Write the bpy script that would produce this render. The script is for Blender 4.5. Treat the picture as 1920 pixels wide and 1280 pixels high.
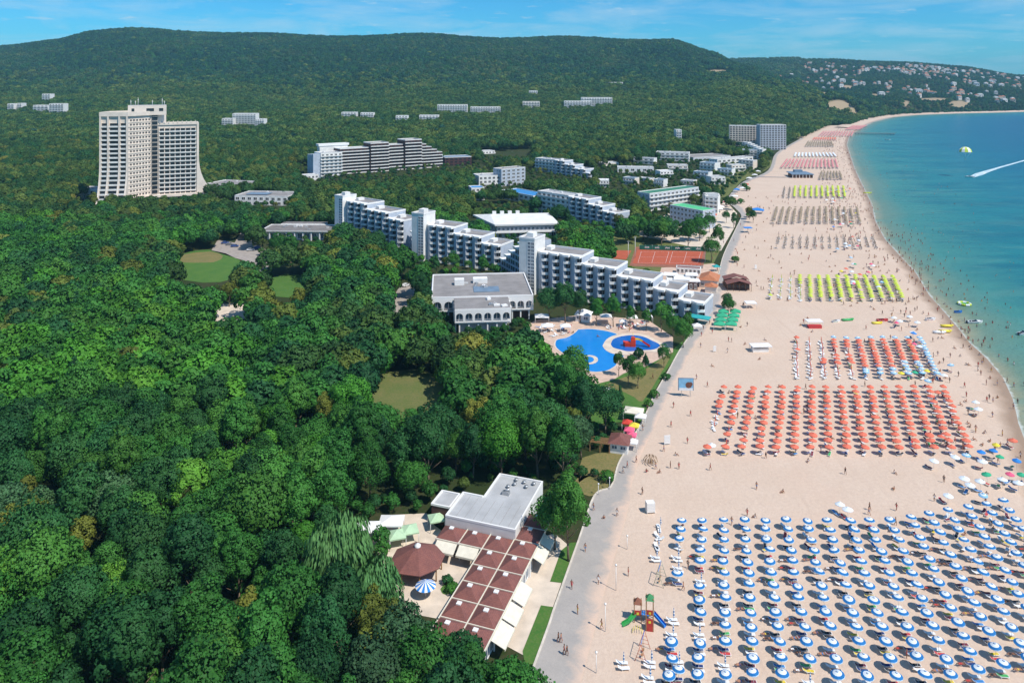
import bpy, math, random
import numpy as np
from mathutils import Vector, Matrix, noise as mnoise

random.seed(11)
rng = np.random.default_rng(11)
scene = bpy.context.scene
for o in list(bpy.data.objects):
    bpy.data.objects.remove(o, do_unlink=True)
COL = scene.collection

# ---------------------------------------------------------------- camera
CAM_H = 95.0                      # metres above the beach
FPX = 1400.0                      # focal length for a 1920 px wide frame
HOR = 150.0                       # pixel row of the horizon: level camera with a shifted frame, verticals stay vertical
cam_data = bpy.data.cameras.new('camera')
cam_data.sensor_width = 36.0
cam_data.lens = FPX / 1920.0 * 36.0
cam_data.clip_start = 0.5
cam_data.clip_end = 60000
cam = bpy.data.objects.new('camera', cam_data)
cam.location = (0, 0, CAM_H)
cam.rotation_euler = (math.pi / 2, 0, 0)
cam_data.shift_y = -(640.0 - HOR) / 1920.0
COL.objects.link(cam)
scene.camera = cam

# ---------------------------------------------------------------- light
SUN_EL, SUN_AZ = 55.0, 128.5      # azimuth clockwise from +Y
world = bpy.data.worlds.new('World')
scene.world = world
world.use_nodes = True
wn, wl = world.node_tree.nodes, world.node_tree.links
wn.clear()
w_out = wn.new('ShaderNodeOutputWorld')
w_bg = wn.new('ShaderNodeBackground')
w_bg.inputs['Strength'].default_value = 0.135
sky = wn.new('ShaderNodeTexSky')
sky.sky_type = 'NISHITA'
sky.sun_disc = False
sky.sun_elevation = math.radians(SUN_EL)
sky.sun_rotation = math.radians(SUN_AZ)
sky.altitude = 0
sky.air_density = 1.0
sky.dust_density = 0.2
sky.ozone_density = 6.0
tint = wn.new('ShaderNodeMix'); tint.data_type = 'RGBA'; tint.blend_type = 'MULTIPLY'
tint.inputs['Factor'].default_value = 1.0
tint.inputs[7].default_value = (0.19, 0.66, 0.90, 1)
# thin streaky cloud over the whole sky
tc = wn.new('ShaderNodeTexCoord')
sep = wn.new('ShaderNodeSeparateXYZ')
def wmath(op, a, b=None):
    n = wn.new('ShaderNodeMath'); n.operation = op
    for i, v in enumerate((a, b)):
        if v is None: continue
        if hasattr(v, 'is_linked'): wl.new(v, n.inputs[i])
        else: n.inputs[i].default_value = v
    return n.outputs[0]
wl.new(tc.outputs['Generated'], sep.inputs[0])
zz = wmath('ADD', wmath('MAXIMUM', sep.outputs['Z'], 0.0), 0.11)
comb = wn.new('ShaderNodeCombineXYZ')
wl.new(wmath('DIVIDE', sep.outputs['X'], zz), comb.inputs[0])
wl.new(wmath('DIVIDE', sep.outputs['Y'], zz), comb.inputs[1])
nz = wn.new('ShaderNodeTexNoise'); nz.inputs['Scale'].default_value = 1.15
nz.inputs['Detail'].default_value = 9; nz.inputs['Roughness'].default_value = 0.62
nz.inputs['Distortion'].default_value = 0.4
wl.new(comb.outputs[0], nz.inputs['Vector'])
ramp = wn.new('ShaderNodeValToRGB')
ramp.color_ramp.elements[0].position = 0.44; ramp.color_ramp.elements[1].position = 0.68
wl.new(nz.outputs['Fac'], ramp.inputs[0])
nz2 = wn.new('ShaderNodeTexNoise'); nz2.inputs['Scale'].default_value = 4.2; nz2.inputs['Detail'].default_value = 8; nz2.inputs['Roughness'].default_value = 0.6
wl.new(comb.outputs[0], nz2.inputs['Vector'])
ramp2 = wn.new('ShaderNodeValToRGB'); ramp2.color_ramp.elements[0].position = 0.60; ramp2.color_ramp.elements[1].position = 0.70
wl.new(nz2.outputs['Fac'], ramp2.inputs[0])
cmix = wn.new('ShaderNodeMix'); cmix.data_type = 'RGBA'
wl.new(wmath('MINIMUM', wmath('ADD', wmath('MULTIPLY', ramp.outputs[0], 0.45), wmath('MULTIPLY', ramp2.outputs[0], 0.35)), 0.75), cmix.inputs['Factor'])
wl.new(sky.outputs[0], tint.inputs[6])
wl.new(tint.outputs[2], cmix.inputs[6])
cmix.inputs[7].default_value = (4.0, 5.1, 5.9, 1)
wl.new(cmix.outputs[2], w_bg.inputs['Color'])
wl.new(w_bg.outputs[0], w_out.inputs[0])

sun_data = bpy.data.lights.new('sun', 'SUN')
sun_data.energy = 4.3
sun_data.angle = math.radians(0.53)
sun_data.color = (1.0, 0.95, 0.87)
sun = bpy.data.objects.new('sun', sun_data)
_e, _a = math.radians(SUN_EL), math.radians(SUN_AZ)
SUN_DIR = Vector((math.sin(_a) * math.cos(_e), math.cos(_a) * math.cos(_e), math.sin(_e)))
sun.rotation_euler = (-SUN_DIR).to_track_quat('-Z', 'Y').to_euler()
sun.location = SUN_DIR * 400
COL.objects.link(sun)

scene.view_settings.view_transform = 'Standard'
scene.view_settings.look = 'None'
scene.view_settings.exposure = 0.14
scene.view_settings.gamma = 1.0
scene.view_settings.use_curve_mapping = False
scene.render.engine = 'CYCLES'
scene.cycles.max_bounces = 6
scene.cycles.transparent_max_bounces = 8
scene.cycles.volume_bounces = 0
scene.cycles.use_denoising = True
scene.render.film_transparent = False

# ---------------------------------------------------------------- helpers
def U(px, py, z=0.0):
    """point at height z seen at photograph pixel px,py"""
    y = (CAM_H - z) * FPX / (py - HOR)
    return Vector(((px - 960.0) / FPX * y, y, z))

def proj(x, y, z):
    return 960 + FPX * x / y, HOR + FPX * (CAM_H - z) / y, y

def tag(o, label=None, cat=None, group=None, kind=None):
    if label: o['label'] = label
    if cat: o['category'] = cat
    if group: o['group'] = group
    if kind: o['kind'] = kind
    return o

ORD = ['zeroth', 'first', 'second', 'third', 'fourth', 'fifth', 'sixth', 'seventh', 'eighth', 'ninth', 'tenth',
       'eleventh', 'twelfth', 'thirteenth', 'fourteenth', 'fifteenth', 'sixteenth', 'seventeenth', 'eighteenth',
       'nineteenth', 'twentieth']
_ones = 'first second third fourth fifth sixth seventh eighth ninth'.split()
for _t, _th in (('twenty','thirtieth'),('thirty','fortieth'),('forty','fiftieth'),('fifty','sixtieth'),('sixty','seventieth'),('seventy','eightieth'),('eighty','ninetieth'),('ninety','hundredth')):
    ORD += [_t+'-'+w for w in _ones] + [_th]

MATS = {}
def mat(name, col, rough=0.7, var=0.0, scale=1.0, bump=0.0, col2=None, spec=0.3, metallic=0.0, obj_rand=0.0, detail=5.0):
    """procedural principled material: base colour with noise variation and fine relief"""
    m = bpy.data.materials.new(name); m.use_nodes = True
    n, l = m.node_tree.nodes, m.node_tree.links
    b = n['Principled BSDF']
    b.inputs['Roughness'].default_value = rough
    b.inputs['Metallic'].default_value = metallic
    b.inputs['Specular IOR Level'].default_value = spec
    c1 = (*col, 1)
    if var or col2 or bump:
        geo = n.new('ShaderNodeNewGeometry')
        nt = n.new('ShaderNodeTexNoise'); nt.inputs['Scale'].default_value = scale
        nt.inputs['Detail'].default_value = detail
        l.new(geo.outputs['Position'], nt.inputs['Vector'])
        mx = n.new('ShaderNodeMix'); mx.data_type = 'RGBA'
        mr = n.new('ShaderNodeMapRange'); mr.inputs[1].default_value = 0.3; mr.inputs[2].default_value = 0.7
        l.new(nt.outputs['Fac'], mr.inputs[0]); l.new(mr.outputs[0], mx.inputs['Factor'])
        if col2 is None:
            c2 = (*[c * (1 - var) for c in col], 1); c1 = (*[min(1, c * (1 + var)) for c in col], 1)
        else: c2 = (*col2, 1)
        mx.inputs[6].default_value = c1; mx.inputs[7].default_value = c2
        out = mx.outputs[2]
        if obj_rand:
            oi = n.new('ShaderNodeObjectInfo'); hs = n.new('ShaderNodeHueSaturation')
            m2 = n.new('ShaderNodeMapRange'); m2.inputs[3].default_value = 1 - obj_rand; m2.inputs[4].default_value = 1 + obj_rand
            l.new(oi.outputs['Random'], m2.inputs[0]); l.new(m2.outputs[0], hs.inputs['Value']); l.new(out, hs.inputs['Color'])
            out = hs.outputs[0]
        l.new(out, b.inputs['Base Color'])
        if bump:
            bp = n.new('ShaderNodeBump'); bp.inputs['Strength'].default_value = bump; bp.inputs['Distance'].default_value = 0.1
            n2 = n.new('ShaderNodeTexNoise'); n2.inputs['Scale'].default_value = scale * 6; n2.inputs['Detail'].default_value = 4
            l.new(geo.outputs['Position'], n2.inputs['Vector'])
            l.new(n2.outputs['Fac'], bp.inputs['Height']); l.new(bp.outputs[0], b.inputs['Normal'])
    else:
        b.inputs['Base Color'].default_value = c1
    MATS[name] = m
    return m

class MB:
    """collects faces for one mesh; every face carries a material slot index"""
    def __init__(s): s.v = []; s.f = []; s.m = []; s.sm = []
    def face(s, pts, mi=0, smooth=False):
        i = len(s.v); s.v += [tuple(p) for p in pts]; s.f.append(tuple(range(i, i + len(pts)))); s.m.append(mi); s.sm.append(smooth); return s
    def box(s, x0, x1, y0, y1, z0, z1, mi=0, top=None):
        i = len(s.v)
        s.v += [(x0,y0,z0),(x1,y0,z0),(x1,y1,z0),(x0,y1,z0),(x0,y0,z1),(x1,y0,z1),(x1,y1,z1),(x0,y1,z1)]
        for k, f in enumerate([(0,3,2,1),(4,5,6,7),(0,1,5,4),(1,2,6,5),(2,3,7,6),(3,0,4,7)]):
            s.f.append(tuple(i + q for q in f)); s.m.append(top if (k == 1 and top is not None) else mi); s.sm.append(False)
        return s
    def prism(s, poly, z0, z1, mi=0, top=None, cap=True):
        i = len(s.v); n = len(poly)
        a = sum(poly[k][0]*poly[(k+1)%n][1]-poly[(k+1)%n][0]*poly[k][1] for k in range(n))
        if a < 0: poly = poly[::-1]
        s.v += [(p[0],p[1],z0) for p in poly] + [(p[0],p[1],z1) for p in poly]
        for k in range(n):
            q = (k+1) % n
            s.f.append((i+k,i+q,i+n+q,i+n+k)); s.m.append(mi); s.sm.append(False)
        if cap:
            s.f.append(tuple(i+n+k for k in range(n))); s.m.append(mi if top is None else top); s.sm.append(False)
            s.f.append(tuple(i+k for k in reversed(range(n)))); s.m.append(mi); s.sm.append(False)
        return s
    def tube(s, p0, p1, r0, r1=None, n=6, mi=0, cap=True):
        r1 = r0 if r1 is None else r1
        p0, p1 = Vector(p0), Vector(p1); d = (p1 - p0).normalized()
        a = d.orthogonal().normalized(); b = d.cross(a); i = len(s.v)
        for p, r in ((p0, r0), (p1, r1)):
            for k in range(n):
                t = 2*math.pi*k/n; q = p + a*(r*math.cos(t)) + b*(r*math.sin(t)); s.v.append(tuple(q))
        for k in range(n):
            q = (k+1) % n; s.f.append((i+k,i+q,i+n+q,i+n+k)); s.m.append(mi); s.sm.append(True)
        if cap:
            s.f.append(tuple(i+n+k for k in range(n))); s.m.append(mi); s.sm.append(False)
            s.f.append(tuple(i+k for k in reversed(range(n)))); s.m.append(mi); s.sm.append(False)
        return s
    def lathe(s, prof, n=12, mi=0, mis=None, cx=0, cy=0, smooth=True, rot=0.0):
        i = len(s.v); L = len(prof)
        for r, z in prof:
            for k in range(n):
                t = 2*math.pi*k/n + rot; s.v.append((cx+r*math.cos(t), cy+r*math.sin(t), z))
        for j in range(L-1):
            for k in range(n):
                q = (k+1) % n
                s.f.append((i+j*n+k, i+j*n+q, i+(j+1)*n+q, i+(j+1)*n+k)); s.m.append(mis[j] if mis else mi); s.sm.append(smooth)
        return s
    def blob(s, c, r, seg=8, rings=5, mi=0, sx=1, sy=1, sz=1):
        i = len(s.v)
        for a in range(rings+1):
            ph = math.pi*a/rings
            for k in range(seg):
                t = 2*math.pi*k/seg
                s.v.append((c[0]+r*sx*math.sin(ph)*math.cos(t), c[1]+r*sy*math.sin(ph)*math.sin(t), c[2]-r*sz*math.cos(ph)))
        for a in range(rings):
            for k in range(seg):
                q = (k+1) % seg; s.f.append((i+a*seg+k,i+a*seg+q,i+(a+1)*seg+q,i+(a+1)*seg+k)); s.m.append(mi); s.sm.append(True)
        return s
    def mesh(s, name, mats):
        me = bpy.data.meshes.new(name)
        me.from_pydata(s.v, [], s.f)
        for m in (mats if isinstance(mats, (list, tuple)) else [mats]):
            me.materials.append(MATS[m] if isinstance(m, str) else m)
        me.polygons.foreach_set('material_index', s.m)
        me.polygons.foreach_set('use_smooth', s.sm)
        me.update()
        return me
    def build(s, name, mats, parent=None, loc=(0,0,0), rz=0.0):
        return place(name, s.mesh(name, mats), parent, loc, rz)

def place(name, me, parent=None, loc=(0,0,0), rz=0.0, sc=None):
    o = bpy.data.objects.new(name, me); COL.objects.link(o)
    o.location = loc; o.rotation_euler = (0, 0, rz)
    if sc is not None: o.scale = sc if isinstance(sc, (tuple, list)) else (sc, sc, sc)
    if parent: o.parent = parent
    return o

def empty(name, loc=(0,0,0), rz=0.0, label=None, cat=None, group=None):
    o = place(name, None, None, loc, rz); o.empty_display_size = 0.5
    return tag(o, label, cat, group)

def inpoly(x, y, poly):
    c = False; n = len(poly); j = n - 1
    for i in range(n):
        xi, yi = poly[i]; xj, yj = poly[j]
        if (yi > y) != (yj > y) and x < (xj-xi)*(y-yi)/(yj-yi)+xi: c = not c
        j = i
    return c
# ================================================================ setting: terrain, sea, beach, promenade
SHORE_PX = [(1910,790),(1906,770),(1899,743),(1880,703),(1849,667),(1815,637),(1797,612),(1775,587),(1742,551),(1717,509),(1687,477),
            (1658,445),(1641,412),(1634,380),(1625,362),(1603,317),(1588,271),(1592,256),(1612,241),(1636,229),(1672,220),(1718,215.6),
            (1793,212.6),(1920,209.5)]
shore = [(30.0,-300.0),(70.0,50.0),(118.0,162.0)] + [tuple(U(*p)[:2]) for p in SHORE_PX] + [(2600.0,2800.0),(5200.0,3900.0)]
SH = np.array(shore)
def shore_x(y): return np.interp(y, SH[:,1], SH[:,0])
def shore_dist(X, Y):
    """signed distance to the water's edge, positive inland"""
    X = np.asarray(X, float); Y = np.asarray(Y, float)
    best = np.full(X.shape, 1e12)
    for i in range(len(SH)-1):
        a, b = SH[i], SH[i+1]; d = b - a; L2 = (d*d).sum()
        t = np.clip(((X-a[0])*d[0] + (Y-a[1])*d[1]) / L2, 0, 1)
        best = np.minimum(best, (X-a[0]-t*d[0])**2 + (Y-a[1]-t*d[1])**2)
    s = np.where(X < np.interp(Y, SH[:,1], SH[:,0]), 1.0, -1.0)
    return s*np.sqrt(best)

_sky = lambda y, Y: CAM_H + (150-y)/1400.0*Y
PROFILES = {}
for px, ys in ((-900,110),(-300,100),(0,90),(100,72),(170,57),(240,54),(330,57),(480,62),(600,66),(760,68),(960,70),(1100,72),(1260,73)):
    zr = _sky(ys, 3000) - 11
    PROFILES[px] = [(0,0),(650,0),(1000,9),(1400,28),(1900,70),(2200,112),(2550,zr*0.72),(3000,zr),(3500,zr-8),(3900,zr-25),(8000,zr-60)]
PROFILES[1340] = [(0,0),(700,0),(1050,8),(1500,40),(1900,75),(2400,140),(2800,_sky(97,2800)-11),(3200,165),(3900,188),(8000,150)]
PROFILES[1400] = [(0,0),(950,0),(1250,18),(1600,50),(2100,95),(2600,_sky(117,2600)-11),(3000,120),(3900,195),(8000,150)]
PROFILES[1480] = [(0,0),(1150,0),(1300,13),(1700,48),(2050,72),(2350,96),(2700,75),(3300,120),(3900,198),(8000,150)]
PROFILES[1560] = [(0,0),(1450,0),(1600,12),(1850,32),(2100,48),(2500,52),(3000,90),(3900,198),(8000,150)]
PROFILES[1640] = [(0,0),(1740,0),(1850,10),(2200,28),(2700,60),(3200,110),(3900,184),(8000,140)]
PROFILES[1700] = [(0,0),(2010,0),(2090,16),(2500,42),(3000,88),(3900,180),(8000,130)]
PROFILES[1800] = [(0,0),(2160,0),(2230,18),(2700,50),(3200,98),(3900,158),(8000,120)]
PROFILES[1920] = [(0,0),(2270,0),(2340,12),(2800,42),(3300,80),(3900,114),(8000,90)]
PROFILES[2600] = [(0,0),(2900,0),(3000,12),(3400,42),(3900,90),(8000,70)]
_pk = np.array(sorted(PROFILES)); _yg = np.linspace(0, 8000, 401)
_tab = np.array([np.interp(_yg, *zip(*PROFILES[k])) for k in _pk])
# soften the kinks of the profiles
_ker = np.array([1,3,5,6,5,3,1.]); _ker /= _ker.sum()
_tab = np.array([np.convolve(np.pad(r,3,mode='edge'), _ker, 'valid') for r in _tab])
_ph = rng.uniform(0, 6.28, 24); _kx = rng.uniform(-1,1,(24,2))*0.012
def terrain_z(X, Y, sd=None):
    X = np.asarray(X, float); Y = np.asarray(Y, float)
    px = 960 + 1400*X/np.maximum(Y, 60)
    px = np.clip(px, _pk[0], _pk[-1]-1e-3)
    i = np.clip(np.searchsorted(_pk, px, side='right')-1, 0, len(_pk)-2)
    t = (px-_pk[i])/(_pk[i+1]-_pk[i]); t = t*t*(3-2*t)*0.5 + t*0.5
    yj = np.clip(Y/20.0, 0, 399.99); j = yj.astype(int); s = yj-j
    z = (1-t)*((1-s)*_tab[i,j]+s*_tab[i,j+1]) + t*((1-s)*_tab[i+1,j]+s*_tab[i+1,j+1])
    w = 0
    for k in range(24): w = w + np.sin(X*_kx[k,0]+Y*_kx[k,1]+_ph[k])
    z = z + w*1.5*np.clip((Y-900)/900,0,1)*np.clip(z/30,0,1)
    z = np.where(Y < 0, 0, z)
    if sd is None: sd = shore_dist(X, Y)
    f = np.clip((sd-14)/26, 0, 1)
    wide = np.interp(Y, [1000,1250,1600,1900,2050], [120,105,70,45,35])      # the hill starts behind the strand
    z = z*np.clip((sd-wide)/np.where(Y > 1900, 40, 110), 0, 1)
    return z*f + (-2.5)*(1-f)

def sheet(name, X, Y, Z, mats, attrs=None, kind='structure', smooth=True):
    """grid arrays -> one mesh object"""
    r, c = X.shape
    v = np.stack([X, Y, Z], -1).reshape(-1, 3)
    idx = np.arange(r*c).reshape(r, c)
    f = np.stack([idx[:-1,:-1], idx[:-1,1:], idx[1:,1:], idx[1:,:-1]], -1).reshape(-1, 4)
    me = bpy.data.meshes.new(name); me.from_pydata(v.tolist(), [], f.tolist())
    for m in mats: me.materials.append(MATS[m])
    me.polygons.foreach_set('use_smooth', [smooth]*len(f))
    for k, a in (attrs or {}).items():
        at = me.attributes.new(k, 'FLOAT', 'POINT'); at.data.foreach_set('value', a.reshape(-1).astype(np.float32))
    me.update()
    o = place(name, me); o['kind'] = kind
    if o.data.polygons[0].normal.z < 0: me.flip_normals()
    return o

def nodes_of(name):
    m = bpy.data.materials.new(name); m.use_nodes = True; MATS[name] = m
    return m.node_tree.nodes, m.node_tree.links, m.node_tree.nodes['Principled BSDF']
def N(n, typ, **kw):
    x = n.new(typ)
    for k, v in kw.items():
        if isinstance(k, str) and hasattr(x, k): setattr(x, k, v)
    return x
def noise_node(n, l, vec, scale, detail=5, rough=0.55, dist=0.0):
    t = n.new('ShaderNodeTexNoise'); t.inputs['Scale'].default_value = scale; t.inputs['Detail'].default_value = detail
    t.inputs['Roughness'].default_value = rough; t.inputs['Distortion'].default_value = dist
    l.new(vec, t.inputs['Vector']); return t.outputs['Fac']
def rampn(n, l, fac, stops):
    r = n.new('ShaderNodeValToRGB'); cr = r.color_ramp
    while len(cr.elements) < len(stops): cr.elements.new(0.5)
    for e, (p, c) in zip(cr.elements, stops): e.position = p; e.color = (*c, 1) if len(c) == 3 else c
    l.new(fac, r.inputs[0]); return r.outputs[0]
def mixn(n, l, fac, a, b, blend='MIX'):
    m = n.new('ShaderNodeMix'); m.data_type = 'RGBA'; m.blend_type = blend
    for s, v in ((m.inputs['Factor'], fac), (m.inputs[6], a), (m.inputs[7], b)):
        if hasattr(v, 'is_linked'): l.new(v, s)
        elif isinstance(v, (int, float)): s.default_value = v
        else: s.default_value = (*v, 1)
    return m.outputs[2]
def mathn(n, l, op, a, b=None, clamp=False):
    m = n.new('ShaderNodeMath'); m.operation = op; m.use_clamp = clamp
    for i, v in enumerate((a, b)):
        if v is None: continue
        if hasattr(v, 'is_linked'): l.new(v, m.inputs[i])
        else: m.inputs[i].default_value = v
    return m.outputs[0]
def mapr(n, l, v, a, b, c=0.0, d=1.0):
    m = n.new('ShaderNodeMapRange'); l.new(v, m.inputs[0])
    for i, q in enumerate((a, b, c, d)): m.inputs[i+1].default_value = q
    return m.outputs[0]
def bumpn(n, l, h, strength, dist, b):
    bp = n.new('ShaderNodeBump'); bp.inputs['Strength'].default_value = strength; bp.inputs['Distance'].default_value = dist
    l.new(h, bp.inputs['Height']); l.new(bp.outputs[0], b.inputs['Normal'])

# --- ground of woods and gardens, with bare clay scars on the coast slope
n, l, b = nodes_of('woodland_ground')
geo = n.new('ShaderNodeNewGeometry'); pos = geo.outputs['Position']
att = n.new('ShaderNodeAttribute'); att.attribute_name = 'clay'
c = mixn(n, l, mapr(n, l, noise_node(n, l, pos, 0.05), 0.4, 0.6), (0.035,0.048,0.018), (0.062,0.058,0.028))
c = mixn(n, l, mapr(n, l, noise_node(n, l, pos, 0.9), 0.35, 0.65), c, (0.03,0.05,0.014))
clay = mixn(n, l, noise_node(n, l, pos, 0.03, 6), (0.42,0.30,0.20), (0.30,0.25,0.15))
cf = mapr(n, l, mathn(n, l, 'ADD', att.outputs['Fac'], mathn(n, l, 'MULTIPLY', noise_node(n, l, pos, 0.05, 8, 0.75), 1.3)), 0.98, 1.15)
l.new(mixn(n, l, cf, c, clay), b.inputs['Base Color']); b.inputs['Roughness'].default_value = 0.95
b.inputs['Specular IOR Level'].default_value = 0.1

CLAY = [(1572,200,30,15),(1600,215,14,9),(1590,165,14,6),(1640,180,9,5),(1345,137,34,7),(1475,152,20,5),(1510,155,12,3),
        (1700,195,9,8),(1750,188,40,5),(1800,195,26,7),(1545,178,12,6),(1430,190,10,4),(1320,125,14,4)]
ygr = np.concatenate([np.arange(-600,0,100), np.arange(0,1000,25), np.arange(1000,2600,14), np.arange(2600,4200,45), np.arange(4200,9001,400)])
xgr = np.concatenate([np.arange(-9000,-2400,400), np.arange(-2400,-700,45), np.arange(-700,1750,18), np.arange(1750,2800,45), np.arange(2800,9001,400)])
GX, GY = np.meshgrid(xgr, ygr)
GSD = shore_dist(GX, GY)
GZ = terrain_z(GX, GY, GSD)
_px, _py, _ = proj(GX, np.maximum(GY, 80), GZ)
clay_a = np.zeros_like(GX)
for (cx, cy, rx, ry) in CLAY:
    clay_a = np.maximum(clay_a, np.clip(1.25-np.hypot((_px-cx)/rx, (_py-cy)/ry), 0, 1))
clay_a[GY < 1000] = 0
# pale bluff along the far shore
sheet('ground', GX, GY, GZ, ['woodland_ground'], {'clay': clay_a})

# --- sea
n, l, b = nodes_of('sea_water')
geo = n.new('ShaderNodeNewGeometry'); pos = geo.outputs['Position']
att = n.new('ShaderNodeAttribute'); att.attribute_name = 'offshore'
d0 = att.outputs['Fac']
big = noise_node(n, l, pos, 0.012, 5, 0.6, 0.6)
dd = mathn(n, l, 'ADD', d0, mathn(n, l, 'MULTIPLY', mathn(n, l, 'SUBTRACT', big, 0.5), mapr(n, l, d0, 0, 140, 6, 130)))
f = mathn(n, l, 'DIVIDE', dd, 330.0, True)
col = rampn(n, l, f, [(0.0,(0.33,0.31,0.20)), (0.02,(0.15,0.235,0.17)), (0.07,(0.055,0.225,0.195)), (0.20,(0.016,0.185,0.20)),
                      (0.48,(0.003,0.125,0.195)), (0.8,(0.001,0.082,0.168)), (1.0,(0.001,0.066,0.152))])
# weed beds and sand bars on the sea floor
mp = n.new('ShaderNodeMapping'); mp.inputs['Scale'].default_value = (0.35,1.0,1.0); mp.inputs['Rotation'].default_value = (0,0,0.35)
l.new(pos, mp.inputs['Vector'])
weed = mapr(n, l, noise_node(n, l, mp.outputs[0], 0.026, 7, 0.65, 0.5), 0.46, 0.62, 0.0, 0.62)
weed = mathn(n, l, 'MULTIPLY', weed, mapr(n, l, d0, 14, 45))
weed = mathn(n, l, 'MULTIPLY', weed, mapr(n, l, d0, 330, 140, .35, 1))
col = mixn(n, l, weed, col, (0.003,0.10,0.15))
bar = mathn(n, l, 'MULTIPLY', mapr(n, l, noise_node(n, l, mp.outputs[0], 0.045, 5, 0.6, 0.5), 0.5, 0.66, 0.0, 0.45), mapr(n, l, d0, 170, 60))
col = mixn(n, l, bar, col, (0.10,0.25,0.21))
foam_n = noise_node(n, l, pos, 0.22, 6, 0.65)
foam = mathn(n, l, 'MULTIPLY', mapr(n, l, mathn(n, l, 'SUBTRACT', d0, mathn(n, l, 'MULTIPLY', foam_n, 3.6)), -1.0, -1.8), 0.45, True)
col = mixn(n, l, foam, col, (0.8,0.82,0.8))
l.new(col, b.inputs['Base Color'])
b.inputs['Roughness'].default_value = 0.22; b.inputs['IOR'].default_value = 1.33; b.inputs['Specular IOR Level'].default_value = 0.08
wv = mathn(n, l, 'ADD', noise_node(n, l, pos, 0.9, 4), mathn(n, l, 'MULTIPLY', noise_node(n, l, pos, 0.16, 3), 2.5))
bumpn(n, l, wv, 0.6, 0.5, b)

ys = np.concatenate([np.linspace(-600,100,12), np.arange(112,700,9), np.arange(700,2400,20), np.linspace(2400,3900,20)])
off = np.concatenate([[-9,-5,-2,0,1,2,3,4.5,6,8], np.arange(11,120,6), np.geomspace(125, 9000, 34)])
SX = shore_x(ys)[:,None] + off[None,:]; SY = np.repeat(ys[:,None], len(off), 1)
sheet('sea', SX, SY, np.full_like(SX, -0.5), ['sea_water'], {'offshore': np.maximum(-shore_dist(SX, SY), -6)})

# --- sand
n, l, b = nodes_of('beach_sand')
geo = n.new('ShaderNodeNewGeometry'); pos = geo.outputs['Position']
att = n.new('ShaderNodeAttribute'); att.attribute_name = 'inland'
c = mixn(n, l, mapr(n, l, noise_node(n, l, pos, 0.06, 6, 0.6), 0.35, 0.65), (0.66,0.515,0.405), (0.62,0.47,0.36))
c = mixn(n, l, mapr(n, l, noise_node(n, l, pos, 1.3, 6, 0.7), 0.42, 0.68, 0, 0.55), c, (0.53,0.39,0.30))
c = mixn(n, l, mapr(n, l, noise_node(n, l, pos, 0.02, 4), 0.55, 0.75, 0, 0.5), c, (0.64,0.445,0.335))
mp = n.new('ShaderNodeMapping'); mp.inputs['Scale'].default_value = (1.0,0.05,1.0); mp.inputs['Rotation'].default_value = (0,0,0.33)
l.new(pos, mp.inputs['Vector'])
trk = mathn(n, l, 'MULTIPLY', mapr(n, l, noise_node(n, l, mp.outputs[0], 0.55, 4, 0.6), 0.55, 0.66, 0, 0.35), mapr(n, l, noise_node(n, l, pos, 0.025, 3), 0.45, 0.6))
c = mixn(n, l, trk, c, (0.52,0.38,0.29))
pit = mapr(n, l, noise_node(n, l, pos, 0.45, 7, 0.75), 0.56, 0.7, 0, 0.4)
c = mixn(n, l, pit, c, (0.54,0.40,0.31))
wet = mapr(n, l, mathn(n, l, 'ADD', att.outputs['Fac'], mathn(n, l, 'MULTIPLY', mathn(n, l, 'SUBTRACT', noise_node(n, l, pos, 0.08, 4), 0.5), 7)), 6.0, 1.5)
c = mixn(n, l, wet, c, (0.36,0.245,0.165))
# dry scrub specks near the promenade
l.new(c, b.inputs['Base Color']); b.inputs['Specular IOR Level'].default_value = 0.15
l.new(mapr(n, l, wet, 0, 1, 0.95, 0.45), b.inputs['Roughness'])
h = mathn(n, l, 'ADD', noise_node(n, l, pos, 2.2, 4, 0.7), mathn(n, l, 'MULTIPLY', noise_node(n, l, pos, 0.5, 3), 1.5))
bumpn(n, l, h, 0.55, 0.16, b)

ROAD_L = [(1003,1250),(1042,1139),(1086.5,1014),(1116,930),(1147,913),(1160,873),(1172,850),(1190,818),(1210.5,781),(1223,751),(1241,718),(1255,695),
          (1275.7,657),(1305,613),(1325,576),(1337,544),(1348,515),(1358,477),(1381,428),(1390,405),(1378,390),(1364,373),(1394,341),(1440,320),(1453,290),(1476,274),(1503,259)]
ROAD_R = [(1090,1275),(1131,1117),(1162,1011),(1180,945),(1183,915),(1196,870),(1204,850),(1218,820),(1236,783),(1250,751),(1266,718),(1277,697),
          (1296,660),(1327,615),(1349,580),(1357,550),(1364,520),(1374,485),(1396,432),(1402,405),(1392,388),(1375,374),(1402,343),(1449,321),(1460,291),(1482,275),(1509,260)]
RL = [Vector((U(*ROAD_L[0])[0]-26, 40, 0))] + [U(*p) for p in ROAD_L]
RR = [Vector((U(*ROAD_R[0])[0]-24, 40, 0))] + [U(*p) for p in ROAD_R]
def densify(pl, m=5):
    out = []
    for i in range(len(pl)-1):
        for k in range(m):
            t = k/m
            p0, p1, p2, p3 = pl[max(i-1,0)], pl[i], pl[i+1], pl[min(i+2,len(pl)-1)]
            q = 0.5*((2*p1)+(-p0+p2)*t+(2*p0-5*p1+4*p2-p3)*t*t+(-p0+3*p1-3*p2+p3)*t**3)
            out.append(q)
    return out + [pl[-1]]
RLd, RRd = densify(RL), densify(RR)
_rm = sorted(((a.y+b_.y)/2, (a.x*0.5+b_.x*0.5)) for a, b_ in zip(RLd, RRd))
ry = np.array([q[0] for q in _rm]); rx = np.array([q[1] for q in _rm])
def road_x(y): return np.interp(y, ry, rx)

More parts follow.
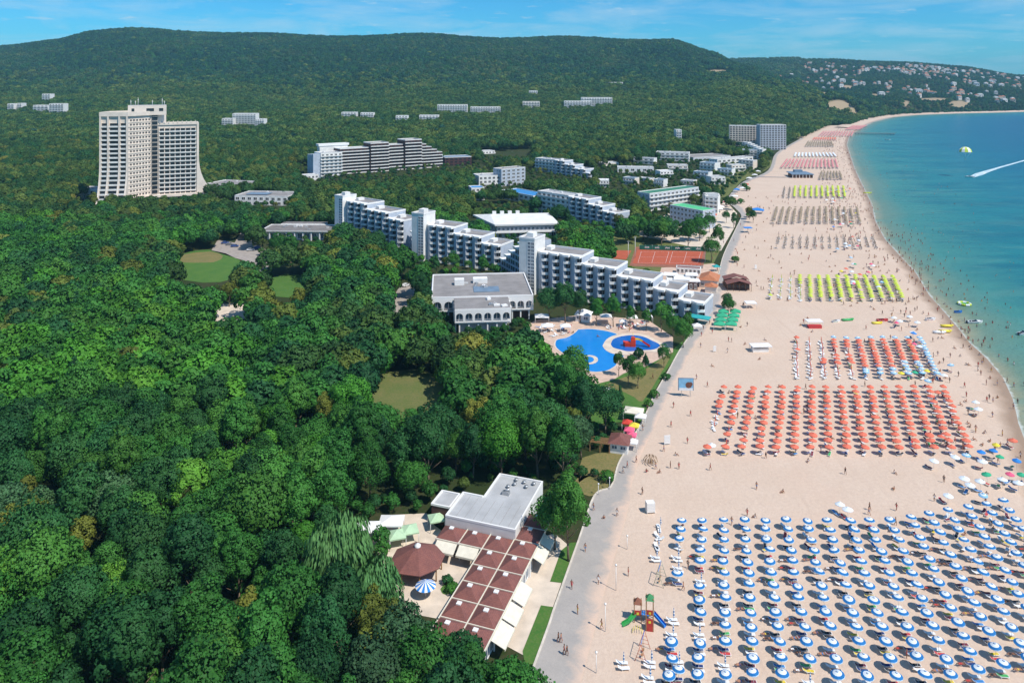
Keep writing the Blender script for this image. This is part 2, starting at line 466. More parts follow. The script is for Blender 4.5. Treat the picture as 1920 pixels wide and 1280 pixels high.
ys = np.concatenate([np.arange(-300,40,40), np.arange(44,420,4.0), np.arange(420,1560,14)])
xl = np.where(ys < 40, -18, road_x(ys)); xl = np.where(ys > ry[-1], shore_x(ys)-85, xl)
xr = shore_x(ys)+14
t = np.concatenate([np.linspace(0,0.8,22), np.linspace(0.82,1,26)])
BX = xl[:,None]*(1-t)+xr[:,None]*t; BY = np.repeat(ys[:,None], len(t), 1)
BD = shore_dist(BX, BY)
BZ = np.interp(BD, [-14,0,7,16,30], [-1.5,-0.5,-0.22,0.02,0.06]) + 0.03*np.sin(BX*1.1+np.sin(BY*.7)*2)*np.clip((BD-20)/20,0,1)
sheet('beach', BX, BY, BZ, ['beach_sand'], {'inland': BD})
# narrow strand round the bay
pl = [Vector((p[0], p[1], 0)) for p in shore if p[1] > 1400]
pl = densify(pl, 8)
rows = []
for i, p in enumerate(pl):
    tdir = (pl[min(i+1,len(pl)-1)] - pl[max(i-1,0)]).normalized(); nrm = Vector((-tdir.y, tdir.x, 0))
    rows.append([(p + nrm*q) for q in (-12,0,8,16,26,40,52)])
A = np.array([[tuple(q) for q in r] for r in rows])
zz_ = np.array([-1.5,-0.5,-0.1,0.6,1.6,2.0,-1.0])
sheet('far_strand', A[...,0], A[...,1], np.repeat(zz_[None,:], len(rows), 0), ['beach_sand'], {'inland': np.repeat(np.array([[-12,0,8,16,26,40,52.]]), len(rows), 0)})

# --- promenade
n, l, b = nodes_of('promenade_asphalt')
geo = n.new('ShaderNodeNewGeometry'); pos = geo.outputs['Position']
att = n.new('ShaderNodeAttribute'); att.attribute_name = 'across'
c = mixn(n, l, mapr(n, l, noise_node(n, l, pos, 0.25, 6, 0.65), 0.35, 0.65), (0.43,0.385,0.345), (0.37,0.335,0.305))
c = mixn(n, l, mapr(n, l, noise_node(n, l, pos, 3.0, 5, 0.7), 0.4, 0.7, 0, 0.4), c, (0.29,0.265,0.24))
blown = mapr(n, l, mathn(n, l, 'ADD', att.outputs['Fac'], mathn(n, l, 'MULTIPLY', mathn(n, l, 'SUBTRACT', noise_node(n, l, pos, 0.15, 7, 0.7, 0.6), 0.5), 1.1)), 0.62, 0.98)
l.new(mixn(n, l, blown, c, (0.66,0.48,0.365)), b.inputs['Base Color']); b.inputs['Roughness'].default_value = 0.9
bumpn(n, l, noise_node(n, l, pos, 6, 4, 0.7), 0.25, 0.05, b)
tt = np.linspace(0,1,9)
PX = np.array([[a.x*(1-q)+c_.x*q for q in tt] for a, c_ in zip(RLd, RRd)])
PY = np.array([[a.y*(1-q)+c_.y*q for q in tt] for a, c_ in zip(RLd, RRd)])
sheet('promenade', PX, PY, np.full_like(PX, 0.13), ['promenade_asphalt'], {'across': np.repeat(tt[None,:], len(PX), 0)})

mat('pale_stone', (0.62,0.55,0.46), 0.9, 0.15, 0.8, 0.3)
def kerb_line(name, pts, w=0.35, h=0.27, m='pale_stone'):
    mb = MB()
    for i in range(len(pts)-1):
        p, q = Vector(pts[i][:2]), Vector(pts[i+1][:2]); d = (q-p)
        if d.length < 0.05: continue
        d.normalize(); nn = Vector((-d.y, d.x))*w
        mb.prism([p, q, q+nn, p+nn], 0.0, h)
    o = mb.build(name, m); o['kind'] = 'structure'; return o
kerb_line('promenade_kerb', [p for p in RLd if p.y < 520])
# ================================================================ trees
def leaf_material(name, c_dark, c_mid, c_light, patch=0.02, trans=0.28, val=0.28, wbig=0.5):
    m = bpy.data.materials.new(name); m.use_nodes = True; MATS[name] = m
    n, l = m.node_tree.nodes, m.node_tree.links; n.clear()
    out = n.new('ShaderNodeOutputMaterial'); oi = n.new('ShaderNodeObjectInfo'); geo = n.new('ShaderNodeNewGeometry')
    big = mapr(n, l, noise_node(n, l, oi.outputs['Location'], patch, 3), 0.3, 0.7)
    mixf = mathn(n, l, 'ADD', mathn(n, l, 'MULTIPLY', big, wbig), mathn(n, l, 'MULTIPLY', oi.outputs['Random'], 1-wbig))
    c = rampn(n, l, mixf, [(0.1, c_dark), (0.5, c_mid), (0.9, c_light)])
    fine = noise_node(n, l, geo.outputs['Position'], 0.9, 3)
    hs = n.new('ShaderNodeHueSaturation'); l.new(c, hs.inputs['Color'])
    wn_ = n.new('ShaderNodeTexWhiteNoise'); l.new(oi.outputs['Random'], wn_.inputs['Vector']); wn_.noise_dimensions = '1D'
    l.new(oi.outputs['Random'], wn_.inputs['W'])
    v = mathn(n, l, 'MULTIPLY', mapr(n, l, fine, 0.3, 0.7, 0.72, 1.28), mapr(n, l, wn_.outputs['Value'], 0, 1, 1-val, 1+val))
    l.new(v, hs.inputs['Value'])
    pr = n.new('ShaderNodeBsdfPrincipled'); pr.inputs['Roughness'].default_value = 0.6; pr.inputs['Specular IOR Level'].default_value = 0.18
    tr = n.new('ShaderNodeBsdfTranslucent'); ms = n.new('ShaderNodeMixShader'); ms.inputs[0].default_value = trans
    l.new(hs.outputs[0], pr.inputs['Base Color']); l.new(hs.outputs[0], tr.inputs['Color'])
    l.new(pr.outputs[0], ms.inputs[1]); l.new(tr.outputs[0], ms.inputs[2]); l.new(ms.outputs[0], out.inputs[0])
    return m
leaf_material('leaf_green',  (0.034,0.138,0.026), (0.052,0.195,0.032), (0.095,0.250,0.038))
leaf_material('leaf_bright', (0.056,0.210,0.024), (0.080,0.270,0.028), (0.130,0.305,0.036))
leaf_material('leaf_dark',   (0.022,0.096,0.032), (0.032,0.128,0.036), (0.050,0.160,0.040))
leaf_material('leaf_olive',  (0.100,0.150,0.028), (0.160,0.200,0.032), (0.240,0.235,0.040))
leaf_material('leaf_gray',   (0.056,0.140,0.058), (0.072,0.168,0.066), (0.088,0.190,0.070))
leaf_material('leaf_willow', (0.085,0.225,0.070), (0.102,0.258,0.080), (0.124,0.280,0.085))
leaf_material('leaf_valley', (0.028,0.100,0.030), (0.066,0.145,0.030), (0.165,0.215,0.044), patch=0.009, wbig=.45)
leaf_material('leaf_hill',   (0.012,0.066,0.042), (0.022,0.090,0.046), (0.100,0.155,0.048), patch=0.0045, wbig=.7)
mat('bark', (0.17,0.125,0.085), 0.95, 0.3, 3.0, 0.5)

def crown_mesh(name, R, zc, hz, nl, nq, size, seed, m, shape='round', lobe=0.36):
    g = np.random.default_rng(seed)
    i = np.arange(nl)+0.5
    zz = 1 - 1.45*i/nl                           # upper part and shoulders of the crown
    th = np.pi*(1+5**0.5)*i + g.uniform(0,0.6,nl)
    rr = np.sqrt(np.clip(1-zz**2,0,1))
    D = np.stack([rr*np.cos(th), rr*np.sin(th), zz], 1)
    k = g.uniform(0.5,1.08,nl)
    C = D*np.array([R*.74,R*.74,hz*.74])*k[:,None]
    if shape == 'column': C[:,:2] *= np.clip(1.0-(C[:,2:3]/hz)*0.45,0.2,1.4)
    if shape == 'cone': C[:,:2] *= np.clip(0.55-(C[:,2:3]/hz)*0.62,0.06,1.3)
    L = R*lobe*g.uniform(0.7,1.3,nl)
    if shape == 'cone': L *= np.clip(0.75-(C[:,2]/hz)*0.5,0.25,1.2)
    q = g.integers(0,nl,nq)
    d = g.normal(size=(nq,3)) + D[q]*0.9 + np.array([0,0,0.35]); d /= np.linalg.norm(d,axis=1)[:,None]
    P = C[q] + d*(L[q]*g.uniform(0.72,1.08,nq))[:,None]
    co = P/np.array([R,R,hz]); co /= (np.linalg.norm(co,axis=1)[:,None]+1e-6)
    nrm = d*0.8 + co*0.25 + g.normal(size=(nq,3))*0.22; nrm /= np.linalg.norm(nrm,axis=1)[:,None]
    gn = nrm + g.normal(size=(nq,3))*0.5; gn /= np.linalg.norm(gn,axis=1)[:,None]
    a = np.cross(gn, g.normal(size=(nq,3))); a /= np.linalg.norm(a,axis=1)[:,None]; bb = np.cross(gn,a)
    s = size*g.uniform(0.6,1.35,nq)[:,None]; w = g.uniform(0.55,0.9,nq)[:,None]
    if shape == 'willow':
        a = np.zeros((nq,3)); a[:,2] = -1; a += co*np.array([0.35,0.35,0]); bb = np.cross(a, gn); bb /= np.linalg.norm(bb,axis=1)[:,None]
        s = size*g.uniform(1.0,2.6,nq)[:,None]; w = np.full((nq,1),0.3)
    if shape == 'willow': bb = -bb
    V = np.stack([P-a*s*.5, P-bb*s*w*.5, P+a*s*.5, P+bb*s*w*.5],1)
    V[...,2] += zc
    V = V.reshape(-1,3)
    me = bpy.data.meshes.new(name)
    me.vertices.add(len(V)); me.vertices.foreach_set('co', V.astype(np.float32).ravel())
    me.loops.add(nq*4); me.loops.foreach_set('vertex_index', np.arange(nq*4, dtype=np.int32))
    me.polygons.add(nq); me.polygons.foreach_set('loop_start', np.arange(0,nq*4,4,dtype=np.int32))
    me.polygons.foreach_set('use_smooth', [True]*nq)
    me.materials.append(MATS[m]); me.update(); me.validate()
    me.normals_split_custom_set_from_vertices(np.repeat(nrm,4,0).tolist())
    return me

def trunk_mesh(h, r, seed, limbs=5):
    g = random.Random(seed); mb = MB(); bx, by = g.uniform(-.4,.4), g.uniform(-.4,.4)
    mb.tube((0,0,-0.2),(bx*.5,by*.5,h*.35), r, r*.75, 7); mb.tube((bx*.5,by*.5,h*.35),(bx,by,h*.75), r*.75, r*.35, 7)
    for k in range(limbs):
        t = g.uniform(.3,.6); a = k*6.28/limbs + g.uniform(-.4,.4); q = g.uniform(1.6,3.0)
        p0 = (bx*.5+(bx*.5)*t, by*.5, h*t)
        mb.tube(p0, (p0[0]+q*math.cos(a), p0[1]+q*math.sin(a), h*(t+.26)), r*.42, r*.12, 5)
    return mb.mesh('trunk', 'bark')

# --- crowns seen close by: 4600 leaf clumps each, shared between the trees
NEAR = {}
def near_set(kind, m, specs):
    NEAR[kind] = []
    for s, (R, zc, hz, nl, nq, size, shape) in enumerate(specs):
        NEAR[kind].append((crown_mesh('crown', R, zc, hz, nl, nq, size, hash(kind) % 97 + s*13 if False else sum(map(ord, kind))+s*13, m, shape),
                           trunk_mesh(zc, 0.26, s+len(kind)), R, zc+hz))
RND = [(4.7,9.3,5.0,34,5600,.46,'round'), (5.3,8.6,4.4,46,6000,.47,'round'), (4.0,9.8,5.8,26,5200,.45,'round'), (3.6,9.6,6.0,28,4800,.45,'column')]
near_set('green', 'leaf_green', RND)
near_set('bright', 'leaf_bright', RND[:2]+RND[3:])
near_set('dark', 'leaf_dark', RND)
near_set('olive', 'leaf_olive', [(4.0,8.0,4.6,26,4400,.44,'round'), (3.2,8.4,5.4,24,4000,.42,'column')])
near_set('gray', 'leaf_gray', [(4.6,8.6,4.6,30,4200,.5,'round')])
near_set('willow', 'leaf_willow', [(5.4,7.6,6.2,40,6000,.5,'willow')])
near_set('cypress', 'leaf_dark', [(2.0,5.2,5.0,26,2200,.42,'cone')])
near_set('spruce', 'leaf_dark', [(3.6,6.6,6.4,34,3200,.5,'cone')])
near_set('poplar', 'leaf_green', [(2.6,7.5,7.0,30,3000,.5,'column')])
near_set('shrub', 'leaf_green', [(1.7,1.2,1.2,14,900,.34,'round')])
near_set('dark_shrub', 'leaf_dark', [(1.7,1.2,1.2,14,900,.34,'round')])

def tree(kind, x, y, z=0.0, s=1.0, label='', group=None, name=None, var=None, cat='tree'):
    k = var if var is not None else random.randrange(len(NEAR[kind]))
    cm, tm, R, h = NEAR[kind][k % len(NEAR[kind])]
    nm = name or {'willow':'willow_tree','cypress':'cypress_tree','spruce':'spruce_tree','poplar':'poplar_tree'}.get(kind, 'leafy_tree')
    r = empty(nm, (x, y, z), random.uniform(0, 6.28), label, cat, group)
    r.scale = (s*random.uniform(.92,1.08), s*random.uniform(.92,1.08), s*random.uniform(.94,1.08))
    place('crown', cm, r); place('trunk', tm, r)
    return r

# --- zones that the photograph shows open (photo pixels of ground outlines), and fronts that trees must not hide
OPEN = [
 [(742,1010),(700,985),(740,962),(800,962),(832,930),(905,938),(1010,950),(1112,925),(1085,1015),(1000,1262),(960,1215),(850,1165),(775,1140),(730,1085)],
 [(676,768),(688,738),(725,708),(785,702),(840,722),(834,750),(745,768)],
 [(1085,905),(1100,845),(1145,842),(1180,850),(1160,880),(1148,915),(1110,930),(1082,925)],
 [(1100,790),(1115,715),(1170,690),(1262,650),(1300,600),(1325,612),(1230,760),(1200,815),(1180,800),(1165,770)],
 [(985,620),(1010,600),(1090,592),(1210,602),(1262,640),(1255,668),(1170,700),(1115,708),(1045,660)],
 [(500,568),(510,520),(562,514),(592,545),(584,568)],
 [(322,532),(334,480),(390,466),(452,486),(446,528),(380,538)],
 [(398,470),(410,452),(470,462),(492,482),(512,478),(498,505),(478,512),(470,490)],
 [(392,600),(400,570),(488,572),(485,588),(430,602)],
 [(1135,500),(1145,462),(1300,455),(1328,462),(1322,508),(1230,508),(1180,500)],
 [(720,575),(745,540),(775,530),(782,560),(760,590),(735,592)],
 [(1235,560),(1240,505),(1330,495),(1355,500),(1340,560),(1320,600),(1290,560)],
 [(1320,420),(1345,395),(1400,400),(1395,420),(1345,470),(1320,455)],
]
FRONTS = [  # (outline in photo pixels, pixel row of the base)
 ([(196,198),(376,198),(392,360),(300,366),(196,362)],382),
 ([(138,342),(206,342),(206,378),(140,372)],380), ([(378,332),(548,336),(548,385),(470,380),(400,360)],385),
 ([(558,262),(834,260),(834,318),(720,332),(600,338),(556,322)],320), ([(830,282),(932,282),(932,316),(830,316)],318),
 ([(486,402),(624,402),(622,446),(488,452)],452),
 ([(620,360),(656,362),(764,404),(764,456),(720,462),(690,430),(640,400)],442),
 ([(752,430),(772,398),(802,400),(940,448),(938,502),(870,500),(772,486)],485),
 ([(934,500),(978,450),(1014,454),(1335,560),(1330,600),(1240,602),(1210,590),(1110,562),(1010,556),(936,545)],545),
 ([(804,516),(900,508),(1004,562),(1002,602),(870,616),(806,580)],580),
 ([(902,386),(1044,386),(1046,446),(930,448),(904,410)],450),
 ([(975,344),(1044,350),(1160,380),(1158,426),(1080,410),(990,402)],408), ([(882,343),(1002,345),(1002,386),(884,386)],388),
 ([(970,292),(1112,308),(1110,336),(972,334)],326), ([(880,322),(986,318),(986,350),(882,352)],352),
 ([(1214,360),(1300,360),(1350,398),(1345,424),(1290,418),(1214,394)],392),
 ([(1353,226),(1480,226),(1482,280),(1355,272)],280), ([(1332,260),(1430,258),(1428,300),(1340,290)],302),
 ([(1222,284),(1295,284),(1295,308),(1222,308)],310), ([(1155,300),(1232,300),(1230,330),(1158,330)],332), ([(1290,286),(1422,280),(1425,312),(1300,305)],314),
 ([(900,275),(1000,275),(1000,292),(900,292)],296),
 ([(1120,315),(1300,300),(1420,288),(1425,320),(1380,345),(1250,352),(1120,352)],300),
 ([(1225,840),(1140,805),(1185,800)],860),
]
OPEN.append([(1005,566),(1200,596),(1330,604),(1300,625),(1210,604),(1090,596),(1005,602)])
def np_inpoly(x, y, poly):
    c = np.zeros(x.shape, bool); n = len(poly); j = n-1
    for i in range(n):
        xi, yi = poly[i]; xj, yj = poly[j]
        if yi != yj:
            c ^= ((yi > y) != (yj > y)) & (x < (xj-xi)*(y-yi)/(yj-yi)+xi)
        j = i
    return c
def depth_of_row(py):
    return CAM_H*FPX/(py-HOR)
RLx = np.array(sorted((p.y, p.x) for p in RLd))
FOOT = []            # oriented footprints of everything built, filled before the trees are planted
def tree_ok(X, Y, Z, h, edge=3.0, grow=3.4, fronts=True):
    """mask of tree sites that stand on wooded ground and hide nothing the photograph shows"""
    ok = X < np.interp(Y, RLx[:,0], RLx[:,1], right=1e6) - edge
    sd = shore_dist(X, Y); ok &= sd > 28
    beach = (Y < 1560) & (X > np.where(Y < ry[-1], road_x(Y), shore_x(Y)-70)-3); ok &= ~beach
    for (M, bx0, bx1, by0, by1, cx_, cy_, rad_) in FOOT:
        near = np.where(ok & (np.abs(X-cx_) < rad_+grow) & (np.abs(Y-cy_) < rad_+grow))[0]
        if len(near):
            lx = M[0][0]*X[near]+M[0][1]*Y[near]+M[0][3]; ly = M[1][0]*X[near]+M[1][1]*Y[near]+M[1][3]
            ok[near] &= ~((lx > bx0-grow) & (lx < bx1+grow) & (ly > by0-grow) & (ly < by1+grow))
    for frac in (0.0, 0.45, 0.8, 1.0):
        px, py, d = proj(X, Y, Z+h*frac)
        for qz, z in enumerate(OPEN):
            if frac < 0.9: ok &= ~np_inpoly(px, py, z)
        for poly, by in (FRONTS if fronts else ()):
            ok &= ~(np_inpoly(px, py, poly) & (d < depth_of_row(by)+12))
    px, py, d = proj(X, Y, Z)
    for (cx, cy, rx_, ry_) in CLAY: ok &= ~((np.hypot((px-cx)/rx_, (py-cy)/ry_) < 0.8) & (Y > 1000))
    return ok
def jitter_grid(x0, x1, y0, y1, s):
    gx = np.arange(x0, x1, s); gy = np.arange(y0, y1, s*.87)
    X, Y = np.meshgrid(gx, gy); X = X + (np.arange(len(gy)) % 2)[:,None]*s*.5
    return (X+rng.uniform(-.33,.33,X.shape)*s).ravel(), (Y+rng.uniform(-.33,.33,Y.shape)*s).ravel()

FARB = [  # px left, px right, px row of the foot, storeys, bays, wall, label
 (820,876,216,4,12,'white_plaster','long white building with yellowish base in the valley wood, centre left'), (882,938,217,3,12,'white_plaster','long white building right of its twin in the valley wood'),
 (1090,1148,201,4,12,'white_plaster','white building with raised tower end high in the wood'), (1058,1110,205,3,10,'white_plaster','low white wing left of the raised white building in the wood'),
 (436,480,240,5,8,'white_plaster','white stepped building in the wood right of the tower'), (416,437,242,3,4,'white_plaster','low white wing left of the stepped building right of the tower'), (478,495,243,3,4,'white_plaster','low white wing right of the stepped building beside the tower'),
 (92,119,218,5,5,'white_plaster','white terraced villa at the far left of the valley'), (62,90,214,3,4,'white_plaster','low white villa left of the terraced villa'), (79,94,194,4,3,'white_plaster','small white block standing above the terraced villa'),
 (14,26,211,3,2,'white_plaster','small white house at the left edge of the valley'), (32,40,210,3,2,'white_plaster','small white house second from the left edge'),
 (640,668,225,2,5,'white_plaster','low white strip of building in the wood above the long red hotel'), (676,700,226,2,5,'white_plaster','second low white strip above the long red hotel'),
 (742,764,232,2,4,'white_plaster','tiny white house alone high in the valley'), (786,822,231,2,6,'white_plaster','small pale house beside the long valley buildings'),
 (980,1012,206,3,6,'cream_plaster','cream house above the stepped hotels in the wood'), (992,1008,181,2,4,'white_plaster','white roof strip high in the wood'), (1142,1168,164,2,4,'white_plaster','small white lodge on the hill shoulder'), (1268,1278,266,3,2,'white_plaster','white cabin in the trees left of the beachfront slab')]
FARW = []
_ys = np.arange(480, 3700, 6.0)
for (a_, b_, r_, fl_, ba_, w_, lb_) in FARB:
    _xs = (a_-960)/FPX*_ys; _zr = CAM_H-(r_-HOR)*_ys/FPX; _k = int(np.argmax(terrain_z(_xs, _ys) >= _zr)); FARW.append((_xs[_k], (b_-960)/FPX*_ys[_k], _ys[_k], _zr[_k]))
TOWN = []
_g = np.random.default_rng(21)
tx, ty = _g.uniform(700,2500,40000), _g.uniform(1950,3750,40000)
tz = terrain_z(tx, ty); tpx, tpy, _d = proj(tx, ty, tz)
tok = (tpx > 1455) & (tpx < 1930) & (tpy > 112) & (tpy < 204) & (tz > 6) & ~((tpx < 1640) & (ty < 2450))
core = np.exp(-((tpx-1745)/170.0)**2-((tpy-140)/30.0)**2); ru = _g.random(40000); kk_ = _g.choice([0,0,0,1,1,2,2,3], 40000)
for i in np.where(tok)[0]:
    if len(TOWN) >= 300: break
    den = mnoise.noise(Vector((tx[i]*.0028, ty[i]*.0028, 4.0)))
    if ru[i] > max(0.05, .25+den*1.0)*(0.2+core[i]): continue
    if any((tx[i]-q[0])**2+(ty[i]-q[1])**2 < 24**2 for q in TOWN): continue
    TOWN.append((float(tx[i]), float(ty[i]), float(tz[i]), int(kk_[i])))
TXY = np.array([(q[0], q[1]) for q in TOWN])

# ================================================================ buildings
mat('white_plaster', (0.78,0.76,0.72), 0.8, 0.10, 0.35, 0.15, obj_rand=0.07, detail=8)
mat('cream_plaster', (0.76,0.66,0.56), 0.85, 0.10, 0.22, 0.15, detail=8)
mat('grey_plaster', (0.50,0.52,0.55), 0.85, 0.1, 0.4, 0.15)
mat('bluegrey_and_shade_plaster', (0.44,0.49,0.56), 0.85, 0.1, 0.4, 0.15)  # plain blue-grey coat; on the white hotels it paints in the shade
mat('dark_red_brick', (0.085,0.040,0.036), 0.85, 0.25, 0.6, 0.2)
mat('roof_felt', (0.27,0.25,0.24), 0.9, 0.16, 0.25, 0.25)
mat('roof_felt_pale', (0.43,0.43,0.43), 0.9, 0.12, 0.3, 0.2)
mat('roof_dark', (0.20,0.18,0.17), 0.9, 0.2, 0.3, 0.2)
mat('roof_white', (0.74,0.73,0.70), 0.8, 0.08, 0.2, 0.1)
mat('roof_green', (0.10,0.50,0.22), 0.75, 0.12, 0.4, 0.1)
mat('roof_dark_green', (0.05,0.20,0.12), 0.75, 0.15, 0.4, 0.1)
mat('roof_blue', (0.05,0.24,0.52), 0.7, 0.15, 0.4, 0.1)
mat('roof_bluegrey', (0.16,0.23,0.31), 0.7, 0.15, 0.4, 0.1)
mat('roof_brown_red', (0.20,0.085,0.07), 0.85, 0.15, 0.7, 0.2)
mat('trim_white', (0.82,0.80,0.77), 0.7)
mat('canvas_cream', (0.74,0.68,0.55), 0.85, 0.08, 1.0, 0.1)
mat('canvas_white', (0.82,0.80,0.78), 0.85, 0.06, 1.0, 0.1)
mat('dark_glass', (0.022,0.028,0.035), 0.12, spec=0.6)
mat('blue_glass', (0.05,0.10,0.16), 0.12, spec=0.6)
mat('steel', (0.45,0.46,0.47), 0.4, metallic=0.6)
mat('dark_wood', (0.11,0.055,0.035), 0.8, 0.25, 2.0, 0.2)
mat('wood_plain', (0.36,0.20,0.09), 0.8, 0.25, 2.0, 0.2)
n, l, b = nodes_of('clay_tile')
geo = n.new('ShaderNodeNewGeometry'); pos = geo.outputs['Position']
c = mixn(n, l, mapr(n, l, noise_node(n, l, pos, 0.8, 6, 0.7), 0.35, 0.65), (0.42,0.13,0.055), (0.52,0.22,0.11))
l.new(c, b.inputs['Base Color']); b.inputs['Roughness'].default_value = 0.9; bumpn(n, l, noise_node(n, l, pos, 4, 3), 0.5, 0.1, b)
# brown shingle roof: courses run level, so they follow the height
n, l, b = nodes_of('brown_shingle')
tcn = n.new('ShaderNodeTexCoord'); sp = n.new('ShaderNodeSeparateXYZ'); l.new(tcn.outputs['Object'], sp.inputs[0])
geo = n.new('ShaderNodeNewGeometry')
course = mathn(n, l, 'FRACT', mathn(n, l, 'MULTIPLY', sp.outputs['Z'], 6.5))
sh_n = noise_node(n, l, geo.outputs['Position'], 3.2, 4, 0.7)
c = mixn(n, l, mapr(n, l, noise_node(n, l, geo.outputs['Position'], 0.7, 5), .35, .65), (0.235,0.085,0.068), (0.165,0.062,0.055))
c = mixn(n, l, mapr(n, l, sh_n, .4, .65, 0, .6), c, (0.29,0.115,0.09))
c = mixn(n, l, mapr(n, l, course, 0.78, 0.95, 0, .6), c, (0.11,0.045,0.04))
l.new(c, b.inputs['Base Color']); b.inputs['Roughness'].default_value = 0.9; bumpn(n, l, mathn(n, l, 'ADD', course, sh_n), 0.5, 0.05, b)

# unit openings, shared by every building: 1 m x 1 m, facing -Y, scaled per object
def unit_window(name, frame_m, glass_m, t=0.09, mull=True):
    mb = MB()
    mb.box(-.5+t,.5-t,-.02,.05,t,1-t,1)
    for x0, x1, z0, z1 in ((-.5,.5,0,t),(-.5,.5,1-t,1),(-.5,-.5+t,t,1-t),(.5-t,.5,t,1-t)): mb.box(x0,x1,-.10,.05,z0,z1,0)
    if mull: mb.box(-t*.4,t*.4,-.07,-.021,t,1-t,0)
    return mb.mesh(name, [frame_m, glass_m])
WIN = unit_window('window', 'trim_white', 'dark_glass')
WIN_PLAIN = unit_window('window', 'cream_plaster', 'dark_glass', 0.05, False)
WIN_BLUE = unit_window('window', 'trim_white', 'blue_glass')
WIN_DARK = unit_window('window', 'grey_plaster', 'dark_glass', 0.04)
WIN_BROWN = unit_window('window', 'dark_red_brick', 'dark_glass', 0.06)
def facade(root, p0, p1, zs, ncol, w, h, me=None, inset=0.0, name='window', off=0.0, skip=None):
    """one window object per opening along the wall p0 -> p1 (outside on the right hand)"""
    p0, p1 = Vector(p0), Vector(p1); d = (p1-p0); L = d.length; d.normalize(); nrm = Vector((d.y,-d.x))
    ang = math.atan2(d.y, d.x)
    for z in zs:
        for k in range(ncol):
            if skip and skip(k, z): continue
            t = inset + (L-2*inset)*(k+.5)/ncol
            q = p0 + d*t + nrm*(0.012+off)
            place(name, me or WIN, root, (q.x, q.y, z), ang, (w, 1, h))
def parapet(mb, poly, z, w=0.35, h=0.6, mi=0):
    """raised rim round a flat roof"""
    n_ = len(poly)
    a = sum(poly[k][0]*poly[(k+1)%n_][1]-poly[(k+1)%n_][0]*poly[k][1] for k in range(n_))
    if a < 0: poly = poly[::-1]
    for k in range(n_):
        p, q = Vector(poly[k]), Vector(poly[(k+1)%n_]); d = (q-p).normalized(); nn_ = Vector((-d.y,d.x))*w
        mb.prism([p+d*0.0-nn_*.12, q-nn_*.12, q+nn_-d*w, p+nn_+d*w], z-0.05, z+h, mi)
def rect(x0,x1,y0,y1): return [(x0,y0),(x1,y0),(x1,y1),(x0,y1)]
def roof_clutter(root, x0, x1, y0, y1, z, k, seed):
    g = random.Random(seed)
    for _ in range(k):
        x, y = g.uniform(x0,x1), g.uniform(y0,y1); a, b_, c_ = g.uniform(.5,1.2), g.uniform(.4,.9), g.uniform(.5,1.1)
        mb = MB().box(-a,a,-b_,b_,0,c_*.8); mb.tube((0,0,c_*.8),(0,0,c_*1.15),.3,.3,8)
        mb.build('roof_vent', g.choice(['steel','trim_white','roof_felt_pale']), root, (x,y,z+.003), g.choice((0,.4)))

